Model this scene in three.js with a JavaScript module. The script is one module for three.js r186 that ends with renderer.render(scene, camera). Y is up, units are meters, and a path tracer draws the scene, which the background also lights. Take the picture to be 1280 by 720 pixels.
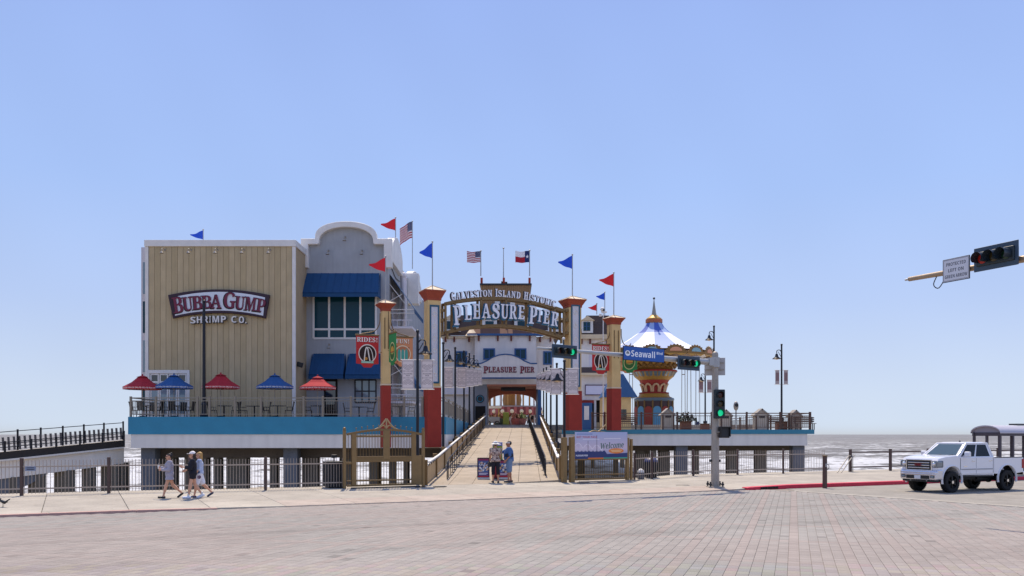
import * as THREE from 'three';
import { mergeGeometries } from 'three/addons/utils/BufferGeometryUtils.js';
import { RoundedBoxGeometry } from 'three/addons/geometries/RoundedBoxGeometry.js';
import { TextGeometry } from 'three/addons/geometries/TextGeometry.js';
import { FontLoader } from 'three/addons/loaders/FontLoader.js';

// ---------------------------------------------------------------- camera, sky, sun, exposure
const F = 1100, H = 2.4, HX = 640, HY = 543;            // focal length and horizon of a 1280 x 720 picture
const scene = new THREE.Scene();
const camera = new THREE.PerspectiveCamera(2 * Math.atan(HY / F) * 180 / Math.PI, 1280 / 1086, 0.3, 60000);
camera.position.set(0, H, 0);
camera.setViewOffset(1280, 1086, 0, 0, 1280, 720);       // lens shifted up, as the upright buildings show
const renderer = new THREE.WebGLRenderer({ antialias: true });
renderer.toneMapping = THREE.LinearToneMapping;
renderer.toneMappingExposure = 1.0;
renderer.shadowMap.enabled = true;
{
  const w = 512, h = 256, data = new Float32Array(w * h * 4);
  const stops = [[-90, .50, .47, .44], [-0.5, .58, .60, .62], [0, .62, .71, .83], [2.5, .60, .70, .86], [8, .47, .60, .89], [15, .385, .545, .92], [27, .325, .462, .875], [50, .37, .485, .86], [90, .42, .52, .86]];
  for (let y = 0; y < h; y++) for (let x = 0; x < w; x++) {
    const e = (y + .5) / h * 180 - 90, az = ((x + .5) / w - .5) * Math.PI * 2;
    let k = 0; while (k < stops.length - 2 && e > stops[k + 1][0]) k++;
    const t = Math.min(1, Math.max(0, (e - stops[k][0]) / (stops[k + 1][0] - stops[k][0])));
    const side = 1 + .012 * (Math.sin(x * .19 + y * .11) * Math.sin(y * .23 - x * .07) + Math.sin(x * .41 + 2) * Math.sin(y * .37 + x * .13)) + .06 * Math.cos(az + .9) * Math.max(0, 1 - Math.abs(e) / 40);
    for (let c = 0; c < 3; c++) data[(y * w + x) * 4 + c] = (stops[k][c + 1] * (1 - t) + stops[k + 1][c + 1] * t) * side;
    data[(y * w + x) * 4 + 3] = 1;
  }
  const sky = new THREE.DataTexture(data, w, h, THREE.RGBAFormat, THREE.FloatType);
  sky.mapping = THREE.EquirectangularReflectionMapping; sky.magFilter = THREE.LinearFilter; sky.needsUpdate = true;
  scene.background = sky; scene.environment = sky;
}
const sun = new THREE.DirectionalLight(0xffefd6, 5);
sun.position.set(-5.5, 95, -101.5); sun.target.position.set(0, 0, -52);
sun.castShadow = true; sun.shadow.mapSize.set(4096, 4096);
Object.assign(sun.shadow.camera, { left: -70, right: 70, top: 80, bottom: -80, near: 1, far: 260 });
scene.add(sun, sun.target);

// ---------------------------------------------------------------- helpers
let seed = 12345;
const rnd = () => { seed = (seed * 1664525 + 1013904223) >>> 0; return seed / 4294967296; };
const lerp = (a, b, t) => a + (b - a) * t, clamp = (x, a, b) => Math.min(b, Math.max(a, x));
const sstep = (a, b, x) => { const t = clamp((x - a) / (b - a), 0, 1); return t * t * (3 - 2 * t); };
const V = (x, y, z) => new THREE.Vector3(x, y, z);
const P = (px, py, d) => V((px - HX) / F * d, H - (py - HY) / F * d, -d);
const PX = (px, d) => (px - HX) / F * d, PY = (py, d) => H - (py - HY) / F * d;
// the road runs along (1, .5) in (X, depth); s is the distance beyond the road's far edge
const sOf = (X, d) => ((d - 33.05) - .5 * X) * .8944, uOf = (X, d) => (X + .5 * (d - 33.05)) * .8944;
const atSU = (s, u) => [u * .8944 - s * .4472, 33.05 + u * .4472 + s * .8944];     // -> X, depth
const kerbH = (u) => .015 + .125 * sstep(10.2, 12.2, u) + .05 * (1 - sstep(-13, -8.5, u));
const ground = (X, d) => { const s = sOf(X, d); return s < 0 ? 0 : kerbH(uOf(X, d)) + clamp(s, 0, 8) * .024; };
const G = (px, py) => { let y = 0, d = 30; for (let i = 0; i < 12; i++) { d = (H - y) * F / (py - HY); y = ground(PX(px, d), d); } return V(PX(px, d), y, -d); };
const names = {};
const numbered = (n) => { const k = names[n] = (names[n] ?? -1) + 1; return k ? n + '_' + String(k).padStart(3, '0') : n; };
function tag(o, label, category, group, kind) {
  if (label) o.userData.label = label;
  if (category) o.userData.category = category;
  if (group) o.userData.group = group;
  if (kind) o.userData.kind = kind;
  return o;
}
// A thing: a Group at its base. world = true: its parts are given in world coordinates.
function thing(name, label, category, pos = [0, 0, 0], { turn = 0, group, world = false, kind } = {}) {
  const o = new THREE.Group(); o.name = numbered(name);
  if (pos.isVector3) o.position.copy(pos); else o.position.set(...pos);
  o.rotation.y = turn; o._off = world ? o.position.clone() : V(0, 0, 0);
  scene.add(o); return tag(o, label, category, group, kind);
}
function boxUV(g) {
  const p = g.attributes.position, n = p.count, uv = new Float32Array(n * 2), a = V(), b = V(), c = V();
  for (let i = 0; i < n; i += 3) {
    a.fromBufferAttribute(p, i); b.fromBufferAttribute(p, i + 1); c.fromBufferAttribute(p, i + 2);
    const e1 = b.clone().sub(a), e2 = c.clone().sub(a), m = e1.cross(e2), ax = Math.abs(m.x), ay = Math.abs(m.y), az = Math.abs(m.z);
    [a, b, c].forEach((q, k) => {
      uv[(i + k) * 2] = ay >= ax && ay >= az ? q.x : az >= ax ? q.x : q.z;
      uv[(i + k) * 2 + 1] = ay >= ax && ay >= az ? q.z : q.y;
    });
  }
  g.setAttribute('uv', new THREE.BufferAttribute(uv, 2));
}
function merged(list, keepUV) {
  list = [list].flat(3).map((g) => {
    const q = g.index ? g.toNonIndexed() : g.clone();
    for (const k of Object.keys(q.attributes)) if (!['position', 'normal', 'uv'].includes(k)) q.deleteAttribute(k);
    if (!q.attributes.normal) q.computeVertexNormals();
    if (!q.attributes.uv) q.setAttribute('uv', new THREE.BufferAttribute(new Float32Array(q.attributes.position.count * 2), 2));
    q.morphAttributes = {}; q.clearGroups();
    return q;
  });
  const g = list.length > 1 ? mergeGeometries(list) : list[0];
  g.clearGroups();
  if (!keepUV) boxUV(g);
  return g;
}
function mesh(name, geo, mat) { const m = new THREE.Mesh(geo, mat); m.name = name; m.castShadow = m.receiveShadow = true; return m; }
function part(parent, name, geos, mat, { label, kind, uv } = {}) {
  const g = merged(geos, uv), off = parent._off || V(0, 0, 0);
  g.translate(-off.x, -off.y, -off.z);
  const m = mesh(name, g, mat); m._off = off;
  if (label) m.userData.label = label;
  if (kind) m.userData.kind = kind;
  parent.add(m); return m;
}
function solo(name, label, category, geos, mat, { group, kind, uv } = {}) {       // a thing that is one mesh, in world coordinates
  const g = merged(geos, uv); g.computeBoundingBox();
  const b = g.boundingBox, c = V((b.min.x + b.max.x) / 2, b.min.y, (b.min.z + b.max.z) / 2);
  g.translate(-c.x, -c.y, -c.z);
  const m = mesh(numbered(name), g, mat); m.position.copy(c); scene.add(m);
  return tag(m, label, category, group, kind);
}
function copyOf(src, pos, turn, label) {
  const c = src.clone(); c.name = numbered(src.name.replace(/_\d+$/, '')); scene.add(c);
  if (pos.isVector3) c.position.copy(pos); else c.position.set(...pos);
  if (turn !== undefined) c.rotation.y = turn;
  c.userData = { ...src.userData }; if (label) c.userData.label = label;
  return c;
}
// primitives
const bx = (x0, x1, y0, y1, z0, z1) => new THREE.BoxGeometry(Math.abs(x1 - x0), Math.abs(y1 - y0), Math.abs(z1 - z0)).translate((x0 + x1) / 2, (y0 + y1) / 2, (z0 + z1) / 2);
const rbx = (x0, x1, y0, y1, z0, z1, r = .03, s = 2) => new RoundedBoxGeometry(Math.abs(x1 - x0), Math.abs(y1 - y0), Math.abs(z1 - z0), s, Math.min(r, Math.abs(x1 - x0) * .49, Math.abs(y1 - y0) * .49, Math.abs(z1 - z0) * .49)).translate((x0 + x1) / 2, (y0 + y1) / 2, (z0 + z1) / 2);
const tupled = (v) => v.isVector3 ? v : V(...v);
function orient(g, a, b) { a = tupled(a); b = tupled(b); const q = new THREE.Quaternion().setFromUnitVectors(V(0, 1, 0), b.clone().sub(a).normalize()); return g.applyQuaternion(q).translate((a.x + b.x) / 2, (a.y + b.y) / 2, (a.z + b.z) / 2); }
const rod = (a, b, r, r1 = r, n = 8) => { a = tupled(a); b = tupled(b); return orient(new THREE.CylinderGeometry(r1, r, a.distanceTo(b), n), a, b); };
// a rectangular bar from a to b, w wide sideways and h high
function bar(a, b, w, h) {
  a = tupled(a); b = tupled(b); const d = b.clone().sub(a), L = d.length(); d.normalize();
  const side = Math.abs(d.y) > .999 ? V(1, 0, 0) : V(-d.z, 0, d.x).normalize(), up = side.clone().cross(d);
  const g = new THREE.BoxGeometry(L, h, w), m = new THREE.Matrix4().makeBasis(d, up, side); m.setPosition((a.x + b.x) / 2, (a.y + b.y) / 2, (a.z + b.z) / 2);
  return g.applyMatrix4(m);
}
const ball = (x, y, z, r, n = 12) => new THREE.SphereGeometry(r, n, Math.max(6, n * .7 | 0)).translate(x, y, z);
const lathe = (pts, n = 24, x = 0, y = 0, z = 0) => new THREE.LatheGeometry(pts.map((p) => new THREE.Vector2(p[0], p[1])), n).translate(x, y, z);
const pipe = (pts, r, n = 24, k = 8) => new THREE.TubeGeometry(new THREE.CatmullRomCurve3(pts.map(tupled)), n, r, k, false);
const shape = (pts) => new THREE.Shape(pts.map((p) => new THREE.Vector2(p[0], p[1])));
const ext = (s, depth, bevel = 0, seg = 1, curve = 12) => new THREE.ExtrudeGeometry(Array.isArray(s) ? shape(s) : s, { depth, bevelEnabled: bevel > 0, bevelSize: bevel, bevelThickness: bevel, bevelSegments: seg, curveSegments: curve });
function quad(a, b, c, d) { const g = new THREE.BufferGeometry(); g.setAttribute('position', new THREE.BufferAttribute(new Float32Array([a, b, c, a, c, d].flatMap((v) => { v = tupled(v); return [v.x, v.y, v.z]; })), 3)); g.setAttribute('uv', new THREE.BufferAttribute(new Float32Array([0, 0, 1, 0, 1, 1, 0, 0, 1, 1, 0, 1]), 2)); g.computeVertexNormals(); return g; }
// a slab from four corners (counter-clockwise seen from above), t thick downwards
function slab(c, t, bevel = 0) {
  c = c.map(tupled); const m = c.reduce((q, v) => q.add(v), V()).multiplyScalar(1 / c.length), low = c.map((v) => v.clone().setY(v.y - t)), n = c.length, out = [];
  const top = bevel ? c.map((v) => { const k = m.clone().sub(v).setY(0).normalize().multiplyScalar(bevel * 1.4); return v.clone().add(k); }) : c, mid = bevel ? c.map((v) => v.clone().setY(v.y - bevel)) : c;
  for (let i = 1; i < n - 1; i++) { const g = new THREE.BufferGeometry().setFromPoints([top[0], top[i], top[i + 1]]); g.computeVertexNormals(); out.push(g); }
  for (let i = 0; i < n; i++) { const j = (i + 1) % n; if (bevel) out.push(quad(top[j], top[i], mid[i], mid[j])); out.push(quad(mid[j], mid[i], low[i], low[j])); }
  return out;
}
const panel = (w, h, x, y, z) => { const g = new THREE.PlaneGeometry(w, h); return g.translate(x, y, z); };

// ---------------------------------------------------------------- textures and materials
function hash2(x, y, s) { let n = Math.imul(x, 374761393) ^ Math.imul(y, 668265263) ^ Math.imul(s, 1274126177); n = Math.imul(n ^ (n >>> 13), 1274126177); return ((n ^ (n >>> 16)) >>> 0) / 4294967296; }
function vnoise(x, y, per, s) { const xi = Math.floor(x), yi = Math.floor(y), fx = x - xi, fy = y - yi, w = (a) => ((a % per) + per) % per, u = fx * fx * (3 - 2 * fx), v = fy * fy * (3 - 2 * fy); return lerp(lerp(hash2(w(xi), w(yi), s), hash2(w(xi + 1), w(yi), s), u), lerp(hash2(w(xi), w(yi + 1), s), hash2(w(xi + 1), w(yi + 1), s), u), v); }
function fbm(x, y, per, s, o = 4) { let a = 0, k = .5, t = 0; for (let i = 0; i < o; i++) { a += k * vnoise(x, y, per, s + i); t += k; x *= 2; y *= 2; per *= 2; k *= .5; } return a / t; }
function dataTex(n, f, srgb = true) {
  const d = new Uint8Array(n * n * 4);
  for (let y = 0; y < n; y++) for (let x = 0; x < n; x++) { const c = f(x / n, y / n), o = (y * n + x) * 4; for (let k = 0; k < 3; k++) d[o + k] = clamp((Array.isArray(c) ? c[k] : c) * 255, 0, 255); d[o + 3] = 255; }
  const t = new THREE.DataTexture(d, n, n); t.wrapS = t.wrapT = THREE.RepeatWrapping; t.magFilter = THREE.LinearFilter; t.minFilter = THREE.LinearMipmapLinearFilter; t.generateMipmaps = true;
  if (srgb) t.colorSpace = THREE.SRGBColorSpace; t.needsUpdate = true; return t;
}
const rep = (t, m) => { const c = t.clone(); c.repeat.set(1 / m, 1 / m); c.needsUpdate = true; return c; };
const tMottle = dataTex(256, (x, y) => .87 + .16 * (.62 * fbm(x * 5, y * 5, 5, 3, 5) + .38 * hash2(x * 256 | 0, y * 256 | 0, 9)));
const tStain = dataTex(512, (x, y) => {                                            // concrete: patches, spots, hairline cracks
  const a = fbm(x * 4, y * 4, 4, 21, 5), b = fbm(x * 24, y * 24, 24, 31, 3), c = Math.abs(fbm(x * 6, y * 6, 6, 41, 4) - .5);
  let v = .85 + .16 * a + .07 * b; if (c < .006) v -= .10; if (b > .74) v -= .09; v -= .05 * hash2(x * 512 | 0, y * 512 | 0, 5); return [v, v * .99, v * .975];
});
const tStreak = dataTex(256, (x, y) => .89 + .13 * (.5 * fbm(x * 20, y * 2, 20, 61, 3) + .5 * fbm(x * 5, y * 5, 5, 67, 4)));
const bGrain = dataTex(256, (x, y) => .5 * fbm(x * 32, y * 32, 32, 71, 3) + .5 * hash2(x * 256 | 0, y * 256 | 0, 7), false);
const M = {};
function std(color, rough = .7, o = {}) {
  const { mottle, stain, streak, bump, metal = 0, ...rest } = o;
  const m = new THREE.MeshStandardMaterial({ color, roughness: rough, metalness: metal, side: THREE.DoubleSide, ...rest });
  if (mottle) m.map = rep(tMottle, mottle); if (stain) m.map = rep(tStain, stain); if (streak) m.map = rep(tStreak, streak);
  if (bump) { m.bumpMap = rep(bGrain, bump[0]); m.bumpScale = bump[1]; }
  return m;
}
const glassy = (color, o = {}) => new THREE.MeshPhysicalMaterial({ color, roughness: .06, metalness: 0, clearcoat: 1, clearcoatRoughness: .03, ior: 1.6, ...o });
function canvasTex(w, h, draw) { const c = document.createElement('canvas'); c.width = w; c.height = h; const g = c.getContext('2d'); draw(g, w, h); const t = new THREE.CanvasTexture(c); t.colorSpace = THREE.SRGBColorSpace; t.magFilter = THREE.LinearFilter; t.anisotropy = 8; return t; }
const printed = (w, h, draw, rough = .75) => new THREE.MeshStandardMaterial({ map: canvasTex(w, h, draw), roughness: rough, side: THREE.DoubleSide });
Object.assign(M, {
  tan: std(0xbeac88, .8, { streak: 3 }), tan2: std(0xbaa883, .8, { streak: 3.7 }), tan3: std(0xc2b08c, .8, { streak: 2.6 }), tanSide: std(0xb7a282, .8, { streak: 3 }),
  trim: std(0xebe9e6, .6, { mottle: 2 }), white: std(0xefe9e4, .7, { streak: 4 }), lilac: std(0xdcdae2, .7, { streak: 3 }),
  grey: std(0xa9adb2, .85, { streak: 2.5, bump: [1.2, .004] }), greyDark: std(0x9498a0, .85, { streak: 2.5 }),
  blueCloth: std(0x154a78, .85, { mottle: 1.5, bump: [.4, .002] }), blueTrim: std(0x2d5f96, .55, { mottle: 2 }),
  fascia: std(0x3390b4, .6, { mottle: 3, bump: [1, .002] }), fasciaThin: std(0x3f90ab, .6, { mottle: 2 }),
  beam: std(0xf2efe9, .85, { streak: 5 }), pile: std(0x6d7684, .9, { stain: 2 }), pileDark: std(0x787670, .95, { stain: 2.5 }), under: std(0x6f6a66, .95, { stain: 4 }),
  dark: std(0x22252c, .5), black: std(0x17181c, .45), blackMetal: std(0x1b1e28, .42, { metal: .3 }), hole: std(0x1b1714, .9),
  bronze: std(0x83683f, .5, { mottle: .6, metal: .2 }), bronze2: std(0x8f7348, .5, { mottle: .7, metal: .2 }), railTan: std(0xc9ab7e, .75, { mottle: 1 }),
  yellow: std(0xe7c488, .8, { mottle: 2, bump: [.8, .003] }), brickRed: std(0xa8382a, .8, { mottle: 1.6, bump: [.8, .004] }), capRed: std(0xa54a34, .75, { mottle: 1 }), capTop: std(0xe9d3b4, .75, { mottle: 1 }),
  steel: std(0xb4b4b4, .45, { metal: .5, mottle: 1 }), galv: std(0xb0aaa2, .55, { metal: .35, stain: 1.5 }), chrome: std(0xe8e8ea, .14, { metal: 1 }),
  glass: glassy(0x17404e, { specularIntensity: .35, clearcoat: 0 }), glassDark: glassy(0x0a1014), glassPale: glassy(0x6e8593, { roughness: .1 }),
  red: std(0xe01f2b, .75), blue: std(0x1f55d8, .75), umbRed: std(0xb01c2c, .85, { mottle: .5 }), umbBlue: std(0x1d5590, .85, { mottle: .5 }),
  concrete: std(0xb4aea4, .9, { stain: 3.4, bump: [.7, .004] }), concrete2: std(0xaea89f, .9, { stain: 2.9, bump: [.7, .004] }), concrete3: std(0xb9b3a9, .9, { stain: 3.9, bump: [.7, .004] }),
  rampA: std(0xb2a697, .9, { stain: 2.4, bump: [.5, .004] }), rampB: std(0xada192, .9, { stain: 3.1, bump: [.5, .004] }),
  asphalt: std(0x9a9690, .92, { stain: 3, bump: [.4, .005] }), stopBand: std(0xb0aba2, .9, { stain: 2, bump: [.4, .004] }), redPaint: std(0xd82e4e, .65, { stain: 1.2 }),
  roofDark: std(0x584a46, .9, { mottle: .8 }), roofBrown: std(0x735245, .9, { mottle: .8 }), brownSide: std(0x9c7a56, .85, { streak: 2 }), cream: std(0xe3cfae, .75, { mottle: 2 }),
  sand: std(0xb5a58c, 1, { stain: 7, bump: [1, .02] }),
});
const serifBold = await new FontLoader().loadAsync('fonts/droid/droid_serif_bold.typeface.json');
const sansBold = await new FontLoader().loadAsync('fonts/droid/droid_sans_bold.typeface.json');
// one letter fitted to a box w x h, standing at its lower centre
function letterGeo(ch, w, h, depth, font = serifBold, bevel = .01) {
  const g = new TextGeometry(ch, { font, size: 1, depth: 1, curveSegments: 4, bevelEnabled: false }); g.computeBoundingBox();
  const b = g.boundingBox; g.translate(-(b.min.x + b.max.x) / 2, -b.min.y, 0); g.scale(w / (b.max.x - b.min.x), h / (b.max.y - b.min.y), depth); return g;
}
function wordGeo(text, w, h, depth, font = serifBold) { const g = new TextGeometry(text, { font, size: 1, depth: 1, curveSegments: 3, bevelEnabled: false }); g.computeBoundingBox(); const b = g.boundingBox; g.translate(-(b.min.x + b.max.x) / 2, -b.min.y, 0); g.scale(w / (b.max.x - b.min.x), h / (b.max.y - b.min.y), depth); return g; }
// ---------------------------------------------------------------- the setting: sea, beach, seawall, pavement, road
{
  const rows = 470, cols = 620, d0 = 95, d1 = 42000, pos = new Float32Array((rows + 1) * (cols + 1) * 3), col = new Float32Array(pos.length), uv = new Float32Array((rows + 1) * (cols + 1) * 2), idx = [];
  for (let r = 0; r <= rows; r++) {
    const t = r / rows, d = t < .85 ? d0 * Math.pow(1300 / d0, t / .85) : 1300 * Math.pow(d1 / 1300, (t - .85) / .15), w = d * .66 + 25;
    for (let c = 0; c <= cols; c++) {
      const X = (c / cols - .5) * 2 * w, s = sOf(X, d), u = uOf(X, d), i = r * (cols + 1) + c, bend = s + 9 * fbm(u / 45 + 11, s / 60 + 5, 4096, 19, 2);
      const near = 1 - sstep(190, 340, d), roll = fbm(u / 38 + 40, bend / 11 + 40, 4096, 5, 3), fine = fbm(u / 3.2 + 90, s / 2.1 + 90, 8192, 8, 4), lace = 1 - Math.abs(2 * fbm(u / 5 + 20, s / 3.4 + 20, 8192, 28, 4) - 1);
      const cap = sstep(.585, .66, fbm(u / 16 + 7, s / 7 + 7, 8192, 15, 4)) * (1 - sstep(380, 1250, d)) * sstep(.38, .55, fine);
      const crest = sstep(.51, .65, roll + .08 * near) * sstep(.44, .55, fine + .05 * near + .10 * roll), wash = (1 - sstep(170, 230, d)) * sstep(.74, .90, lace + .10 * (1 - sstep(120, 200, d)));
      const foam = clamp(Math.max(crest * sstep(.1, .5, near + .25 * roll), cap * .85, wash), 0, 1);
      pos.set([X, -4.2 + (roll - .5) * 1.7 * near + (fine - .5) * .7 * (1 - sstep(300, 1100, d)), -d], i * 3);
      const k = .8 + .4 * fbm(u / 120 + 3, s / 50 + 3, 4096, 77, 4), b = [.165 * k, .152 * k, .135 * k];
      col.set(b.map((q) => lerp(q, .78, foam)), i * 3); uv.set([u, s], i * 2);
    }
  }
  for (let r = 0; r < rows; r++) for (let c = 0; c < cols; c++) { const a = r * (cols + 1) + c, b = a + cols + 1; idx.push(a, a + 1, b, a + 1, b + 1, b); }
  const g = new THREE.BufferGeometry(); g.setAttribute('position', new THREE.BufferAttribute(pos, 3)); g.setAttribute('color', new THREE.BufferAttribute(col, 3)); g.setAttribute('uv', new THREE.BufferAttribute(uv, 2)); g.setIndex(idx); g.computeVertexNormals();
  const m = new THREE.MeshPhysicalMaterial({ color: 0xffffff, vertexColors: true, roughness: .45, specularIntensity: .6, bumpMap: rep(bGrain, 9), bumpScale: .35, side: THREE.DoubleSide });
  const sea = mesh(numbered('sea'), g, m); scene.add(tag(sea, 'grey brown sea with broken white surf', null, null, 'structure'));
}
const S3 = (s, u, y) => { const [X, d] = atSU(s, u); return V(X, y, -d); };
const onG = (s, u, dy = 0) => { const [X, d] = atSU(s, u); return V(X, ground(X, d) + dy, -d); };
scene.add(tag(mesh(numbered('beach'), merged([quad(S3(7.3, -400, -3.4), S3(7.3, 400, -3.4), S3(95, 400, -4.7), S3(95, -400, -4.7))]), M.sand), null, null, null, 'structure'));
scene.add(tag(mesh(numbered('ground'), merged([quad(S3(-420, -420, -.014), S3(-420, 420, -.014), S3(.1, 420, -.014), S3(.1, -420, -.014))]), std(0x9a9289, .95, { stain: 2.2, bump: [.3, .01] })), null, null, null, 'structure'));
{ // seawall under the pavement
  const w = [];
  for (const [a, b] of [[S3(7.3, -400, -.06), S3(7.3, 400, -.06)]]) w.push(quad(b, a, a.clone().setY(-6), b.clone().setY(-6)), quad(S3(.1, -400, -.06), S3(.1, 400, -.06), b, a));
  scene.add(tag(mesh(numbered('seawall'), merged(w), M.under), null, null, null, 'structure'));
}
{ // pavement of concrete slabs, each a piece
  const walk = thing('sidewalk', null, null, [0, 0, 0], { kind: 'structure' }), pink = [std(0xb3a69d, .9, { stain: 1.7, bump: [.3, .004] }), std(0xb7aba2, .9, { stain: 2.1, bump: [.3, .004] })];
  const us = [-140, -60]; for (let u = -30; u <= 42; u += 2.4) us.push(u); us.push(90, 160);
  const ss = [.02, 2.0, 4.3, 6.2, 7.35], mats = [M.concrete, M.concrete2, M.concrete3];
  for (let i = 0; i < us.length - 1; i++) for (let j = 0; j < ss.length - 1; j++) {
    const e = .008, c = [[ss[j] + e, us[i] + e], [ss[j] + e, us[i + 1] - e], [ss[j + 1] - e, us[i + 1] - e], [ss[j + 1] - e, us[i] + e]].map(([s, u]) => onG(s, u));
    const pad = j === 0 && us[i] > -9 && us[i] < 8.5;
    part(walk, 'slab', slab(c, .22, .008), pad ? pink[(i + j) & 1] : mats[(i * 5 + j * 7 + (i * j) % 3) % 3]);
  }
  // painted kerb stones, raised a little above the slabs
  const kerb = thing('kerb', null, null, [0, 0, 0], { kind: 'structure' }), faded = std(0xc4a098, .8, { stain: 1 });
  for (let u = 11.3; u < 60; u += 2.4) part(kerb, 'kerb_stone', slab([onG(-.16, u + .004).setY(.02 + kerbH(u)), onG(-.16, u + 2.396).setY(.02 + kerbH(u + 2.4)), onG(.22, u + 2.396, .02), onG(.22, u + .004, .02)], .3, .02), M.redPaint);
  for (let u = -13; u > -60; u -= 2.4) part(kerb, 'kerb_stone', slab([onG(-.12, u + .004).setY(kerbH(u)), onG(-.12, u + 2.396).setY(kerbH(u + 2.4)), onG(.05, u + 2.396, .008), onG(.05, u + .004, .008)], .3, .02), faded);
}
// concrete traffic lane on the right and its pale edge band
const laneA = G(985, 613.6), laneB = G(1280, 634), laneDir = laneB.clone().sub(laneA).setY(0).normalize();
const laneSide = (X, d) => { const x = X - laneA.x, z = -d - laneA.z; return laneDir.x * z - laneDir.z * x; };   // negative = on the lane's side
{
  const far = laneA.clone().addScaledVector(laneDir, 40), lane = thing('traffic_lane', null, null, [0, 0, 0], { kind: 'structure' });
  const n = V(-laneDir.z, 0, laneDir.x); if (laneSide(laneA.x + n.x, -(laneA.z + n.z)) > 0) n.negate();
  const a2 = laneA.clone().addScaledVector(n, .45), f2 = far.clone().addScaledVector(n, .45);
  part(lane, 'surface', slab([f2.clone().setY(-.002), S3(-40, 160, -.002), S3(-.17, 160, -.002), S3(-.17, uOf(laneA.x, -laneA.z) + 1, -.002), a2.clone().setY(-.002)], .1), M.asphalt);
  for (let k = 0; k < 12; k++) { const p = (t, w) => laneA.clone().addScaledVector(laneDir, t).addScaledVector(n, w).setY(.002); part(lane, 'edge_slab', slab([p(k * 3.2 + .006, .01), p(k * 3.2 + 3.194, .01), p(k * 3.2 + 3.194, .44), p(k * 3.2 + .006, .44)], .12, .006), M.stopBand); }
}
{ // brick paved crossing: the 300 nearest bricks are pieces, the rest one mass
  const road = thing('brick_road', null, null, [0, 0, 0], { kind: 'structure' });
  const vx = .305, vd = .9524, L = .315, W = .21, list = [];
  for (let i = -190; i < 190; i++) for (let j = 20; j < 145; j++) {
    const a = i * W, b = j * L + (i & 1) * 0, X = vd * a + vx * b, d = vd * b - vx * a;
    if (d < 13.2 || d > 48 || sOf(X, d) > -.22 || laneSide(X, d) < .14) continue;
    const px = HX + F * X / d, py = HY + F * H / d; if (px < -90 || px > 1370 || py > 760) continue;
    list.push([d, X, i, j, px, py]);
  }
  const seen = (q) => q[4] > 4 && q[4] < 1276 && q[5] < 718;
  list.sort((p, q) => seen(q) - seen(p) || p[0] - q[0]);
  const w = W / 2 - .0028, l = L / 2 - .0024, t = .0035, prism = new THREE.BufferGeometry(), pts = (y, k) => [V(-w + k, y, l - k), V(w - k, y, l - k), V(w - k, y, -l + k), V(-w + k, y, -l + k)];
  const T = pts(0, t), B = pts(-t, 0), Lw = pts(-.03, 0), gs = [quad(...T)];
  for (let k = 0; k < 4; k++) { const n = (k + 1) & 3; gs.push(quad(T[n], T[k], B[k], B[n]), quad(B[n], B[k], Lw[k], Lw[n])); }
  const geo = merged(gs);
  const tone = (X, d, i, j) => {
    const u = uOf(X, d), s = sOf(X, d), big = fbm(X / 9 + 50, d / 9 + 50, 512, 91, 3), lane = fbm(s / 2.2 + 30, u / 30 + 30, 512, 95, 3), own = hash2(i + 500, j, 33);
    const band = ((i % 5) + 5) % 5 === 0 || j % 11 === 0, rosy = sstep(.42, .6, big + (X < 0 ? .10 : -.03) - (d - 15) * .002), spot = sstep(.66, .74, fbm(X / 1.1 + 60, d / 1.1 + 60, 512, 51, 3)), tyre = Math.exp(-(((s + 7.6) / .28) ** 2)) + .8 * Math.exp(-(((s + 11.9) / .3) ** 2)), k = (.80 + .20 * lane + .15 * own) * (.92 + .16 * fbm(X / 3 + 9, d / 3 + 9, 512, 12, 2)) * (1 - .06 * spot) * (1 - .16 * tyre * fbm(u / 3 + 9, s + 9, 512, 61, 2) * 1.6) * (hash2(i, j + 77, 4) < .006 ? .72 : 1);
    const p = band ? .85 : rosy * .6, g = [.335, .321, .308], r = [.372, .318, .300]; return g.map((q, c) => lerp(q, r[c], p) * k);
  };
  const near = list.slice(0, 300), farther = list.slice(300), variants = {};
  const basis = new THREE.Matrix4().makeRotationY(-Math.atan2(vx, vd));
  for (const [d, X, i, j] of near) {
    const c = tone(X, d, i, j), key = c.map((q) => Math.round(q * 28)).join();
    const mat = variants[key] ??= new THREE.MeshStandardMaterial({ color: new THREE.Color().setRGB(...key.split(',').map((q) => q / 28)), roughness: .88, bumpMap: rep(bGrain, .25), bumpScale: .003, map: rep(tStain, .9) });
    const m = mesh('brick', geo, mat); m.position.set(X, 0, -d); m.rotation.y = -Math.atan2(vx, vd); road.add(m);
  }
  const inst = new THREE.InstancedMesh(geo, new THREE.MeshStandardMaterial({ color: 0xffffff, roughness: .88, bumpMap: rep(bGrain, .25), bumpScale: .003, map: rep(tStain, .9) }), farther.length), mt = new THREE.Matrix4(), cc = new THREE.Color();
  farther.forEach(([d, X, i, j], k) => { mt.copy(basis).setPosition(X, (hash2(i, j + 900, 3) - .5) * .004, -d); inst.setMatrixAt(k, mt); inst.setColorAt(k, cc.setRGB(...tone(X, d, i, j))); });
  inst.name = 'brick_field'; inst.userData.kind = 'stuff'; inst.receiveShadow = true; road.add(inst);
  console.log('bricks', list.length);
}
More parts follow.
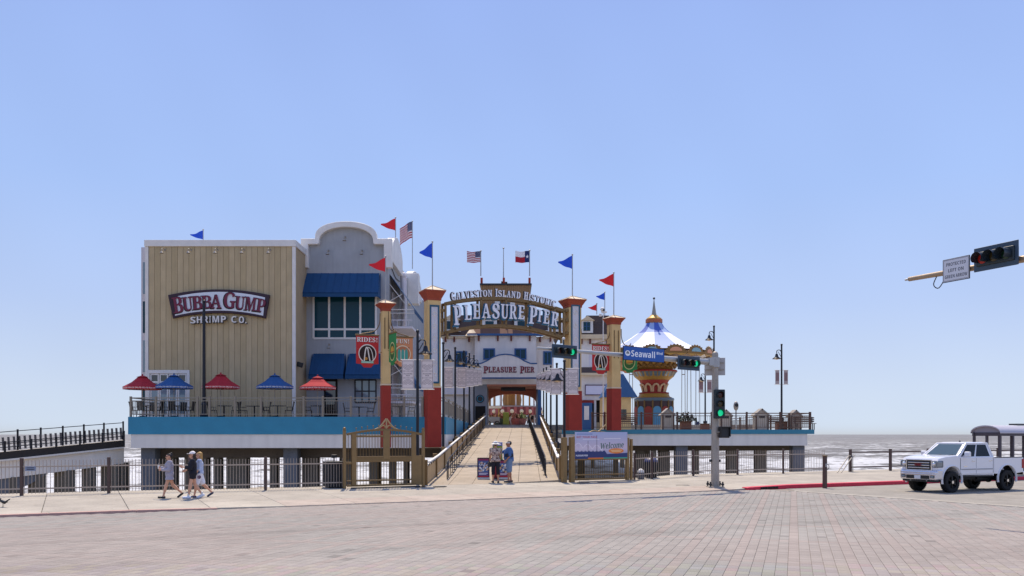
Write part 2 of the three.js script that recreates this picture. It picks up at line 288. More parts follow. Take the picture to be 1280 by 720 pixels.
// ---------------------------------------------------------------- pier: decks, piles, ramp
const DL = PY(521, 52), DR = PY(537, 58);               // height of the restaurant deck and of the right deck
const dRest = 52, dRight = 58, rampX = -3.9;
function pileGeo(w, y0, y1, wz = w) { return rbx(-w / 2, w / 2, y0, y1, -wz / 2, wz / 2, .05, 1); }
{ // restaurant deck
  const x0 = PX(160, dRest), x1 = rampX, yB = PY(543, dRest), yU = PY(560, dRest), back = -118;
  const t = thing('restaurant_deck', 'large raised pier deck with blue fascia carrying the tan restaurant', 'pier deck', [x0, 0, -dRest], { world: true });
  part(t, 'deck_floor', bx(x0 + .25, x1 - .25, DL - .22, DL - .02, -dRest - .25, back), M.concrete2);
  part(t, 'fascia', [bx(x0, x1, yB, DL, -dRest, -dRest - .25), bx(x0, x0 + .25, yB, DL, -dRest - .252, back), bx(x1 - .25, x1, yB, DL, -dRest - .252, back)], M.fascia);
  part(t, 'edge_beam', [bx(x0 + .15, x1 - .02, yU, yB - .003, -dRest - .05, -dRest - .7), bx(x0 + .15, x0 + .8, yU, yB - .003, -dRest - .703, back), bx(x1 - .7, x1 - .02, yU, yB - .003, -dRest - .703, back)], M.beam);
  part(t, 'deck_underside', bx(x0 + .8, x1 - .7, yB - .25, yB - .01, -dRest - .7, back), M.under);
  for (const d of [54.5, 63, 74, 88]) part(t, 'pile_cap', bx(x0 + .5, x1 - .3, PY(572, 54), yU + .02, -d + .6, -d - .6), M.under);
  for (const px of [185, 363]) { const w = 18 * 52.6 / F, X = PX(px, 52.6); part(t, 'column', pileGeo(w, -6, yU - .002).translate(X, 0, -53), M.pile); }
  const front = [[208.5, 25], [247, 28], [273, 8], [298, 26], [343.5, 9], [389, 20], [435, 14], [468, 10], [491, 8], [508, 6], [523, 12]];
  for (const [px, w] of front) part(t, 'pile', pileGeo(w * 54.5 / F, -6, PY(572, 54) + .02, .8).translate(PX(px, 54.5), 0, -54.5), M.pileDark);
  for (const [d, px] of [[66, 215], [66, 250], [66, 294], [66, 386], [66, 432], [66, 470], [80, 243], [80, 300], [80, 384], [80, 436]]) part(t, 'pile', pileGeo(.75, -6, PY(572, 54) + .02).translate(PX(px, d), 0, -d), M.pileDark);
}
{ // deck carrying the swing ride on the right; the long pier runs on behind it
  const x0 = 3.3, x1 = PX(1018, dRight), yB = PY(542.5, dRight), yU = PY(557, dRight), t = thing('swing_ride_deck', 'raised concrete pier deck with thin blue edge on the right of the ramp', 'pier deck', [x0, 0, -dRight], { world: true });
  part(t, 'deck_floor', bx(x0, x1 - .25, DR - .2, DR - .012, -dRight - .25, -86), M.concrete);
  part(t, 'fascia', [bx(x0, x1, yB, DR, -dRight, -dRight - .25), bx(x1 - .25, x1, yB, DR, -dRight - .252, -86)], M.fasciaThin);
  part(t, 'edge_beam', [bx(x0, x1 - .45, yU, yB - .003, -dRight - .06, -dRight - .7), bx(x1 - 1.1, x1 - .45, yU, yB - .003, -dRight - .703, -86)], M.beam);
  part(t, 'deck_underside', bx(x0, x1 - 1.1, yB - .3, yB - .01, -dRight - .7, -86), M.under);
  for (const d of [60.5, 72]) part(t, 'pile_cap', bx(x0, x1 - .5, PY(564, 58), yU + .02, -d + .5, -d - .5), M.under);
  for (const [px, w] of [[852, 15], [998, 15]]) part(t, 'column', pileGeo(w * 58.4 / F, -6, yU - .002).translate(PX(px, 58.4), 0, -58.7), M.pile);
  for (const [px, w] of [[800, 11], [829.5, 13], [914, 11], [950, 13]]) part(t, 'pile', pileGeo(w * 60.5 / F, -6, PY(564, 58) + .02, .8).translate(PX(px, 60.5), 0, -60.5), M.pileDark);
  for (const px of [801, 829, 950]) part(t, 'pile', pileGeo(.7, -6, PY(564, 58) + .02).translate(PX(px, 72), 0, -72), M.pileDark);
  const y = 3.35, u = thing('pier', 'long pier running out to sea behind the entrance building', 'pier', [0, 0, -87], { world: true });
  part(u, 'deck_floor', bx(-3.9, 24, y - .5, y, -87, -215), M.concrete3);
  part(u, 'edge_beam', [bx(23.4, 24.2, y - 1.3, y + .05, -87.2, -215), bx(-3.6, 23.4, y - 1.3, y - .51, -87.2, -88)], M.beam);
  for (const d of [108, 140, 180]) for (const x of [8.5, 16.5, 22.5]) part(u, 'pile', pileGeo(.8, -8, y - .51).translate(x, 0, -d), M.pileDark);
}
// ramp: left edge, right edge and height at depth d
const RL = (d) => -3.82 + .0215 * (d - 38.2), RR = (d) => 2.33 + .013 * (d - 41.3), rampY = (d) => .17 + .0648 * Math.max(0, d - 39.8);
const rampS = (k) => (x) => x;
{
  const t = thing('entrance_ramp', 'long pale paved ramp rising to the pier entrance', 'ramp', [-.7, 0, -40], { world: true });
  const steps = []; for (let d = 43.6; d < 86.9; d += 3.6) steps.push(d);
  const lines = 6; let n = 0;
  const at = (f, d) => V(lerp(RL(d), RR(d), f), rampY(d), -d), toe = (f) => { const X0 = lerp(-3.86, 2.36, f), d = 40.2 + .492 * X0; return V(X0, Math.max(ground(X0, d) + .006, rampY(d)), -d); };
  for (let i = -1; i < steps.length - 1; i++) for (let j = 0; j < lines; j++) {
    const f0 = j / lines + .0012, f1 = (j + 1) / lines - .0012, a = i < 0 ? toe(f0) : at(f0, steps[i] + .01), b = i < 0 ? toe(f1) : at(f1, steps[i] + .01);
    part(t, 'slab', slab([a, b, at(f1, steps[i + 1] - .01), at(f0, steps[i + 1] - .01)], .2, .007), [M.rampA, M.rampB][(i * 3 + j * 5 + n++) & 1]);
  }
  const d1 = steps[steps.length - 1]; part(t, 'top_slab', slab([at(0, d1 + .01), at(1, d1 + .01), V(RR(90), 3.36, -90.5), V(RL(90), 3.36, -90.5)], .25), M.rampA);
  part(t, 'ramp_body', [bx(0, 1, 0, 1, 0, 1)].map(() => { const q = (f, d, y) => V(lerp(RL(d), RR(d), f), y, -d); return quad(q(0, 43, rampY(43) - .21), q(1, 43, rampY(43) - .21), q(1, 90, rampY(87) - .4), q(0, 90, rampY(87) - .4)); }), M.under);
  part(t, 'support', [46, 54, 63, 73, 84].map((d) => bx(RL(d) + .3, RR(d) - .3, -6, rampY(d) - .45, -d + .35, -d - .35)), M.pileDark);
}
// side railings of the ramp: tan panels between brown posts with a white rail and a rod above
function rampRail(side) {
  const e = side < 0 ? RL : RR, start = side < 0 ? 38.6 : 41.6, end = 87, t = thing('ramp_railing', side < 0 ? 'tan panelled railing with white top rail along the left edge of the ramp' : 'tan panelled railing with white top rail along the right edge of the ramp', 'railing', V(e(start), rampY(start), -start), { world: true });
  const h = 1.0, ds = []; for (let d = start; d < end; d += 4.05) ds.push(d); ds.push(end);
  const at = (d, y, o = 0) => V(e(d) + side * o, rampY(d) + y, -d);
  ds.forEach((d) => part(t, 'post', rbx(e(d) - .11, e(d) + .11, rampY(d) - .05, rampY(d) + h + .12, -d - .11, -d + .11, .015, 1), M.bronze));
  for (let i = 0; i < ds.length - 1; i++) {
    const a = ds[i] + .13, b = ds[i + 1] - .13;
    part(t, 'panel', bar(at(a, .40), at(b, .40), .07, .72), M.railTan);
    part(t, 'top_rail', [bar(at(a - .13, h + .02, -.16), at(b + .13, h + .02, -.16), .11, .06), bar(at(a, .84), at(b, .84), .05, .05)], M.trim);
    part(t, 'bracket', [.25, .5, .75].map((k) => rod(at(lerp(a, b, k), .76), at(lerp(a, b, k), h + .0, -.12), .02)), M.blackMetal);
  }
}
rampRail(-1); rampRail(1);
function handrail(label, x0, x1, d0, d1, full) {
  const t = thing('handrail', label, 'handrail', V(x0, rampY(d0), -d0), { world: true }), at = (d, y) => V(lerp(x0, x1, (d - d0) / (d1 - d0)), rampY(d) + y, -d);
  part(t, 'rail', [pipe([at(d0 + .05, .06), at(d0, .5), at(d0 + .15, .86), at(d0 + .6, .92), ...[.1, .3, .5, .7, .9].map((k) => at(lerp(d0, d1, k), .92)), at(d1, .92)], .03, 60), ...(full ? [bar(at(d0 + .4, .12), at(d1, .12), .03, .035)] : [])], M.blackMetal);
  for (let d = d0 + .9; d < d1; d += full ? 2.2 : 1.3) part(t, 'post', [rod(at(d, 0), at(d, .92), full ? .028 : .02), rbx(at(d, 0).x - .09, at(d, 0).x + .09, at(d, 0).y - .01, at(d, 0).y + .025, -d - .09, -d + .09, .01, 1)], M.blackMetal);
  const pk = []; for (let d = d0 + .55; d < d1; d += .42) pk.push(rod(at(d, .12), at(d, .92), .011, .011, 5));
  if (full) part(t, 'pickets', pk, M.blackMetal, { kind: 'stuff' });
}
handrail('dark handrail of thin posts beside the left railing of the ramp', -3.02, -2.72, 41, 86, false);
handrail('dark handrail dividing off the right lane of the ramp', 1.62, 1.70, 42.4, 92, true);
{ // descending concrete side ramp at the far left, with its two railings
  const A = [PX(155, 53.4), 53.4, PY(558, 53.4)], B = [PX(-170, 41), 41, PY(592, 41)], q = (k, o, y) => { const X = lerp(A[0], B[0], k), d = lerp(A[1], B[1], k), yy = lerp(A[2], B[2], k); return V(X + .5 * -o * .9, yy + y, -(d + o)); };
  const t = thing('side_ramp', 'grey concrete ramp descending left from the restaurant deck behind the fence', 'ramp', V(A[0], 0, -A[1]), { world: true });
  const prism = (o0, o1, y0, y1) => { const c = [q(0, o0, y1), q(1, o0, y1), q(1, o1, y1), q(0, o1, y1)], l = [q(0, o0, y0), q(1, o0, y0), q(1, o1, y0), q(0, o1, y0)]; const o = [quad(c[1], c[0], c[3], c[2]), quad(l[0], l[1], l[2], l[3])]; for (let i = 0; i < 4; i++) { const j = (i + 1) % 4; o.push(quad(c[i], c[j], l[j], l[i])); } return o; };
  part(t, 'deck', prism(.22, 6.4, -.5, .36), M.concrete2);
  part(t, 'dark_edge', prism(0, .2, -.02, .38), std(0x35302d, .7, { stain: 2 }));
  part(t, 'edge_line', prism(-.12, .3, -.12, -.022), M.beam);
  part(t, 'side_wall', prism(.1, .7, -1.05, -.13), M.beam);
  part(t, 'lower_wall', [quad(q(.34, .2, -1.0), q(1, .2, -1.0), q(1, .2, -4), q(.42, .2, -1.5))], M.pile);
  for (const [px, w] of [[163, 8], [138, 20], [109.5, 11], [79, 18], [44, 14], [10, 18]]) { let k = 0; for (let i = 0; i <= 100; i++) { const p = q(i / 100, .6, 0); if (HX + F * p.x / -p.z > px) k = i / 100; } const p = q(k, .6, -1), w2 = w / 2 * -p.z / F; part(t, 'pile', rbx(p.x - w2, p.x + w2, -6, p.y, p.z - .4, p.z + .4, .04, 1), M.pileDark); }
  for (const [o, lab] of [[.1, 'black post and rail fence along the near edge of the side ramp'], [6.2, 'black post and rail fence along the far edge of the side ramp']]) {
    const r = thing('ramp_fence', lab, 'railing', q(0, o, 0), { world: true });
    for (let k = 0; k < 1.01; k += .105) { const p = q(k, o, 0); part(r, 'post', rbx(p.x - .045, p.x + .045, p.y + (o > 1 ? .35 : -.05), p.y + (o > 1 ? 1.62 : .95), p.z - .045, p.z + .045, .01, 1), M.blackMetal); }
    for (const y of o > 1 ? [.8, 1.52] : [.62, .88]) part(r, 'rail', bar(q(0, o, y), q(1, o, y), .04, .045), M.blackMetal);
    const pk = []; if (o > 1) for (let k = .01; k < .7; k += .024) pk.push(bar(q(k, o, .4), q(k + .004, o, 1.2), .16, .05));
    if (pk.length) part(r, 'balusters', pk, std(0x4a4a50, .6), { kind: 'stuff' });
  }
}
// railings round the decks: posts and rails are parts, the thin bars one mass
function deckRail(name, label, pts, y, posts, mPost, mRail, h = 1.12, skip = .14) {
  const t = thing(name, label, 'railing', V(pts[0][0], y, pts[0][1]), { world: true }), pk = [];
  for (let i = 0; i < pts.length - 1; i++) {
    const [ax, az] = pts[i], [cx, cz] = pts[i + 1], L = Math.hypot(cx - ax, cz - az), at = (s, yy) => V(ax + (cx - ax) * s / L, y + yy, az + (cz - az) * s / L);
    for (const yy of [h, h - .17, .16]) part(t, 'rail', bar(at(0, yy), at(L, yy), .05, yy === h ? .06 : .04), mRail);
    const list = posts[i] || []; for (const s of list) { const p = at(s, 0); part(t, 'post', rbx(p.x - .06, p.x + .06, y - .01, y + h + .09, p.z - .06, p.z + .06, .01, 1), mPost); }
    for (let s = skip; s < L; s += skip) pk.push(rod(at(s, .16), at(s, h - .17), .0095, .0095, 4));
  }
  part(t, 'bars', pk, mRail, { kind: 'stuff' });
  return t;
}
{
  const z = -dRest - .12, x0 = PX(162, dRest), at = (px) => PX(px, dRest) - x0, xr = rampX - .14;
  deckRail('deck_railing', 'grey metal railing along the edge of the restaurant deck', [[x0, -72], [x0, z], [xr, z], [xr, -86]], DL, [[0, 5, 10, 15], [.02, at(194), at(246), at(261), at(293), at(325.5), at(379), at(403), at(438), at(473), at(505), at(528)], [.1, 4, 8, 12, 16, 20, 24, 28, 32]], std(0x8d8578, .5, { metal: .3 }), std(0x8f897f, .5, { metal: .3 }));
  const x2 = PX(1017, dRight) - .15, x3 = 5.2, q = (px) => PX(px, dRight) - x3;
  deckRail('deck_railing', 'brown metal railing along the edge of the swing ride deck', [[x3, -dRight - .12], [x2, -dRight - .12], [x2, -85]], DR, [[.1, q(756), q(802), q(847), q(890), q(934), q(976), q(1013)], [.1, 4.5, 9, 13.5, 18, 22.5]], std(0x5a4238, .55, { metal: .2 }), std(0x6b5548, .55, { metal: .2 }), 1.08);
}
// ---------------------------------------------------------------- tan restaurant block and grey block beside it
const dT = 57, dGr = 60.2;
{
  const x0 = PX(182, dT), x1 = PX(369, dT), top = PY(300, dT), z = -dT, t = thing('restaurant', 'tall tan boarded restaurant building with white parapet trim', 'building', [x0, DL, z], { world: true });
  part(t, 'wall', [bx(x0 + .03, x1 - .08, DL, top - .3, z - .08, z - 24)], M.tan);
  const n = 25, w = (x1 - x0 - .42) / n, door0 = PX(184, dT), door1 = PX(237, dT), doorT = PY(463, dT), mats = [M.tan, M.tan2, M.tan3];
  for (let i = 0; i < n; i++) { const a = x0 + .2 + i * w, y0 = a + w / 2 < door1 ? doorT + .02 : DL; part(t, 'siding_board', rbx(a + .007, a + w - .007, y0, top - .42, z - .076, z - .02, .012, 1), mats[(i * 7) % 3]); }
  for (let i = 0; i < 9; i++) part(t, 'siding_board', rbx(x1 - .078, x1 - .02, DL, top - .42, z - .12 - i * .37, z - .12 - i * .37 - .345, .012, 1), M.tanSide);
  part(t, 'parapet_trim', [rbx(x0 - .08, x1 + .06, top - .42, top, z + .06, z - .3, .02, 1), rbx(x1 - .3, x1 + .06, top - .42, top, z - .31, z - 24, .02, 1), rbx(x0 - .08, x0 + .3, top - .42, top, z - .31, z - 24, .02, 1)], M.trim);
  part(t, 'corner_trim', [rbx(x1 - .2, x1 + .02, DL, top - .424, z + .02, z - .115, .01, 1), rbx(x0 - .03, x0 + .18, DL, top - .424, z + .02, z - .075, .01, 1)], M.trim);
  part(t, 'roof', bx(x0 + .31, x1 - .31, top - .6, top - .45, z - .31, z - 24), M.galv);
  // entrance bay with white frame, panes and doors
  const f = part(t, 'entrance_frame', [rbx(door0 - .02, door0 + .16, DL, doorT, z + .03, z - .07, .01, 1), rbx(door1 - .18, door1, DL, doorT, z + .03, z - .07, .01, 1), rbx(door0 - .02, door1, doorT - .2, doorT + .02, z + .035, z - .07, .01, 1)], M.trim);
  for (let k = 0; k < 4; k++) { const a = lerp(door0 + .17, door1 - .19, k / 4), b = lerp(door0 + .17, door1 - .19, (k + 1) / 4); part(f, 'door_leaf', [bx(a + .02, a + .1, DL + .02, doorT - .21, z - .02, z - .074), bx(b - .1, b - .02, DL + .02, doorT - .21, z - .02, z - .074), bx(a + .1, b - .1, DL + .02, DL + .28, z - .02, z - .074), bx(a + .1, b - .1, doorT - .8, doorT - .7, z - .02, z - .074), bx(a + .1, b - .1, doorT - .3, doorT - .21, z - .02, z - .074)], M.trim); part(f, 'pane', bx(a + .1, b - .1, DL + .28, doorT - .8, z - .045, z - .06), M.glassPale); part(f, 'pane', bx(a + .1, b - .1, doorT - .7, doorT - .3, z - .045, z - .06), M.glassDark); }
  // set-back left wing with tall windows seen at the edge
  const xa = PX(176.5, dT + 1.5), ya = PY(309, dT + 1.5);
  part(t, 'side_wing', [bx(xa, x0 + .02, DL, ya, z - 1.5, z - 18)], M.lilac);
  for (let k = 0; k < 4; k++) part(t, 'wing_window', bx(xa + .12, xa + .42, DL + .5 + k * 2.6, DL + 2.6 + k * 2.6, z - 1.47, z - 1.502), k & 1 ? M.glassPale : M.glass);
}
function gooseneck(name, label, pos, group, out = .55) {    // small wall light
  const t = thing(name, label, 'wall light', pos, { group });
  part(t, 'arm', [pipe([[0, .28, -.02], [0, .34, out * .5], [0, .22, out], [0, .1, out]], .02, 14, 6), new THREE.CylinderGeometry(.06, .06, .05, 10).rotateX(Math.PI / 2).translate(0, .28, 0)], M.galv);
  part(t, 'shade', lathe([[.02, .12], [.05, .1], [.13, -.02], [.135, -.03], [.1, -.03]], 14, 0, 0, out), M.galv);
  return t;
}
['leftmost of five small lights along the top of the tan wall', 'second light from the left along the top of the tan wall', 'middle one of five small lights along the top of the tan wall', 'second light from the right along the top of the tan wall', 'rightmost of five small lights along the top of the tan wall'].forEach((l, i) => gooseneck('wall_light', l, V(PX(206 + i * 33, dT), PY(318, dT), -dT - .02), 'lights along the top of the restaurant wall'));
{ // restaurant sign
  const d = dT - .12, z = -d, c = V(PX(274, d), PY(397, d), z), q = (px, py) => [PX(px, d) - c.x, PY(py, d) - c.y], t = thing('restaurant_sign', 'arched white sign with maroon BUBBA GUMP lettering on the tan wall', 'sign', c);
  const outline = (k) => { const s = new THREE.Shape(), p = (a, b) => q(a, b); const tl = p(211 + k * 2, 369.5 + k), tm = p(274, 355.5 + k), tr = p(337 - k * 2, 369.5 + k), br = p(332 - k, 397.5 - k), bm = p(274, 384.5 - k), bl = p(217 + k, 397.5 - k); s.moveTo(...tl); s.quadraticCurveTo(...tm, ...tr); s.lineTo(...br); s.quadraticCurveTo(...bm, ...bl); s.lineTo(...tl); return s; };
  part(t, 'border', ext(outline(0), .1, .03, 2, 20).translate(0, 0, -.05), std(0x2c0d24, .45));
  part(t, 'board', ext(outline(2.6), .02, 0, 1, 20).translate(0, 0, .082), std(0xd9e0ea, .5));
  const lets = [['B', 224.5, 371.5, 391.2, 12], ['U', 236.5, 371.8, 388.7, 11], ['B', 248, 370.6, 387, 11.5], ['B', 259.5, 370, 385.6, 11.5], ['A', 271, 369, 385.8, 12], ['G', 287.5, 366.2, 385.6, 13.5], ['U', 300, 371, 387, 11], ['M', 313, 372, 388.4, 13], ['P', 325.5, 374, 390, 10]];
  const m1 = std(0x6d1638, .45), m2 = std(0x160810, .5);
  for (const [ch, px, ty, by, w] of lets) { const [x, y] = q(px, by), hh = (by - ty) * d / F, ww = w * d / F, rot = -(px - 274) * .0032; part(t, 'letter', letterGeo(ch, ww * 1.06, hh, .05).rotateZ(rot).translate(x + .015, y, .123), m1); part(t, 'letter_shadow', letterGeo(ch, ww * 1.2, hh * 1.1, .02).rotateZ(rot).translate(x - .03, y - .06, .102), m2); }
  const u = thing('restaurant_sign', 'white SHRIMP CO lettering below the arched sign on the tan wall', 'sign', V(PX(274, d), PY(404, d), z));
  [['S', 242], ['H', 250], ['R', 258], ['I', 263.3], ['M', 270.5], ['P', 280], ['C', 293], ['O', 302.5], ['.', 308]].forEach(([ch, px]) => { const x = PX(px, d) - u.position.x, w = ({ I: 1.6, M: 8.2, '.': 1.4 }[ch] || 6.4) * d / F, h = (ch === '.' ? 1.6 : 8.2) * d / F, y = (Math.abs(px - 276) ** 2) * -.0011 * d / F + .04; part(u, 'letter', letterGeo(ch, w, h, .06, sansBold).translate(x, y, .07), M.trim); part(u, 'letter_back', letterGeo(ch, w * 1.12, h * 1.1, .05, sansBold).translate(x + .04, y - .05, .0), M.dark); });
}
{ // grey block with curved parapet
  const d = dGr, z = -d, x0 = PX(378, d), x1 = PX(490, d), xs = x1 - .3, yF = PY(300, d), yI = PY(306, d), t = thing('grey_building', 'grey stucco building with white curved parapet and blue awnings', 'building', [x0, DL, z], { world: true });
  const arc = (y0, px0, px1, top, n = 20) => { const o = [], c = (px0 + px1) / 2, R = (px1 - px0) / 2; for (let i = 0; i <= n; i++) { const a = Math.PI * (1 - i / n), k = i / n; const yy = Math.sin(Math.PI * k); o.push([PX(c + Math.cos(a) * R, d), lerp(y0, top, Math.pow(yy, .75))]); } return o; };
  const crown = [[x0, yF], [PX(395, d), yF], ...arc(PY(299, d), 395.5, 471.5, PY(278.5, d)), [PX(472, d), yF], [x1, yF]], inner = [[PX(386, d), PY(335, d)], [PX(386, d), yI], [PX(398, d), yI], ...arc(PY(305, d), 399.5, 468, PY(284.5, d)), [PX(469, d), yI], [PX(481, d), yI], [PX(481, d), PY(335, d)]];
  part(t, 'front_wall', ext([[x0, DL], ...[[x0, yF - .02], [PX(395, d), yF - .02], ...arc(PY(299, d), 396, 471, PY(279, d)), [xs, yF - .02]], [xs, DL]], .3).translate(0, 0, z - .3), M.grey);
  const cs = shape([[x0, PY(335, d)], ...crown, [x1, PY(335, d)], ...inner.slice().reverse()]);
  part(t, 'parapet', ext(cs, .42, .03, 1).translate(0, 0, z - .1), M.trim);
  part(t, 'side_wall', [bx(xs, xs - .3, DL, yF - .5, z - .302, -90)], M.grey);
  part(t, 'rear_wall', [bx(x0, xs - .302, DL, yF - 1, -89.7, -90), bx(x0, x0 + .3, DL, yF - .5, z - .302, -89.69)], M.grey);
  part(t, 'roof', bx(x0 + .302, xs - .302, yF - 1.2, yF - 1.02, z - .302, -89.68), M.galv);
  // curved side parapets, seen at a slant
  for (const [a, b, h] of [[-61, -66.5, 1.15], [-72.5, -80.5, 1.0]]) { const n = 14, prof = []; for (let i = 0; i <= n; i++) { const k = i / n; prof.push([lerp(-a, -b, k), yF - .6 + h * Math.pow(Math.sin(Math.PI * k), .7) + .3]); } prof.push([-b, yF - 1.3], [-a, yF - 1.3]); part(t, 'side_parapet', ext(prof, .5, .03).rotateY(Math.PI / 2).translate(xs - .28, 0, 0), M.trim); }
  part(t, 'end_block', rbx(xs - .2, xs + .85, yF - 2.6, yF - .1, -72, -73.2, .03, 1), M.trim);
  part(t, 'roof_unit', rbx(xs - 2, xs + .1, yF - 1.2, yF - .7, -67.5, -70, .03, 1), M.cream);
  for (const [dd, r] of [[67.2, .16], [68.4, .12]]) part(t, 'drain_pipe', [rod(V(xs + .2, DL, -dd), V(xs + .2, yF - 1.2, -dd), r), ball(xs + .2, yF - 1.15, -dd, r * 1.5)], M.lilac);
  for (let k = 0; k < 5; k++) part(t, 'pilaster', rbx(xs - .01, xs + .1, DL, yF - 3.2, -62.4 - k * .55, -62.6 - k * .55, .02, 1), M.lilac);
  part(t, 'conduit', pipe([[xs + .04, yF - 1.6, -62], [xs + .05, yF - 1.9, -64], [xs + .04, yF - 1.75, -66.5]], .03, 16, 5), M.dark);
  // upper window: four bays of tall and low panes
  const win = (a, b, top, bot, cols, rows, mF, mG, name = 'window', bw = .07) => {
    const X0 = PX(a, d), X1 = PX(b, d), Y1 = PY(top, d), Y0 = PY(bot, d), f = part(t, name, [...cols.concat([0, 1]).map((k) => rbx(lerp(X0, X1, k) - bw, lerp(X0, X1, k) + bw, Y0, Y1, z + .06, z - .02, .01, 1)), ...rows.concat([0, 1]).map((k) => rbx(X0, X1, lerp(Y0, Y1, k) - bw, lerp(Y0, Y1, k) + bw, z + .05, z - .018, .01, 1))], mF), cc = [0, ...cols, 1], rr = [0, ...rows, 1];
    for (let i = 0; i < cc.length - 1; i++) for (let j = 0; j < rr.length - 1; j++) part(f, 'pane', bx(lerp(X0, X1, cc[i]) + bw, lerp(X0, X1, cc[i + 1]) - bw, lerp(Y0, Y1, rr[j]) + bw, lerp(Y0, Y1, rr[j + 1]) - bw, z + .02, z + .004), mG);
    return f;
  };
  win(392, 470, 369, 423, [.25, .5, .75], [.21], M.trim, M.glass);
  win(444, 470, 475, 503, [.333, .667], [.5], M.dark, M.glassPale, 'window', .045);
  const dr = part(t, 'door', [rbx(PX(405, d), PX(422, d), DL, PY(474, d), z + .05, z - .02, .02, 1)], M.hole); part(dr, 'handle', rod(V(PX(419, d), DL + .9, z + .08), V(PX(419, d), DL + 1.3, z + .08), .02), M.steel); part(dr, 'pane', [bx(PX(407.5, d), PX(419.5, d), DL + 1, PY(477, d), z + .066, z + .052)], M.glassDark);
  // awnings on the front: sloped cloth, valance, closed ends
  const awning = (a, b, pyT, pyB, out) => {
    const X0 = PX(a, d), X1 = PX(b, d), yT = PY(pyT, d), yB = lerp(yT, PY(pyB, d - out), 1), val = .28, g = [slab([V(X0, yB + val, z + out), V(X1, yB + val, z + out), V(X1 - .1, yT, z + .01), V(X0 + .1, yT, z + .01)], .03), bx(X0, X1, yB, yB + val, z + out, z + out - .03)];
    for (const x of [X0, X1]) g.push(ext([[0, yB + .02], [out - .04, yB + .02], [out - .04, yB + val], [0, yT - .02]], .03).rotateY(-Math.PI / 2).translate(x === X0 ? x + .035 : x - .005, 0, z));
    const m = part(t, 'awning', g, M.blueCloth); part(m, 'seams', Array.from({ length: 9 }, (_, i) => { const k = (i + 1) / 10; return bar(V(lerp(X0, X1, k), yB + val + .012, z + out), V(lerp(X0 + .1, X1 - .1, k), yT + .012, z + .02), .02, .012); }), M.blueCloth);
    part(m, 'frame', [rod(V(X0 + .2, yB + .1, z + out - .06), V(X0 + .2, yB + .1, z), .02), rod(V(X1 - .2, yB + .1, z + out - .06), V(X1 - .2, yB + .1, z), .02)], M.trim);
  };
  awning(382, 476, 341.5, 371, 1.15); awning(390, 432.5, 442, 473.5, 1.1); awning(435, 477, 442, 473.5, 1.1);
  // awnings standing out from the side wall
  for (const [py, n] of [[PY(342, 61), 'a'], [PY(436, 61), 'b']]) {
    const za = -61.2, zb = -67, xo = xs + 1.75, yl = py - 2.45, m = part(t, 'side_awning', [slab([V(xo, yl, za), V(xo, yl, zb), V(xs + .02, py, zb), V(xs + .02, py, za)], .04), bx(xo - .03, xo, yl - .25, yl, za, zb)], M.blueCloth);
    part(m, 'frame', [rod(V(xs, yl, za - .1), V(xo - .05, yl, za - .1), .035), rod(V(xs, py - .7, za - .1), V(xo - .6, yl + .3, za - .1), .03), rod(V(xs, yl + .6, za - .1), V(xs + .9, yl + 1.1, za - .1), .03), rod(V(xs, yl - .25, za - .1), V(xo - .05, yl - .25, za - .1), .03)], M.trim);
    part(m, 'balcony', [bx(xs, xo - .2, yl - 1.3, yl - 1.15, za - .2, zb), bx(xs, xo - .2, yl - .75, yl - .68, za - .2, za - .26), ...[0, .4, .8, 1.2].map((q) => rod(V(xs + .1 + q, yl - 1.2, za - .23), V(xs + .1 + q, yl - .7, za - .23), .02))], M.lilac);
  }
  for (const [px, py, l] of [[432, 302, 'topmost wall light, alone under the peak of the curved parapet'], [411, 319, 'left one of the pair of wall lights above the upper blue awning'], [453, 319, 'right one of the pair of wall lights above the upper blue awning'], [412, 436, 'wall light between the large window and the lower blue awnings']]) gooseneck('wall_light', l, V(PX(px, d), PY(py, d), z), 'wall lights on the grey building', .4);
  const sp = thing('wall_speaker', 'small black speaker fixed at the corner of the tan restaurant', 'speaker', V(PX(371.5, 57.6), PY(454, 57.6), -57.6)); part(sp, 'body', rbx(0, .38, -.2, .12, -.12, .14, .04, 2).rotateZ(-.3), M.black); part(sp, 'bracket', rod(V(-.02, .0, 0), V(.15, 0, 0), .03), M.dark);
}
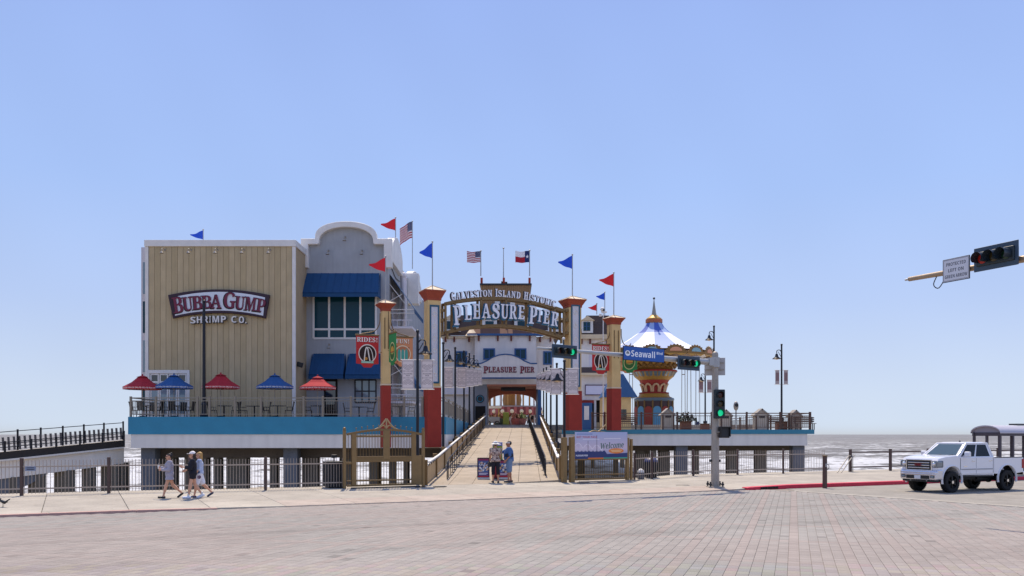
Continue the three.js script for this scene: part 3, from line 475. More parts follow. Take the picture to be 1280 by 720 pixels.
// ---------------------------------------------------------------- umbrellas, tables, chairs on the restaurant deck
const umbNames = [];
{
  const list = [[178, 469, 487, 'umbRed', 'leftmost red'], [217.5, 468, 486, 'umbBlue', 'left blue'], [276, 467, 486, 'umbRed', 'middle red'], [343.5, 468, 486, 'umbBlue', 'right blue'], [397, 470, 487, 'umbRed', 'rightmost red']];
  const print = (bg) => printed(512, 48, (g, w, h) => { g.fillStyle = bg; g.fillRect(0, 0, w, h); g.fillStyle = '#f3f0ea'; g.font = 'bold 34px serif'; g.textAlign = 'center'; g.fillText('BUBBA GUMP', w / 4, 36); g.fillText('BUBBA GUMP', w * .75, 36); }, .85);
  const pr = { umbRed: print('#b01c2c'), umbBlue: print('#17529e') };
  list.forEach(([px, pt, pb, mk, nm], i) => {
    const d = 54.1, R = 1.13, yR = PY(pb, d) - DL, yT = PY(pt, d) - DL, t = thing('patio_umbrella', `${nm} patio umbrella on the restaurant deck`, 'umbrella', V(PX(px, d), DL, -d), { turn: .35 + i * .7, group: 'umbrellas on the restaurant deck' });
    const n = 8, pt8 = (k, r, y) => V(Math.cos(k / n * 6.2832) * r, y, Math.sin(k / n * 6.2832) * r), cloth = [], vent = [];
    for (let k = 0; k < n; k++) {
      const A = (r, y) => [pt8(k, r, y), pt8(k + 1, r, y)], rows = [[.28, yT - .14], [.62, lerp(yT, yR, .5)], [R, yR + .16]];
      const g = []; for (let q = 0; q < rows.length - 1; q++) { const [a, b] = A(...rows[q]), [c, e] = A(...rows[q + 1]); g.push(quad(c, a, b, e)); }
      part(t, 'canopy_panel', g, M[mk]);
      const [a, b] = A(R, yR + .16), [c, e] = A(R * .99, yR); part(t, 'valance', [quad(e, c, a, b)], pr[mk], { uv: true });
      vent.push(new THREE.BufferGeometry().setFromPoints([pt8(k, .36, yT - .12), V(0, yT, 0), pt8(k + 1, .36, yT - .12)]));
      part(t, 'rib', bar(V(0, yT - .2, 0), pt8(k, R, yR + .14), .018, .02), M.galv);
    }
    vent.forEach((g) => g.computeVertexNormals()); part(t, 'vent_cap', vent, M[mk]); part(t, 'finial', ball(0, yT + .03, 0, .05), M[mk]);
    part(t, 'pole', rod(V(0, .02, 0), V(0, yT, 0), .024), M.galv); part(t, 'base', lathe([[0, .1], [.1, .1], [.28, .05], [.3, 0], [0, 0]], 18), M.dark);
    umbNames.push([nm, t.position.clone()]);
  });
  const table = thing('patio_table', 'x', 'table', [0, 0, 0], { group: 'tables under the umbrellas' });
  part(table, 'tabletop', rbx(-.42, .42, .71, .75, -.42, .42, .015, 1), M.dark); part(table, 'pedestal', rod(V(0, .03, 0), V(0, .71, 0), .045), M.black); part(table, 'foot', [rbx(-.34, .34, .0, .04, -.04, .04, .01, 1), rbx(-.04, .04, .0, .038, -.34, .34, .01, 1)], M.black);
  const chair = thing('patio_chair', 'x', 'chair', [0, 0, 0], { group: 'chairs at the patio tables' });
  part(chair, 'seat', rbx(-.22, .22, .43, .47, -.22, .22, .02, 1), M.black); part(chair, 'backrest', [-.15, -.05, .05, .15].map((x) => bar(V(x, .47, -.21), V(x, .95, -.30), .09, .02)).concat([rbx(-.22, .22, .92, 1.0, -.325, -.285, .02, 1)]), M.black);
  for (const [x, z] of [[-.2, -.2], [.2, -.2], [-.2, .2], [.2, .2]]) part(chair, 'leg', rod(V(x * .95, .44, z * .95), V(x * 1.1, 0, z * 1.15), .018, .015, 6), M.black);
  part(chair, 'armrest', [bar(V(-.22, .66, -.22), V(-.22, .66, .16), .04, .025), bar(V(.22, .66, -.22), V(.22, .66, .16), .04, .025), rod(V(-.22, .45, .14), V(-.22, .66, .14), .014), rod(V(.22, .45, .14), V(.22, .66, .14), .014)], M.black);
  let tUsed = 0, cUsed = 0;
  const put = (src, first, pos, turn, label) => { if (first) { src.position.copy(pos); src.rotation.y = turn; src.userData.label = label; } else copyOf(src, pos, turn, label); };
  const sets = umbNames.map(([nm, p]) => [`under the ${nm} umbrella`, p.clone().add(V(.0, 0, -.62))]);
  sets.push(['by the grey building door', V(PX(449, 57), DL, -57)], ['between the left gateway columns', V(PX(500, 56), DL, -56)], ['alone before the tan wall', V(PX(318, 55.2), DL, -55.2)]);
  sets.forEach(([where, p], i) => {
    put(table, !tUsed++, p, i * .2, `dark square patio table ${where}`);
    const spots = [[-.72, 0, Math.PI / 2, 'left'], [.72, 0, -Math.PI / 2, 'right']]; if (i < 2) spots.push([0, .72, Math.PI, 'near'], [0, -.72, 0, 'far']);
    for (const [x, z, turn, side] of spots) put(chair, !cUsed++, p.clone().add(V(x, 0, z)), turn + (rnd() - .5) * .3, `black patio chair on the ${side} side of the table ${where}`);
  });
}
// ---------------------------------------------------------------- gateway: four columns, lettered arch, banners, flags, lamp posts
const gA = [PX(541, 52), 52], gB = [PX(716, 55.5), 55.5], gL = Math.hypot(gB[0] - gA[0], gB[1] - gA[1]), gu = [(gB[0] - gA[0]) / gL, (gB[1] - gA[1]) / gL], gTurn = Math.atan2(gu[1], gu[0]);
const onRow = (px, py, back = 0) => { const ax = gA[0] + gu[1] * -back, ad = gA[1] + gu[0] * back, rx = (px - HX) / F, k = (rx * ad - ax) / (gu[0] - rx * gu[1]), d = ad + gu[1] * k; return { k, d, y: PY(py, d), v: P(px, py, d) }; };
const flagMats = {};
function flagOn(name, label, base, top, flag, w, h, { pole = .035, droop = 0, group = 'flags flying above the pier entrance', kind = 'pennant' } = {}) {
  const t = thing(name, label, 'flag', base, { group }), L = top - base.y;
  part(t, 'pole', rod(V(0, 0, 0), V(0, L, 0), pole, pole * .7), M.steel); part(t, 'finial', ball(0, L + .03, 0, pole * 1.6), M.steel);
  const nx = 18, ny = 8, pos = [], uv = [], idx = [];
  for (let j = 0; j <= ny; j++) for (let i = 0; i <= nx; i++) {
    const a = i / nx, b = j / ny, spread = kind === 'pennant' ? 1 - .93 * a : 1, wave = Math.sin(a * 8 + b * 1.4) * .11 * w * a;
    pos.push(-a * w * (1 - droop * .35), L - .04 - h * (.5 + (b - .5) * spread) - a * a * droop * w + Math.sin(a * 6 + 1) * .03 * h, wave); uv.push(a, 1 - b);
  }
  for (let j = 0; j < ny; j++) for (let i = 0; i < nx; i++) { const q = j * (nx + 1) + i; idx.push(q, q + nx + 1, q + 1, q + 1, q + nx + 1, q + nx + 2); }
  const g = new THREE.BufferGeometry(); g.setAttribute('position', new THREE.Float32BufferAttribute(pos, 3)); g.setAttribute('uv', new THREE.Float32BufferAttribute(uv, 2)); g.setIndex(idx); g.computeVertexNormals();
  part(t, 'cloth', g, flag, { uv: true }); return t;
}
// flag prints: u runs from the pole outwards
const usFlag = printed(380, 200, (g, w, h) => { for (let i = 0; i < 13; i++) { g.fillStyle = i & 1 ? '#e8e6ea' : '#a81c2e'; g.fillRect(0, i * h / 13, w, h / 13 + 1); } g.fillStyle = '#1f2c5e'; g.fillRect(0, 0, w * .4, h * 7 / 13); g.fillStyle = '#f0f0f4'; for (let r = 0; r < 9; r++) for (let c = 0; c < (r & 1 ? 5 : 6); c++) { g.beginPath(); g.arc(w * .4 * (c + .6 + (r & 1 ? .5 : 0)) / 6.2, h * 7 / 13 * (r + .7) / 9.4, 3.4, 0, 7); g.fill(); } }, .85);
const txFlag = printed(300, 200, (g, w, h) => { g.fillStyle = '#eceaf0'; g.fillRect(0, 0, w, h / 2); g.fillStyle = '#b01c30'; g.fillRect(0, h / 2, w, h / 2); g.fillStyle = '#1d2f66'; g.fillRect(0, 0, w / 3, h); g.fillStyle = '#fff'; g.beginPath(); for (let k = 0; k < 10; k++) { const a = -Math.PI / 2 + k * Math.PI / 5, r = k & 1 ? 14 : 36; g.lineTo(w / 6 + Math.cos(a) * r, h / 2 + Math.sin(a) * r); } g.fill(); }, .85);
const columnTop = {};
function gateColumn(name, label, px, d, wm, pyTop, pyCapB, pyRed, pyBase, big, capK) {
  const X = PX(px, d), y0 = PY(pyBase, d), yR = PY(pyRed, d), yC = PY(pyCapB, d), yT = PY(pyTop, d), w = wm / 2, cw = w * capK, t = thing('entrance_column', label, 'column', V(X, y0, -d), { turn: gTurn });
  const q = (y) => y - y0, hC = (yT - yC);
  part(t, 'red_base', rbx(-w * 1.07, w * 1.07, 0, q(yR), -w * 1.07, w * 1.07, .02, 1), M.brickRed);
  part(t, 'base_band', rbx(-w * 1.1, w * 1.1, q(yR) + .002, q(yR) + .09, -w * 1.1, w * 1.1, .02, 1), M.capTop);
  part(t, 'shaft', rbx(-w, w, q(yR) + .092, q(yC) - .01, -w, w, .02, 1), M.yellow);
  const fr = (y, k) => [V(-k, y, -k), V(k, y, -k), V(k, y, k), V(-k, y, k)], cap = [], prof = [[q(yC) - .12, w * 1.05], [q(yC), w * 1.08], [q(yC) + hC * .12, w * 1.2], [q(yC) + hC * .44, cw * .95], [q(yC) + hC * .48, cw], [q(yC) + hC * .58, cw]];
  for (let i = 0; i < prof.length - 1; i++) { const a = fr(...prof[i]), b = fr(...prof[i + 1]); for (let k = 0; k < 4; k++) { const n = (k + 1) & 3; cap.push(quad(a[k], b[k], b[n], a[n])); } }
  part(t, 'cap', cap, M.capRed);
  const rim = fr(q(yC) + hC * .58 + .002, cw * 1.02), tip = V(0, q(yT), 0); part(t, 'cap_roof', [...[0, 1, 2, 3].map((k) => { const g = new THREE.BufferGeometry().setFromPoints([rim[k], tip, rim[(k + 1) & 3]]); g.computeVertexNormals(); return g; }), quad(...rim), ...[0, 1, 2, 3].map((k) => bar(rim[k], tip, .06, .05))], M.capTop);
  if (big) {
    const a = w * .72, y1 = q(PY(372, d)) - .5, yb = q(yR) + .25;
    for (const s of [1, -1]) { const f = part(t, 'panel', [bx(-a + .09, a - .09, yb + .1, y1 - .1, s * w, s * (w + .03))], M.lilac); part(f, 'panel_frame', [bx(-a, -a + .08, yb, y1, s * (w - .01), s * (w + .06)), bx(a - .09, a, yb, y1, s * (w - .01), s * (w + .06)), bx(-a + .09, a - .09, yb, yb + .1, s * (w - .01), s * (w + .06)), bx(-a + .09, a - .09, y1 - .1, y1, s * (w - .01), s * (w + .06))], std(0x1f5570, .5)); const orn = []; for (let k = 0; k < 6; k++) orn.push(new THREE.TorusGeometry(.12, .025, 5, 14).translate(0, lerp(yb + .5, y1 - .5, k / 5), s * (w + .035)), rod(V(0, lerp(yb + .5, y1 - .5, k / 5) - .3, s * (w + .035)), V(0, lerp(yb + .5, y1 - .5, k / 5) + .3, s * (w + .035)), .018)); part(f, 'ornament', orn, M.white); }
  } else for (const s of [-.45, .45]) part(t, 'groove_strip', rbx(s * w - .03, s * w + .03, q(yC) - 2.3, q(yC) - .5, w, w + .03, .01, 1), M.bronze);
  columnTop[px] = V(X, yT, -d); return t;
}
gateColumn('entrance_column', 'leftmost of the four gateway columns, a slim yellow one with the rides banner', 482, 51, .48, 375, 387, 482, 559.5, false, 2.04);
gateColumn('entrance_column', 'big panelled gateway column at the left end of the lettered arch', 540.5, 52, .8, 357, 374, 485, 559, true, 1.59);
gateColumn('entrance_column', 'big panelled gateway column at the right end of the lettered arch', 715.5, 55.5, .85, 370, 383, 489, 538, true, 1.56);
gateColumn('entrance_column', 'rightmost of the four gateway columns, a slim yellow one beside the swing ride', 767.3, 57, .66, 394, 404, 486, 538, false, 1.64);
{ // arch of brown steel with two rows of letters
  const t = thing('entrance_arch', 'brown steel arch carrying the PLEASURE PIER letters between the big columns', 'arch sign', V(gA[0], DL, -gA[1]), { turn: gTurn }), L = (px, py) => { const r = onRow(px, py); return [r.k, r.y - DL]; };
  const up = (px) => { const x = (px - 554) / 148; return 380.6 - 35 * x + 43.5 * x * x; }, lo = (px) => { const x = (px - 556) / 144; return 416 - 37.8 * x + 43.8 * x * x; };
  for (const z of [.3, -.3]) {
    const c1 = [], c2 = []; for (let i = 0; i <= 14; i++) { const p = lerp(554, 703, i / 14); c1.push(L(p, up(p))); c2.push(L(p, lo(p))); }
    const beam = (c) => c.slice(1).map((b, i) => bar(V(c[i][0], c[i][1], z), V(b[0], b[1], z), .14, .17));
    part(t, 'upper_chord', beam(c1), M.bronze); part(t, 'lower_chord', beam(c2), M.bronze);
    const sideBeam = (p) => bar(V(...L(p, up(p)), z), V(...L(p, lo(p)), z), .12, .14);
    for (const p of [554.8, 566.5, 599, 630, 660, 690.5, 702.3]) part(t, 'upright', sideBeam(p), M.bronze2);
  }
  for (const p of [554.8, 599, 660, 702.3]) part(t, 'cross_tie', [rod(V(...L(p, up(p)), -.3), V(...L(p, up(p)), .3), .05), rod(V(...L(p, lo(p)), -.3), V(...L(p, lo(p)), .3), .05)], M.bronze);
  for (const [p, e] of [[553, 549], [704, 708]]) for (const y of [389, 401, 417]) { const a = L(p, y), b = L(e, y); part(t, 'bracket', [bar(V(a[0], a[1], 0), V(b[0], a[1], 0), .7, .16)], M.bronze); }
  for (const [p, y] of [[557, 424], [699, 430]]) { const a = L(p, lo(p)), b = L(p, y); part(t, 'drop_post', bar(V(a[0], a[1], .3), V(b[0], b[1], .3), .12, .14), M.bronze2); }
  const mW = std(0xe9ebf4, .4), mB = std(0x2a6384, .5), mK = std(0x23262e, .5);
  for (const [ch, px, a, b, w] of [['P', 569.5, 383, 408.5, 11], ['L', 582, 383, 402, 9], ['E', 592.5, 381.5, 400.5, 9.5], ['A', 605, 381, 399.5, 11.5], ['S', 617, 380.5, 400.5, 10], ['U', 628, 381.5, 400.5, 10.5], ['R', 638.5, 382, 400.8, 10.5], ['E', 649, 383, 401, 9], ['P', 663.5, 383.5, 407, 11], ['I', 672, 388.5, 404, 4.5], ['E', 680.5, 389, 406.5, 8.5], ['R', 690.8, 391, 409.5, 10]]) {
    const qx = 565.4 + (px - 566) * .978, lo2 = L(qx, b), hi = L(qx, a), h = hi[1] - lo2[1], m = 53.5 / F, rot = -(px - 622) * .0014, geo = (k, dz, dep) => letterGeo(ch, w * m * k, h * k, dep, serifBold).translate(0, -h * (k - 1) / 2, 0).rotateZ(rot).translate(lo2[0], lo2[1], .38 + dz);
    const q = part(t, 'letter', geo(.94, .2, .06), mW); part(q, 'letter_body', geo(1.08, 0, .195).translate(-.03, -.03, 0), mB);
  }
  const text = 'GALVESTON ISLAND HISTORIC', adv = [...text].map((c) => c === ' ' ? .62 : c === 'I' ? .55 : 'NDGOHR'.includes(c) ? 1.08 : .98), tot = adv.reduce((a, b) => a + b, 0); let x = 562.5;
  [...text].forEach((c, i) => { const w = adv[i] * 134 / tot, px = x + w / 2; x += w; if (c === ' ') return; const y = up(px) - 1.6, s = 'GIH'.includes(c) && (i === 0 || text[i - 1] === ' ') ? 1.18 : 1, a = L(562 + (px - 562.5) * .966, y), m = 53.5 / F, rot = -(px - 622) * .0028; part(t, 'small_letter', letterGeo(c, w * .86 * m, 8.2 * s * m, .07).rotateZ(rot).translate(a[0], a[1], .36), mW); part(t, 'small_letter_back', letterGeo(c, w * 1.08 * m, 9.6 * s * m, .07).rotateZ(rot).translate(a[0] - .025, a[1] - .05, .28), mK); });
}
// hanging banners of the slim columns: print both sides, rod above, scalloped foot
const oval = (g, w, h, rim, fill) => { g.fillStyle = rim; g.beginPath(); g.ellipse(w / 2, h * .56, w * .40, h * .30, 0, 0, 7); g.fill(); g.fillStyle = fill; g.beginPath(); g.ellipse(w / 2, h * .56, w * .36, h * .265, 0, 0, 7); g.fill(); };
const head = (g, w, s, c = '#f4efe6') => { g.fillStyle = '#3a1210'; g.font = 'bold 70px serif'; g.textAlign = 'center'; g.fillText(s, w / 2 + 4, 72, w - 10); g.fillStyle = c; g.fillText(s, w / 2, 68, w - 10); };
const prints = {
  rides: printed(256, 360, (g, w, h) => { g.fillStyle = '#c22a2c'; g.fillRect(0, 0, w, h); g.strokeStyle = '#d9a24a'; g.lineWidth = 3; for (let i = 0; i < 9; i++) { g.globalAlpha = .35; g.beginPath(); g.moveTo(w / 2, h * .56); g.lineTo(w / 2 + Math.cos(i * .7) * 200, h * .56 + Math.sin(i * .7) * 260); g.stroke(); } g.globalAlpha = 1; head(g, w, 'RIDES!'); oval(g, w, h, '#eadfd2', '#2a1410'); g.strokeStyle = '#f0e6da'; g.lineWidth = 13; g.beginPath(); g.moveTo(w * .36, h * .80); g.quadraticCurveTo(w * .42, h * .2, w * .52, h * .42); g.quadraticCurveTo(w * .58, h * .7, w * .62, h * .8); g.stroke(); g.lineWidth = 9; g.beginPath(); g.moveTo(w * .52, h * .36); g.quadraticCurveTo(w * .72, h * .36, w * .76, h * .78); g.stroke(); g.fillStyle = '#c98a3a'; g.beginPath(); g.arc(w * .44, h * .72, 17, 0, 7); g.fill(); g.fillStyle = '#6fb49a'; g.fillRect(w * .22, h * .80, w * .56, 24); g.fillStyle = '#f0ece0'; for (let i = 0; i < 9; i++) g.fillRect(w * .26 + i * 14, h * .82, 8, 10); }),
  fun: printed(256, 360, (g, w, h) => { g.fillStyle = '#d98f62'; g.fillRect(0, 0, w, h); head(g, w, 'FUN!', '#f6f0e2'); oval(g, w, h, '#efd9b8', '#c47d55'); g.fillStyle = '#4fa79a'; for (let i = 0; i < 3; i++) { g.beginPath(); g.ellipse(w * (.32 + i * .18), h * .6, 20, 78, 0, 0, 7); g.fill(); } g.fillStyle = '#eadfcf'; for (let i = 0; i < 2; i++) g.fillRect(w * (.39 + i * .18), h * .42, 7, 120); g.fillStyle = '#8e2c2a'; for (const [a, b] of [[.2, .3], [.8, .34], [.75, .8], [.22, .85]]) { g.beginPath(); g.arc(w * a, h * b, 8, 0, 7); g.fill(); } }),
  food: printed(256, 360, (g, w, h) => { g.fillStyle = '#2f8a4a'; g.fillRect(0, 0, w, h); oval(g, w, h, '#e4d58f', '#3a6a34'); g.fillStyle = '#d9a441'; g.beginPath(); g.ellipse(w / 2, h * .52, 60, 46, 0, 0, 7); g.fill(); g.fillStyle = '#b6442e'; g.fillRect(w * .3, h * .56, w * .4, 16); g.fillStyle = '#8fbf5a'; g.fillRect(w * .28, h * .6, w * .44, 10); }),
};
function banner(label, px, d, k0, k1, pyT, pyB, mat, turn, lift = 0) {
  const x = PX(px, d), yT = PY(pyT, d), yB = PY(pyB, d), w = Math.abs(k1 - k0), h = yT - yB, t = thing('hanging_banner', label, 'banner', V(x, yB, -d), { turn, group: 'shaped banners on the slim columns' }), m = (k0 + k1) / 2;
  const edge = [[-w / 2, h], [w / 2, h], [w / 2, h * .12], [w * .28, h * .10], [w * .16, 0], [-w * .16, 0], [-w * .28, h * .10], [-w / 2, h * .12]];
  const g = merged(ext(edge, .05)); const uv = g.attributes.uv, p = g.attributes.position; for (let i = 0; i < p.count; i++) uv.setXY(i, p.getX(i) / w + .5, p.getY(i) / h);
  g.translate(m, 0, -.025); const b = part(t, 'print', g, mat, { uv: true });
  part(t, 'hanger', [rbx(m - w / 2 - .05, m + w / 2 + .05, h + .003, h + .10, -.05, .05, .02, 1), pipe([[m * .3, h + 1.35, 0], [m * .34, h + .75, 0], [m * .55, h + .35, 0], [m + w * .3 * Math.sign(m), h + .1, 0]], .03, 16, 6), pipe([[m * .22, h * .5, 0], [m * .5, h * .48, 0]], .02, 4, 5)], M.bronze);
  return t;
}
banner('red RIDES! banner on the leftmost slim column', 482, 50.95, -1.72, -.42, 421, 460, prints.rides, gTurn);
banner('orange FUN! banner on the leftmost slim column', 482, 50.95, .42, 1.62, 421.5, 457.5, prints.fun, gTurn);
banner('green banner on the front of the leftmost slim column', 483.5, 50.8, .42, 1.5, 419.5, 458, prints.food, gTurn - Math.PI / 2 + .1);
banner('red rides banner on the rightmost slim column, behind the signal arm', 767.5, 56.95, -1.58, -.36, 432, 468, prints.rides, gTurn);
banner('orange banner on the right of the rightmost slim column', 767.5, 56.95, .46, 1.5, 446, 466, prints.fun, gTurn);
banner('green banner on the front of the rightmost slim column', 772, 56.8, .42, 1.6, 438, 467, prints.food, gTurn - Math.PI / 2 + .35);
// flags
{
  const ct = columnTop, F1 = (l, v, pyTop, d, m, w, h, o) => flagOn('flag', l, v, PY(pyTop, d), m, w, h, o);
  F1('red pennant on the leftmost slim gateway column', ct[482], 321.5, 51, M.red, .95, .85); F1('blue pennant on the big column at the left end of the arch', ct[540.5], 303, 52, M.blue, .8, .95, { droop: .15 });
  F1('blue pennant on the big column at the right end of the arch', ct[715.5], 319, 55.5, M.blue, .9, .86); F1('red pennant on the rightmost slim gateway column', ct[767.3], 341.5, 57, M.red, .95, .86);
  const fl = (l, px, pyB, pyT, d, m, w, h, o) => flagOn('flag', l, P(px, pyB, d), PY(pyT, d), m, w, h, o);
  fl('blue pennant behind the roof edge of the tan restaurant', 254, 306, 287.5, 66, M.blue, .95, .7); fl('red pennant above the right shoulder of the grey building', 494.5, 300, 272.5, 63, M.red, 1.05, .9);
  fl('striped national flag on the tall pole beside the grey parapet', 515.5, 336, 277, 70, usFlag, 1.2, 1.3, { droop: .5, kind: 'flag' });
  fl('striped national flag at the left of the brown tower roof', 601, 345, 314, 92.4, usFlag, 1.45, 1.15, { kind: 'flag', pole: .06 }); fl('state flag with a lone star at the right of the brown tower roof', 662, 345, 313.5, 92.4, txFlag, 1.5, 1.2, { kind: 'flag', pole: .06 });
  fl('small blue pennant behind the right mansard roof', 756, 396, 365.5, 96, M.blue, .95, .85, { pole: .05 }); fl('small red pennant on the right mansard roof', 746, 393, 380, 92, M.red, .9, .72, { pole: .05 });
}
// lamp posts with two printed banners each, along both sides of the ramp
const pierPrint = printed(200, 480, (g, w, h) => { g.fillStyle = '#d8ccca'; g.fillRect(0, 0, w, h); g.strokeStyle = '#75696e'; g.lineWidth = 6; const fan = (y, s) => { for (let r = 26; r < 96; r += 20) { g.beginPath(); g.arc(w / 2, y, r, s > 0 ? 0 : Math.PI, s > 0 ? Math.PI : 0); g.stroke(); } for (let k = 0; k < 8; k++) { g.beginPath(); g.moveTo(24 + k * 22, y + s * 100); g.lineTo(24 + k * 22, y + s * 130); g.stroke(); } }; fan(70, 1); fan(410, -1); g.strokeRect(12, 14, w - 24, h - 28); g.fillStyle = '#4d4247'; g.font = 'bold 27px serif'; g.textAlign = 'center'; g.fillText('PLEASURE', w / 2, 238); g.fillText('PIER', w / 2, 268); });
function lampPost(label, pos, hgt, lampSide, o = {}) {
  const t = thing('lamp_post', label, 'lamp post', pos, { group: o.group || 'banner lamp posts beside the ramp', turn: o.turn || 0 }), r = o.r || .075;
  part(t, 'base', lathe([[0, 0], [.24, 0], [.24, .12], [.17, .2], [.15, .7], [.19, .78], [.12, .9], [0, .9]], 14), M.blackMetal);
  part(t, 'pole', [rod(V(0, .85, 0), V(0, hgt, 0), r, r * .8, 10), ball(0, hgt, 0, r * 1.1)], M.blackMetal);
  if (lampSide) { const s = lampSide; part(t, 'arm', [pipe([[0, hgt - .55, 0], [s * .15, hgt - .38, 0], [s * .33, hgt - .42, 0], [s * .36, hgt - .62, 0]], .03, 16, 6), pipe([[0, hgt - .95, 0], [s * .12, hgt - .75, 0], [s * .26, hgt - .5, 0]], .02, 10, 5)], M.blackMetal); const l = part(t, 'lamp_shade', lathe([[.05, .28], [.09, .22], [.13, .05], [.3, -.08], [.31, -.11], [.12, -.04], [0, -.02]], 18, s * .36, hgt - .92, 0), M.blackMetal); part(l, 'lens', lathe([[0, -.17], [.12, -.14], [.17, -.06], [0, -.05]], 14, s * .36, hgt - .92, 0), M.capTop); }
  if (o.flags !== 0) { const bt = o.bt || 5.5, bh = o.bh || 1.3, bw = o.bw || .55, m = o.mat || pierPrint; for (const s of o.flags ? [o.flags] : [-1, 1]) { const x0 = s * .16, x1 = s * (.16 + bw), n = 6, g = []; const b = part(t, 'banner', [(() => { const pg = new THREE.PlaneGeometry(bw, bh, 6, 1), p = pg.attributes.position; for (let i = 0; i < p.count; i++) p.setZ(i, Math.sin((p.getX(i) / bw + .5) * 3.1) * .05); pg.translate((x0 + x1) / 2, bt - bh / 2, 0); return pg; })()], m, { uv: true }); part(b, 'banner_rod', [rod(V(0, bt + .02, 0), V(x1 + s * .05, bt + .02, 0), .018), rod(V(0, bt - bh - .02, 0), V(x1 + s * .05, bt - bh - .02, 0), .018)], M.trim); } }
  return t;
}
{
  const L = [['nearest', G(522, 605).z * -1 + .6, 522], ['second', 50, 554], ['third', 58, 569], ['fourth', 65.5, 580], ['fifth', 72, 586.7], ['farthest', 79, 592.5]];
  L.forEach(([w, d, px], i) => lampPost(`${w} banner lamp post along the left side of the ramp`, V(PX(px, d), i ? rampY(d) - .1 : ground(PX(px, d), d), -d), 6.85, 1, { bt: 5.55, turn: i ? .12 : 0, flags: i === 1 ? 0 : undefined }));
  const R = [['nearest', 45.5, 705.5], ['second', 55, 696], ['third', 66, 688.5], ['fourth', 77, 683], ['farthest', 86, 679.5]];
  R.forEach(([w, d, px], i) => lampPost(`${w} banner lamp post along the right side of the ramp`, V(PX(px, d), rampY(d) - .1, -d), 5.75, -1, { bt: [5.35, 5.3, 5.25, 5.2, 5.1][i], turn: -.08 }));
  lampPost('tall black lamp post standing before the tan restaurant wall', V(PX(255, 53.2), DL, -53.2), PY(377, 53.2) - DL, 0, { flags: 0, r: .1, group: undefined });
  const pale = printed(64, 128, (g, w, h) => { g.fillStyle = '#b9a9a4'; g.fillRect(0, 0, w, h); g.fillStyle = '#8c6f70'; g.fillRect(8, 20, w - 16, h - 50); });
  lampPost('black lamp post rising behind the traffic signal pole', V(PX(892.5, 66), DR, -66), PY(408, 66) - DR, -1, { flags: 0, group: 'lamp posts on the swing ride deck' });
  lampPost('black lamp post with two brown banners left of the signal pole', V(PX(881.5, 78), DR, -78), PY(462, 78) - DR, -1, { bt: PY(475, 78) - DR, bh: 1.1, bw: .42, mat: pale, group: 'lamp posts on the swing ride deck' });
  lampPost('black lamp post with a pale banner near the end of the deck', V(PX(977, 64), DR, -64), PY(431, 64) - DR, -1, { bt: PY(463, 64) - DR, bh: 1.0, bw: .3, mat: pale, group: 'lamp posts on the swing ride deck' });
}
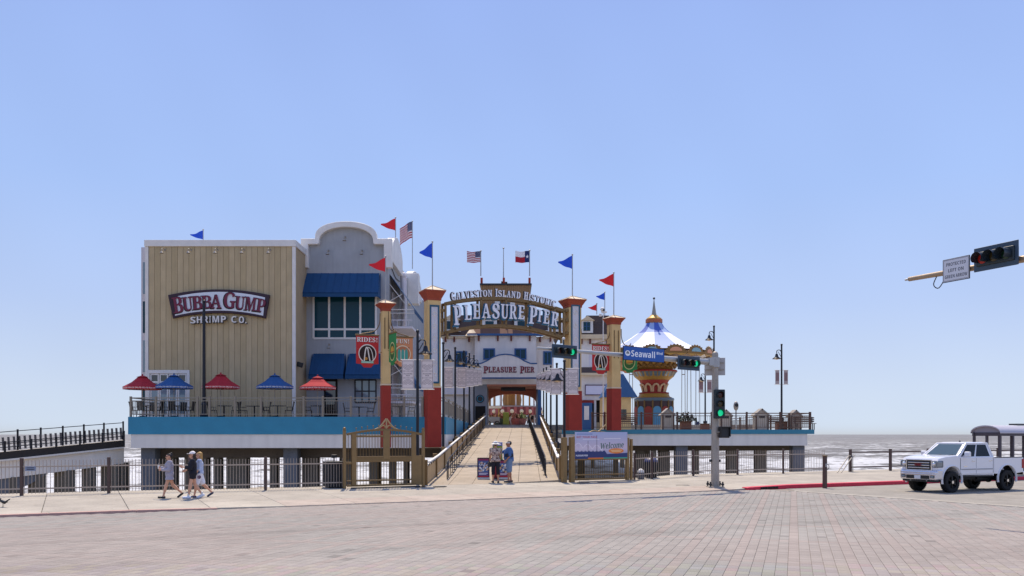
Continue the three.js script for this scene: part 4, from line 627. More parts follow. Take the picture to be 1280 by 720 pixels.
// ---------------------------------------------------------------- entrance building, its right wing, the rides behind
{
  const d = 90, z = -d, X = (px) => PX(px, d), Y = (py) => PY(py, d), yG = 3.34, t = thing('entrance_building', 'white pier entrance building with brown tower and dark mansard roof', 'building', [X(632), yG, z], { world: true });
  const eave = Y(421), zf = z + .9;
  // middle block stands 0.9 m before the wings
  const x0 = X(594), x1 = X(670), open0 = X(609), open1 = X(672), soff = Y(481);
  part(t, 'wall', [bx(x0, x1, soff, eave, zf, zf - .4), bx(x0 + .01, x1 - .01, eave - .3, eave - .02, zf - .41, z - 8)], M.white);
  part(t, 'left_wing', [bx(X(553), x0 - .003, yG, eave, z, z - 9)], M.white);
  part(t, 'right_wing', [bx(x1 + .003, X(692), Y(478), eave, z, z - 9)], M.white);
  part(t, 'left_pier', [bx(x0, open0, yG, soff - .003, zf - .1, z - 6)], M.greyDark);
  part(t, 'right_pier', [bx(open1, open1 + .35, yG, soff - .003, zf - .1, z - 6)], M.blueTrim);
  part(t, 'ceiling', bx(open0, open1, soff - .2, soff - .005, zf - .1, z - 7), std(0xd08a70, .85, { mottle: 1 }));
  const arch = new THREE.Shape(); arch.moveTo(open0, soff - .2); arch.lineTo(open1, soff - .2); arch.lineTo(open1, soff - 1.7); arch.quadraticCurveTo(open1 - .1, soff - .75, (open0 + open1) / 2, soff - .72); arch.quadraticCurveTo(open0 + .1, soff - .75, open0, soff - 1.7); arch.lineTo(open0, soff - .2);
  part(t, 'inner_arch', ext(arch, .3, .02).translate(0, 0, z - 5), std(0xe09078, .8));
  part(t, 'hanging_board', rbx(X(626), X(657), Y(488), Y(481.5), z - 1, z - 1.3, .05, 1), M.dark);
  const sd = part(t, 'service_door', bx(X(594.5), X(607), yG, Y(508), zf - .04, zf - .101), M.hole); part(sd, 'handle', rod(V(X(605.5), yG + .9, zf - .02), V(X(605.5), yG + 1.2, zf - .02), .03), M.steel);
  const rs = part(t, 'round_sign', new THREE.CylinderGeometry(.42, .42, .08, 24).rotateX(Math.PI / 2).translate(X(600.5), Y(499), zf - .06), M.dark); part(rs, 'ring', new THREE.TorusGeometry(.3, .04, 6, 24).translate(X(600.5), Y(499), zf - .01), M.fasciaThin);
  part(t, 'cornice', [bx(X(584.5), X(678), Y(421), Y(418.6), zf + .35, zf - .3)], M.blueTrim);
  part(t, 'wing_cornice', [bx(X(552), X(584), Y(423), Y(420), z + .2, z - .1), bx(X(678.5), X(694), Y(423), Y(420), z + .2, z - .1)], M.cream);
  for (const px of [557, 568, 586.5, 599, 622.5, 639, 662, 675, 688]) part(t, 'bracket', rbx(X(px) - .09, X(px) + .09, Y(427.5), Y(421) - .003, (px > 593 && px < 671 ? zf : z) + .25, (px > 593 && px < 671 ? zf : z) + .003, .02, 1), std(0x6d3428, .7));
  const win = (a, b, y1, y0, zz, mF = M.blueTrim) => { const f = part(t, 'window', [bx(X(a), X(a) + .14, Y(y0), Y(y1), zz + .08, zz + .003), bx(X(b) - .14, X(b), Y(y0), Y(y1), zz + .08, zz + .003), bx(X(a) + .14, X(b) - .14, Y(y1) - .14, Y(y1), zz + .08, zz + .003), bx(X(a) + .14, X(b) - .14, Y(y0), Y(y0) + .14, zz + .08, zz + .003), bx((X(a) + X(b)) / 2 - .04, (X(a) + X(b)) / 2 + .04, Y(y0) + .14, Y(y1) - .14, zz + .06, zz + .003)], mF); for (const s of [0, 1]) part(f, 'pane', bx(s ? (X(a) + X(b)) / 2 + .04 : X(a) + .14, s ? X(b) - .14 : (X(a) + X(b)) / 2 - .04, Y(y0) + .14, Y(y1) - .14, zz + .03, zz + .005), M.glass); };
  win(604.5, 619, 436.5, 450.5, zf); win(643, 658, 436.5, 450.5, zf); win(570, 584, 439, 459, z); win(679, 690, 439, 456, z);
  // mansard roof with dormers, brown tower
  const mans = (a, b, yb, yt, zz, dep, mat, name = 'roof') => { const xa = X(a), xb = X(b), Yb = Y(yb), Yt = Y(yt), q = .9; return part(t, name, [quad(V(xa, Yb, zz), V(xb, Yb, zz), V(xb - q, Yt, zz - q), V(xa + q, Yt, zz - q)), quad(V(xb, Yb, zz), V(xb, Yb, zz - dep), V(xb - q, Yt, zz - dep + q), V(xb - q, Yt, zz - q)), quad(V(xa, Yb, zz - dep), V(xa, Yb, zz), V(xa + q, Yt, zz - q), V(xa + q, Yt, zz - dep + q)), quad(V(xa + q, Yt, zz - q), V(xb - q, Yt, zz - q), V(xb - q, Yt, zz - dep + q), V(xa + q, Yt, zz - dep + q))], mat); };
  mans(550, 700, 419.9, 393, z + .3, 10, M.roofDark); mans(586, 677, 418.5, 409, zf + .3, 3, M.roofBrown);
  part(t, 'roof_corner', [new THREE.ConeGeometry(.9, 1.0, 4).rotateY(Math.PI / 4).translate(X(590), Y(415.5), zf - .2)], M.capTop);
  for (const [px, zz] of [[612, z + .3], [652, z + .3], [564, z + .3], [694, z + .3]]) { const xm = X(px), f = part(t, 'dormer', [bx(xm - .75, xm + .75, Y(414), Y(400), zz, zz - 2), bx(xm - 1.0, xm + 1.0, Y(415), Y(413.5), zz + .12, zz - .1)], M.trim); part(f, 'pane', bx(xm - .42, xm + .42, Y(412), Y(402), zz + .04, zz + .003), M.glass); part(f, 'dormer_roof', ext([[xm - 1.0, Y(400)], [xm + 1.0, Y(400)], [xm, Y(394)]], 2.1).translate(0, 0, zz - 2), M.cream); }
  const tx0 = X(600), tx1 = X(664), zt = z - 2.2;
  part(t, 'tower', [bx(tx0 + .08, tx1 - .08, Y(412), Y(351.8), zt - .07, zt - 6)], M.brownSide);
  const n = 26; for (let i = 0; i < n; i++) { const a = lerp(tx0, tx1, i / n), b = lerp(tx0, tx1, (i + 1) / n); part(t, 'tower_board', bx(a + .012, b - .012, Y(410), Y(352), zt, zt - .066), M.brownSide); }
  part(t, 'tower_trim', [bx(tx0 - .1, tx1 + .1, Y(352) + .003, Y(351) + .1, zt + .1, zt - 6.1)], M.dark);
  for (const px of [601, 629.5, 662.5]) part(t, 'tower_post', rbx(X(px) - .12, X(px) + .12, Y(351) + .103, Y(342), zt - .1, zt - .34, .02, 1), M.brickRed);
  const gab = new THREE.Shape(); gab.moveTo(X(620), Y(372)); gab.quadraticCurveTo(X(632), Y(358), X(644), Y(372)); gab.lineTo(X(620), Y(372)); part(t, 'curved_gable', ext(gab, .3).translate(0, 0, zt + .02), M.cream);
  { const xm = X(631), f = part(t, 'dormer', [bx(xm - 1.05, xm - .55, Y(384), Y(372.5), zt + .3, zt), bx(xm + .55, xm + 1.05, Y(384), Y(372.5), zt + .3, zt)], M.trim); part(f, 'pane', bx(xm - .55, xm + .55, Y(384), Y(373), zt + .15, zt + .003), M.glassDark); }
  const an = part(t, 'antenna', [rod(V(X(629), Y(343), zt - 1), V(X(629), Y(303), zt - 1), .06, .035), ball(X(629), Y(302), zt - 1, .1), rod(V(X(626), Y(345), zt - 1), V(X(633), Y(347), zt - 1), .06)], M.steel); part(an, 'floodlight', [rbx(X(626), X(628.5), Y(350), Y(345), zt - .8, zt - 1.2, .05, 1), rbx(X(631), X(634), Y(350), Y(345.5), zt - .8, zt - 1.2, .05, 1)], M.dark);
  // marquee sign over the opening
  const zs = zf + 1.1, D2 = -zs, x = (px) => PX(px, D2), y = (py) => PY(py, D2), s = new THREE.Shape(); s.moveTo(x(592), y(471.5)); s.lineTo(x(671.5), y(471.5)); s.lineTo(x(671.5), y(455)); s.quadraticCurveTo(x(663), y(455.5), x(655), y(451.5)); s.quadraticCurveTo(x(643), y(444), x(632), y(443.5)); s.quadraticCurveTo(x(620), y(444), x(609), y(451.5)); s.quadraticCurveTo(x(601), y(455.5), x(592), y(455)); s.lineTo(x(592), y(471.5));
  const m = thing('marquee_sign', 'white curved marquee with maroon PLEASURE PIER lettering above the pier opening', 'sign', V(x(632), y(473), zs), { world: true });
  part(m, 'board', ext(s, .35, .02).translate(0, 0, zs - .36), M.white);
  const rim = [[592, 455], [601, 455], [609, 451.5], [616, 447], [624, 444.3], [632, 443.4], [640, 444.3], [648, 447], [655, 451.5], [663, 455], [671.5, 455]].map(([a, b]) => V(x(a), y(b) + .05, zs - .17)); part(m, 'rim', rim.slice(1).map((b, i) => bar(rim[i], b, .44, .12)), M.blueTrim);
  part(m, 'lower_band', bx(x(591.5), x(672), y(473.3), y(471.7), zs + .03, zs - .4), M.blueTrim);
  const mr = std(0x8a2436, .5), back = std(0x2b3550, .5); let px = 604; for (const [ch, w, h] of [['P', 6.2, 8.4], ['L', 4.8, 6.6], ['E', 4.8, 6.6], ['A', 5.6, 6.6], ['S', 4.6, 6.6], ['U', 5.4, 6.6], ['R', 5.4, 6.6], ['E', 4.8, 6.6], [' ', 4, 0], ['P', 6, 8.4], ['I', 2.4, 6.6], ['E', 4.8, 6.6], ['R', 5.2, 6.6]]) { if (ch !== ' ') { part(m, 'letter', letterGeo(ch, w * .86 * D2 / F, h * D2 / F, .05).translate(x(px + w / 2), y(h > 7 ? 466.2 : 465.2), zs + .05), mr); part(m, 'letter_back', letterGeo(ch, w * .95 * D2 / F, h * 1.06 * D2 / F, .025).translate(x(px + w / 2) + .02, y(h > 7 ? 466.2 : 465.2) - .05, zs + .022), back); } px += w; }
  // small cafe board left of the opening
  const cb = thing('cafe_board', 'long white shop board with red and blue emblem behind the left lamp banners', 'sign', V(X(572), Y(490), z + .2), { world: true }); part(cb, 'board', bx(X(556), X(586), Y(493), Y(482), z + .2, z + .05), printed(256, 96, (g, w, h) => { g.fillStyle = '#e9e6ee'; g.fillRect(0, 0, w, h); g.fillStyle = '#5a5f78'; g.font = 'bold 46px sans-serif'; g.fillText('NE CAF', 90, 62); g.fillStyle = '#c4283a'; g.beginPath(); g.arc(30, 40, 26, 0, 7); g.fill(); g.fillStyle = '#2c4a9a'; g.fillRect(8, 70, 60, 12); }));
  part(cb, 'frame', [bx(X(555.5), X(586.5), Y(482), Y(481), z + .23, z + .03), bx(X(555.5), X(586.5), Y(494), Y(493), z + .23, z + .03)], M.cream);
}
{ // right wing with dark mansard
  const d = 78, z = -d, X = (px) => PX(px, d), Y = (py) => PY(py, d), t = thing('right_building', 'white two storey building with dark mansard roof right of the arch', 'building', [X(748), DR, z], { world: true }), x0 = X(724), x1 = X(772);
  part(t, 'wall', [bx(x0, x1, Y(500), Y(424), z, z - 8)], M.white); part(t, 'storefront', bx(x0 + .02, x1 - .02, DR, Y(500) - .003, z - .6, z - 8), M.hole);
  part(t, 'eave', [bx(x0 - .2, x1 + .2, Y(423.9), Y(418.5), z + .35, z - .2)], M.cream); part(t, 'lower_eave', [bx(x0, x1 + .1, Y(469.5), Y(466.5), z + .5, z + .003)], M.cream);
  part(t, 'lower_roof', [quad(V(x0, Y(466.4), z + .5), V(x1, Y(466.4), z + .5), V(x1, Y(459), z + .01), V(x0, Y(459), z + .01))], M.roofDark);
  const q = .7; part(t, 'roof', [quad(V(x0, Y(418.4), z + .2), V(x1, Y(418.4), z + .2), V(x1 - q, Y(393), z - q), V(x0 + q, Y(393), z - q)), quad(V(x1, Y(418.4), z + .2), V(x1, Y(418.4), z - 8), V(x1 - q, Y(393), z - 7), V(x1 - q, Y(393), z - q)), quad(V(x0 + q, Y(393), z - q), V(x1 - q, Y(393), z - q), V(x1 - q, Y(393), z - 7), V(x0 + q, Y(393), z - 7))], M.roofDark);
  const shing = []; for (let k = 1; k < 11; k++) { const f = k / 11, yy = lerp(Y(418.4), Y(393), f), zz = lerp(z + .2, z - q, f), in_ = q * f; shing.push(bar(V(x0 + in_, yy, zz + .012), V(x1 - in_, yy, zz + .012), .02, .03)); } part(t, 'shingle_courses', shing, M.roofDark, { kind: 'stuff' });
  const f = part(t, 'dormer', [bx(X(727), X(741), Y(416.5), Y(401), z + .25, z - 1.5)], M.trim); part(f, 'pane', [bx(X(729), X(737.5), Y(414), Y(403), z + .29, z + .253)], M.glass); part(f, 'dormer_roof', ext([[X(725.5), Y(401)], [X(742.5), Y(401)], [X(734), Y(396)]], 2, .02).translate(0, 0, z - 1.6), M.cream);
  part(f, 'muntin', [bx(X(733) - .03, X(733) + .03, Y(414), Y(403), z + .31, z + .291), bx(X(729), X(737.5), Y(408.7), Y(408.1), z + .315, z + .292)], M.blueTrim);
  for (const px of [727, 737.5, 759, 768]) part(t, 'bracket', rbx(X(px) - .08, X(px) + .08, Y(430), Y(424) - .003, z + .25, z + .003, .02, 1), std(0x6d3428, .7));
  part(t, 'window', bx(X(736), X(748), Y(458), Y(438), z + .02, z + .004), M.lilac);
  part(t, 'kiosk', [bx(X(727), X(739), DR, Y(504), z + 1, z - .5)], M.blueTrim); part(t, 'poster', [bx(X(729), X(735), Y(525), Y(508), z + 1.03, z + 1.003)], M.white);
  part(t, 'red_band', bx(x0, X(742), Y(504), Y(500.5), z + .3, z + .004), M.brickRed);
  for (const px of [744, 757, 766]) part(t, 'shop_post', bx(X(px) - .1, X(px) + .1, DR, Y(500) - .004, z - .05, z - .25), M.trim);
  part(t, 'counter', bx(X(745), X(765), DR, Y(528), z - .3, z - .55), M.tan);
  part(t, 'wall_lamp', [pipe([[X(762), Y(474), z], [X(764), Y(471), z + .4], [X(766), Y(473), z + .6]], .03, 10, 5), lathe([[.03, .15], [.16, 0], [.2, -.04]], 12, X(766), Y(476), z + .6)], M.dark);
  const s = thing('shop_sign', 'white shop sign with purple border on the right white building', 'sign', V(X(744.5), Y(494), z + .05), { world: true }); part(s, 'board', bx(X(732), X(757.5), Y(493), Y(482), z + .09, z + .004), printed(256, 110, (g, w, h) => { g.fillStyle = '#dcdcf0'; g.fillRect(0, 0, w, h); g.fillStyle = '#8a8cc0'; for (let r = 0; r < 2; r++) for (let i = 0; i < 11; i++) g.fillRect(18 + i * 20, 28 + r * 30, 14, 15); })); part(s, 'frame', [bx(X(731.2), X(758.2), Y(482), Y(481), z + .12, z + .003), bx(X(731.2), X(758.2), Y(494), Y(493), z + .12, z + .003), bx(X(731.2), X(732), Y(493), Y(482), z + .12, z + .003), bx(X(757.5), X(758.2), Y(493), Y(482), z + .12, z + .003)], std(0x4c2a4a, .5));
  // yellow hut with blue roof
  const dk = 72, u = thing('ticket_hut', 'small yellow hut with steep blue roof right of the rightmost column', 'hut', V(PX(778, dk), DR, -dk)), hx = 1.05; part(u, 'wall', bx(-hx - .7, hx * .55, 0, PY(496, dk) - DR, -1, 1), M.yellow); part(u, 'roof', [ext([[-1.8, PY(497, dk) - DR], [hx * 1.0, PY(497, dk) - DR], [-.1, PY(469, dk) - DR], [-.8, PY(469, dk) - DR]], 2.6, .02).translate(0, 0, -1.3)], M.blueTrim); part(u, 'finial', rod(V(-.3, PY(469, dk) - DR, 0), V(-.3, PY(464, dk) - DR, 0), .06), M.dark); part(u, 'hatch', bx(-.9, .2, .9, 1.7, 1.0, 1.03), M.glassDark);
}
{ // camera mast beside the rightmost column
  const d = 60, t = thing('camera_mast', 'thin white mast with security camera left of the rightmost column', 'mast', V(PX(754, d), DR, -d)), h = PY(390, d) - DR; part(t, 'pole', rod(V(0, 0, 0), V(0, h, 0), .05, .035), M.trim); part(t, 'camera', [ball(-.05, h + .18, 0, .15), rbx(-.15, .25, h - .05, h + .05, -.06, .06, .02, 1), rbx(-.28, -.1, h - .3, h - .12, -.08, .08, .02, 1)], M.trim); part(t, 'lens', ball(.02, h + .13, .1, .08), M.black);
}
{ // wave swinger ride
  const d = 100, t = thing('swing_ride', 'ornate chair swing ride with blue and white striped tent top', 'fairground ride', V(PX(817.5, d), 3.35, -d)), s = d / F, Y = (py) => PY(py, d) - 3.35;
  const gold = std(0xc79a4a, .5, { metal: .25, mottle: .5 }), goldD = std(0x8d6a35, .6, { mottle: .4 }), red = std(0xb03a30, .6, { mottle: .7 }), slate = std(0x6e7d86, .4, { mottle: .6 }), tw = std(0xf2f2f4, .7), tb = std(0x9fb0d8, .7), tb2 = std(0x4560b4, .7);
  part(t, 'spire', [lathe([[4.6 * s, Y(401)], [3.6 * s, Y(396)], [2.6 * s, Y(391)], [1.2 * s, Y(381)], [.5 * s, Y(375)], [0, Y(374)]], 20), lathe([[5 * s, Y(403)], [5.2 * s, Y(401)], [4 * s, Y(400)]], 20)], std(0x9c9284, .35, { metal: .5 })); part(t, 'finial', ball(0, Y(373), 0, 1.5 * s), M.dark);
  part(t, 'crown_ring', lathe([[9.6 * s, Y(405)], [9.9 * s, Y(404)], [9.0 * s, Y(403.5)], [9.2 * s, Y(400)], [10 * s, Y(399.6)], [9.2 * s, Y(398)], [6.0 * s, Y(396)], [4.2 * s, Y(394)]], 28), gold); part(t, 'crown_band', lathe([[10.5 * s, Y(403.6)], [10.5 * s, Y(399.6)]], 28), std(0xb0603a, .6));
  const R = 71 * s, prof = (k) => [lerp(9.5 * s, R, k), lerp(Y(403.5), Y(445), Math.pow(k, .68))], n = 12;
  for (let i = 0; i < n; i++) { const a0 = (i - .28) / n * 6.28319, a1 = (i + .72) / n * 6.28319, mk = (k0, k1, st) => { const o = []; for (let q = 0; q < st; q++) { const A = prof(lerp(k0, k1, q / st)), B = prof(lerp(k0, k1, (q + 1) / st)), p = (r, y, a) => V(Math.sin(a) * r, y, Math.cos(a) * r); o.push(quad(p(B[0], B[1], a0), p(B[0], B[1], a1), p(A[0], A[1], a1), p(A[0], A[1], a0))); } return o; }; const c = part(t, 'tent_panel', mk(.2, 1, 7), i & 1 ? tw : tb); part(c, 'top_panel', mk(0, .2, 4), i & 1 ? std(0x9db2dc, .7) : tb2); }
  part(t, 'tent_underside', lathe([[12 * s, Y(446)], [R, Y(442)]], 32), goldD);
  const nb = 16; for (let i = 0; i < nb; i++) { // rounding boards with sunburst crest
    const a = (i + .5) / nb * 6.28319, g = [], L = R * 6.28319 / nb; const hh = 9.5 * s, sh = new THREE.Shape(); sh.moveTo(-L / 2, 0); sh.lineTo(L / 2, 0); sh.lineTo(L / 2, hh * .3); for (let k = 0; k <= 18; k++) { const f = k / 18, r = (k & 1 ? .88 : 1.05), th = Math.PI * f; sh.lineTo(Math.cos(th) * L * .46 * r, hh * .25 + Math.sin(th) * hh * .85 * r); } sh.lineTo(-L / 2, hh * .3); sh.lineTo(-L / 2, 0);
    const place = (g2) => g2.translate(0, Y(447.5), R + .05).rotateY(a); const b = part(t, 'rounding_board', place(ext(sh, .08)), goldD);
    const md = new THREE.Shape(); md.absellipse(0, hh * .25, L * .27, hh * .5, 0, Math.PI); part(b, 'medallion', place(ext(md, .05).translate(0, 0, .08)), i & 1 ? std(0x86b0bd, .5) : std(0xd99a78, .6)); part(b, 'drop_trim', place(ext(shape([[-L / 2, 0], [-L * .25, -2.6 * s], [0, -.6 * s], [L * .25, -2.6 * s], [L / 2, 0]]), .06)), gold);
  }
  part(t, 'inner_cornice', lathe([[26 * s, Y(452)], [27 * s, Y(455)], [24 * s, Y(461)], [22 * s, Y(463)]], 32), gold); const swag = []; for (let i = 0; i < 20; i++) { const a = i / 20 * 6.28319, p = (th, y) => V(Math.sin(th) * 26.4 * s, y, Math.cos(th) * 26.4 * s); swag.push(pipe([p(a, Y(455)), p(a + .157, Y(460)), p(a + .314, Y(455))], .13, 8, 5), ball(...p(a, Y(457)).toArray(), .25, 8)); } part(t, 'swag', swag, goldD);
  part(t, 'mast', lathe([[20 * s, Y(453)], [12 * s, Y(446)], [10 * s, Y(440)]], 20), goldD);
  part(t, 'bowl_rim', lathe([[28.4 * s, Y(465.5)], [29 * s, Y(464.4)], [28 * s, Y(463)], [22 * s, Y(462.8)]], 32), red);
  for (let i = 0; i < 16; i++) { const a0 = (i + .06) / 16 * 6.28319, a1 = (i + .94) / 16 * 6.28319, p = (r, y, a) => V(Math.sin(a) * r * s, Y(y), Math.cos(a) * r * s); part(t, 'mirror_panel', [quad(p(24.5, 471, a0), p(24.5, 471, a1), p(28, 465.6, a1), p(28, 465.6, a0)), quad(p(19.5, 475, a0), p(19.5, 475, a1), p(24.5, 471, a1), p(24.5, 471, a0))], i % 4 === 1 ? M.glassPale : slate); }
  part(t, 'bowl', lathe([[19 * s, Y(475.5)], [24 * s, Y(471.4)], [27.4 * s, Y(466)]], 32), gold);
  part(t, 'neck', lathe([[12.5 * s, Y(491)], [12.8 * s, Y(487)], [14.5 * s, Y(482)], [17.5 * s, Y(478)], [18.8 * s, Y(475)]], 28), red);
  const sc = []; for (let i = 0; i < 10; i++) { const a = i / 10 * 6.28319, p = (r, y, q) => V(Math.sin(a + q) * r * s, Y(y), Math.cos(a + q) * r * s); sc.push(pipe([p(13.6, 490, -.25), p(15.5, 483, -.2), p(17, 480.5, 0), p(15.5, 483, .2), p(13.6, 490, .25)], .12, 16, 6)); } part(t, 'scrollwork', sc, std(0xd8b48c, .6));
  part(t, 'gold_ring', lathe([[24 * s, Y(498.5)], [21.5 * s, Y(496.6)], [19.6 * s, Y(496)], [18.2 * s, Y(492.5)], [16.8 * s, Y(491.5)], [12 * s, Y(490.8)]], 32), gold); part(t, 'red_ring', lathe([[18.6 * s, Y(492.4)], [18.4 * s, Y(490.8)], [12.2 * s, Y(490)]], 32), red);
  part(t, 'drum_cornice', lathe([[23.6 * s, Y(502)], [25 * s, Y(500)], [24.6 * s, Y(498)], [22 * s, Y(497.4)]], 32), slate); part(t, 'drum', lathe([[23.2 * s, Y(537)], [23.2 * s, Y(501.5)]], 32), std(0x4f3a38, .7));
  for (let i = 0; i < 14; i++) { const a = i / 14 * 6.28319, h = Y(503) - Y(530), sh = new THREE.Shape(); sh.moveTo(-.42, 0); sh.lineTo(.42, 0); sh.lineTo(.42, h * .7); sh.absarc(0, h * .7, .42, 0, Math.PI); sh.lineTo(-.42, 0); part(t, 'drum_panel', ext(sh, .08, .02).translate(0, Y(532), 23.2 * s + .01).rotateY(a), i & 1 ? std(0xa03a2c, .6) : std(0x5f9cb8, .55)); part(t, 'drum_column', rod(V(Math.sin(a + .224) * 23.6 * s, Y(536), Math.cos(a + .224) * 23.6 * s), V(Math.sin(a + .224) * 23.6 * s, Y(501), Math.cos(a + .224) * 23.6 * s), .1), goldD); }
  for (let i = 0; i < 6; i++) { const a = [.78, .8, 2.35, 3.6, 4.2, 5.2][i], r = R * (i & 1 ? .72 : .9), x = Math.sin(a) * r, zz = Math.cos(a) * r, yb = Y(533); const c = part(t, 'swing_chains', [[-.22, -.16], [.22, -.16], [-.22, .2], [.22, .2]].map(([u, v]) => rod(V(x + u, yb + .25, zz + v), V(x + u * .8, Y(447) - .3, zz + v * .6), .02, .02, 5)).concat([rod(V(x - .2, Y(465), zz), V(x + .2, Y(465), zz), .05)]), M.galv); part(c, 'swing_seat', [rbx(x - .24, x + .24, yb, yb + .07, zz - .2, zz + .22, .03, 1), rbx(x - .24, x + .24, yb + .07, yb + .5, zz - .22, zz - .16, .03, 1), rod(V(x - .24, yb + .3, zz + .22), V(x + .24, yb + .3, zz + .22), .025)], std(0x3a4a66, .6)); }
}
{ // carousel glimpsed through the opening, with kiosk and planter before it
  const d = 116, t = thing('carousel', 'rose coloured carousel seen through the pier opening', 'fairground ride', V(PX(640, d), 3.35, -d)), s = d / F, Y = (py) => PY(py, d) - 3.35, rose = std(0xb5605c, .7, { mottle: .6 }), cr = std(0xd8b7a0, .7, { mottle: .5 }), gold = std(0xb98a48, .5);
  part(t, 'roof', lathe([[40 * s, Y(484)], [22 * s, Y(478)], [0, Y(472)]], 28), rose); part(t, 'platform', lathe([[34 * s, Y(534)], [34 * s, Y(531)], [0, Y(531)]], 28), rose);
  part(t, 'mid_canopy', lathe([[36 * s, Y(512)], [37 * s, Y(508)], [10 * s, Y(507)]], 28), cr);
  for (let i = 0; i < 20; i++) { const a = i / 20 * 6.28319; part(t, 'rounding_board', rbx(-1.0, 1.0, 0, 1.0, -.06, .06, .02, 1).translate(0, Y(519), 36 * s).rotateY(a), i & 1 ? rose : std(0x7a3a38, .7)); part(t, 'bulb', ball(Math.sin(a) * 36.8 * s, Y(515), Math.cos(a) * 36.8 * s, .28, 10), std(0xf2e2bc, .4)); part(t, 'pole', rod(V(Math.sin(a + .15) * 31 * s, Y(532), Math.cos(a + .15) * 31 * s), V(Math.sin(a + .15) * 31 * s, Y(484), Math.cos(a + .15) * 31 * s), .09), i % 3 ? gold : M.white); }
  part(t, 'centre_drum', lathe([[11 * s, Y(532)], [10 * s, Y(515)], [12 * s, Y(500)], [9 * s, Y(482)]], 20), gold);
  for (let i = 0; i < 14; i++) { const a = (i + .5) / 14 * 6.28319, r = 26 * s, x = Math.sin(a) * r, z = Math.cos(a) * r, y = Y(526) + (i % 3) * .2; part(t, 'mount', [new THREE.SphereGeometry(.5, 10, 8).scale(1.1, .55, .45).translate(x, y, z), rod(V(x + .45, y + .1, z), V(x + .8, y + .65, z), .17, .1), rbx(x + .7, x + 1.1, y + .5, y + .75, z - .1, z + .1, .05, 1), ...[-.35, .35].map((q) => rod(V(x + q, y, z), V(x + q * 1.4, y - .7, z), .09, .05))], [rose, M.white, M.dark, cr][i & 3]); }
  const kd = 102, k = thing('vendor_cart', 'small vendor cart with white canopy at the top of the ramp', 'cart', V(PX(616, kd), 3.37, -kd)); part(k, 'body', rbx(-.8, .8, .35, 1.05, -.4, .4, .04, 1), M.greyDark); part(k, 'canopy', slab([V(-1, 2.3, .6), V(1, 2.3, .6), V(1, 2.3, -.6), V(-1, 2.3, -.6)], .25), M.trim); part(k, 'canopy_post', [[-.7, .35], [.7, .35], [-.7, -.35], [.7, -.35]].map(([x, z]) => rod(V(x, 1, z), V(x, 2.2, z), .03)), std(0xd8c23a, .5)); for (const x of [-.5, .5]) part(k, 'wheel', new THREE.TorusGeometry(.25, .05, 6, 18).translate(x, .3, .43), M.black);
  const pb = thing('green_panel', 'upright green display panel at the top of the ramp', 'display panel', V(PX(632.5, kd), 3.37, -kd)); part(pb, 'panel', rbx(-.35, .35, .15, 1.6, -.05, .05, .03, 1), std(0x7a8a3a, .6, { mottle: .5 })); part(pb, 'foot', rbx(-.4, .4, 0, .15, -.2, .2, .03, 1), M.dark);
  for (const [px, c, w] of [[645, 0x8a4a4a, 'maroon'], [624, 0x4a5a52, 'grey green'], [652, 0x7a5052, 'brown']]) { const b = thing('cafe_barrel', `${w} ornamental tub with planting at the top of the ramp`, 'planter', V(PX(px, kd), 3.37, -kd - .6)); part(b, 'tub', lathe([[0, 0], [.4, 0], [.55, .5], [.6, .9], [.5, .9], [.5, .8], [0, .8]], 18), std(c, .8, { mottle: .4 })); const lv = []; for (let i = 0; i < 90; i++) { const a = rnd() * 6.28, r = rnd() * .6, y = .85 + rnd() * .7 * (1 - r * .8); lv.push(new THREE.PlaneGeometry(.12, .26).rotateX(rnd() * 2 - 1).rotateY(a).translate(Math.cos(a) * r, y, Math.sin(a) * r)); } part(b, 'foliage', lv, std([0x9a6a5c, 0x7d8a5a, 0xa8584e][px % 3], .8), { kind: 'stuff' }); }
}
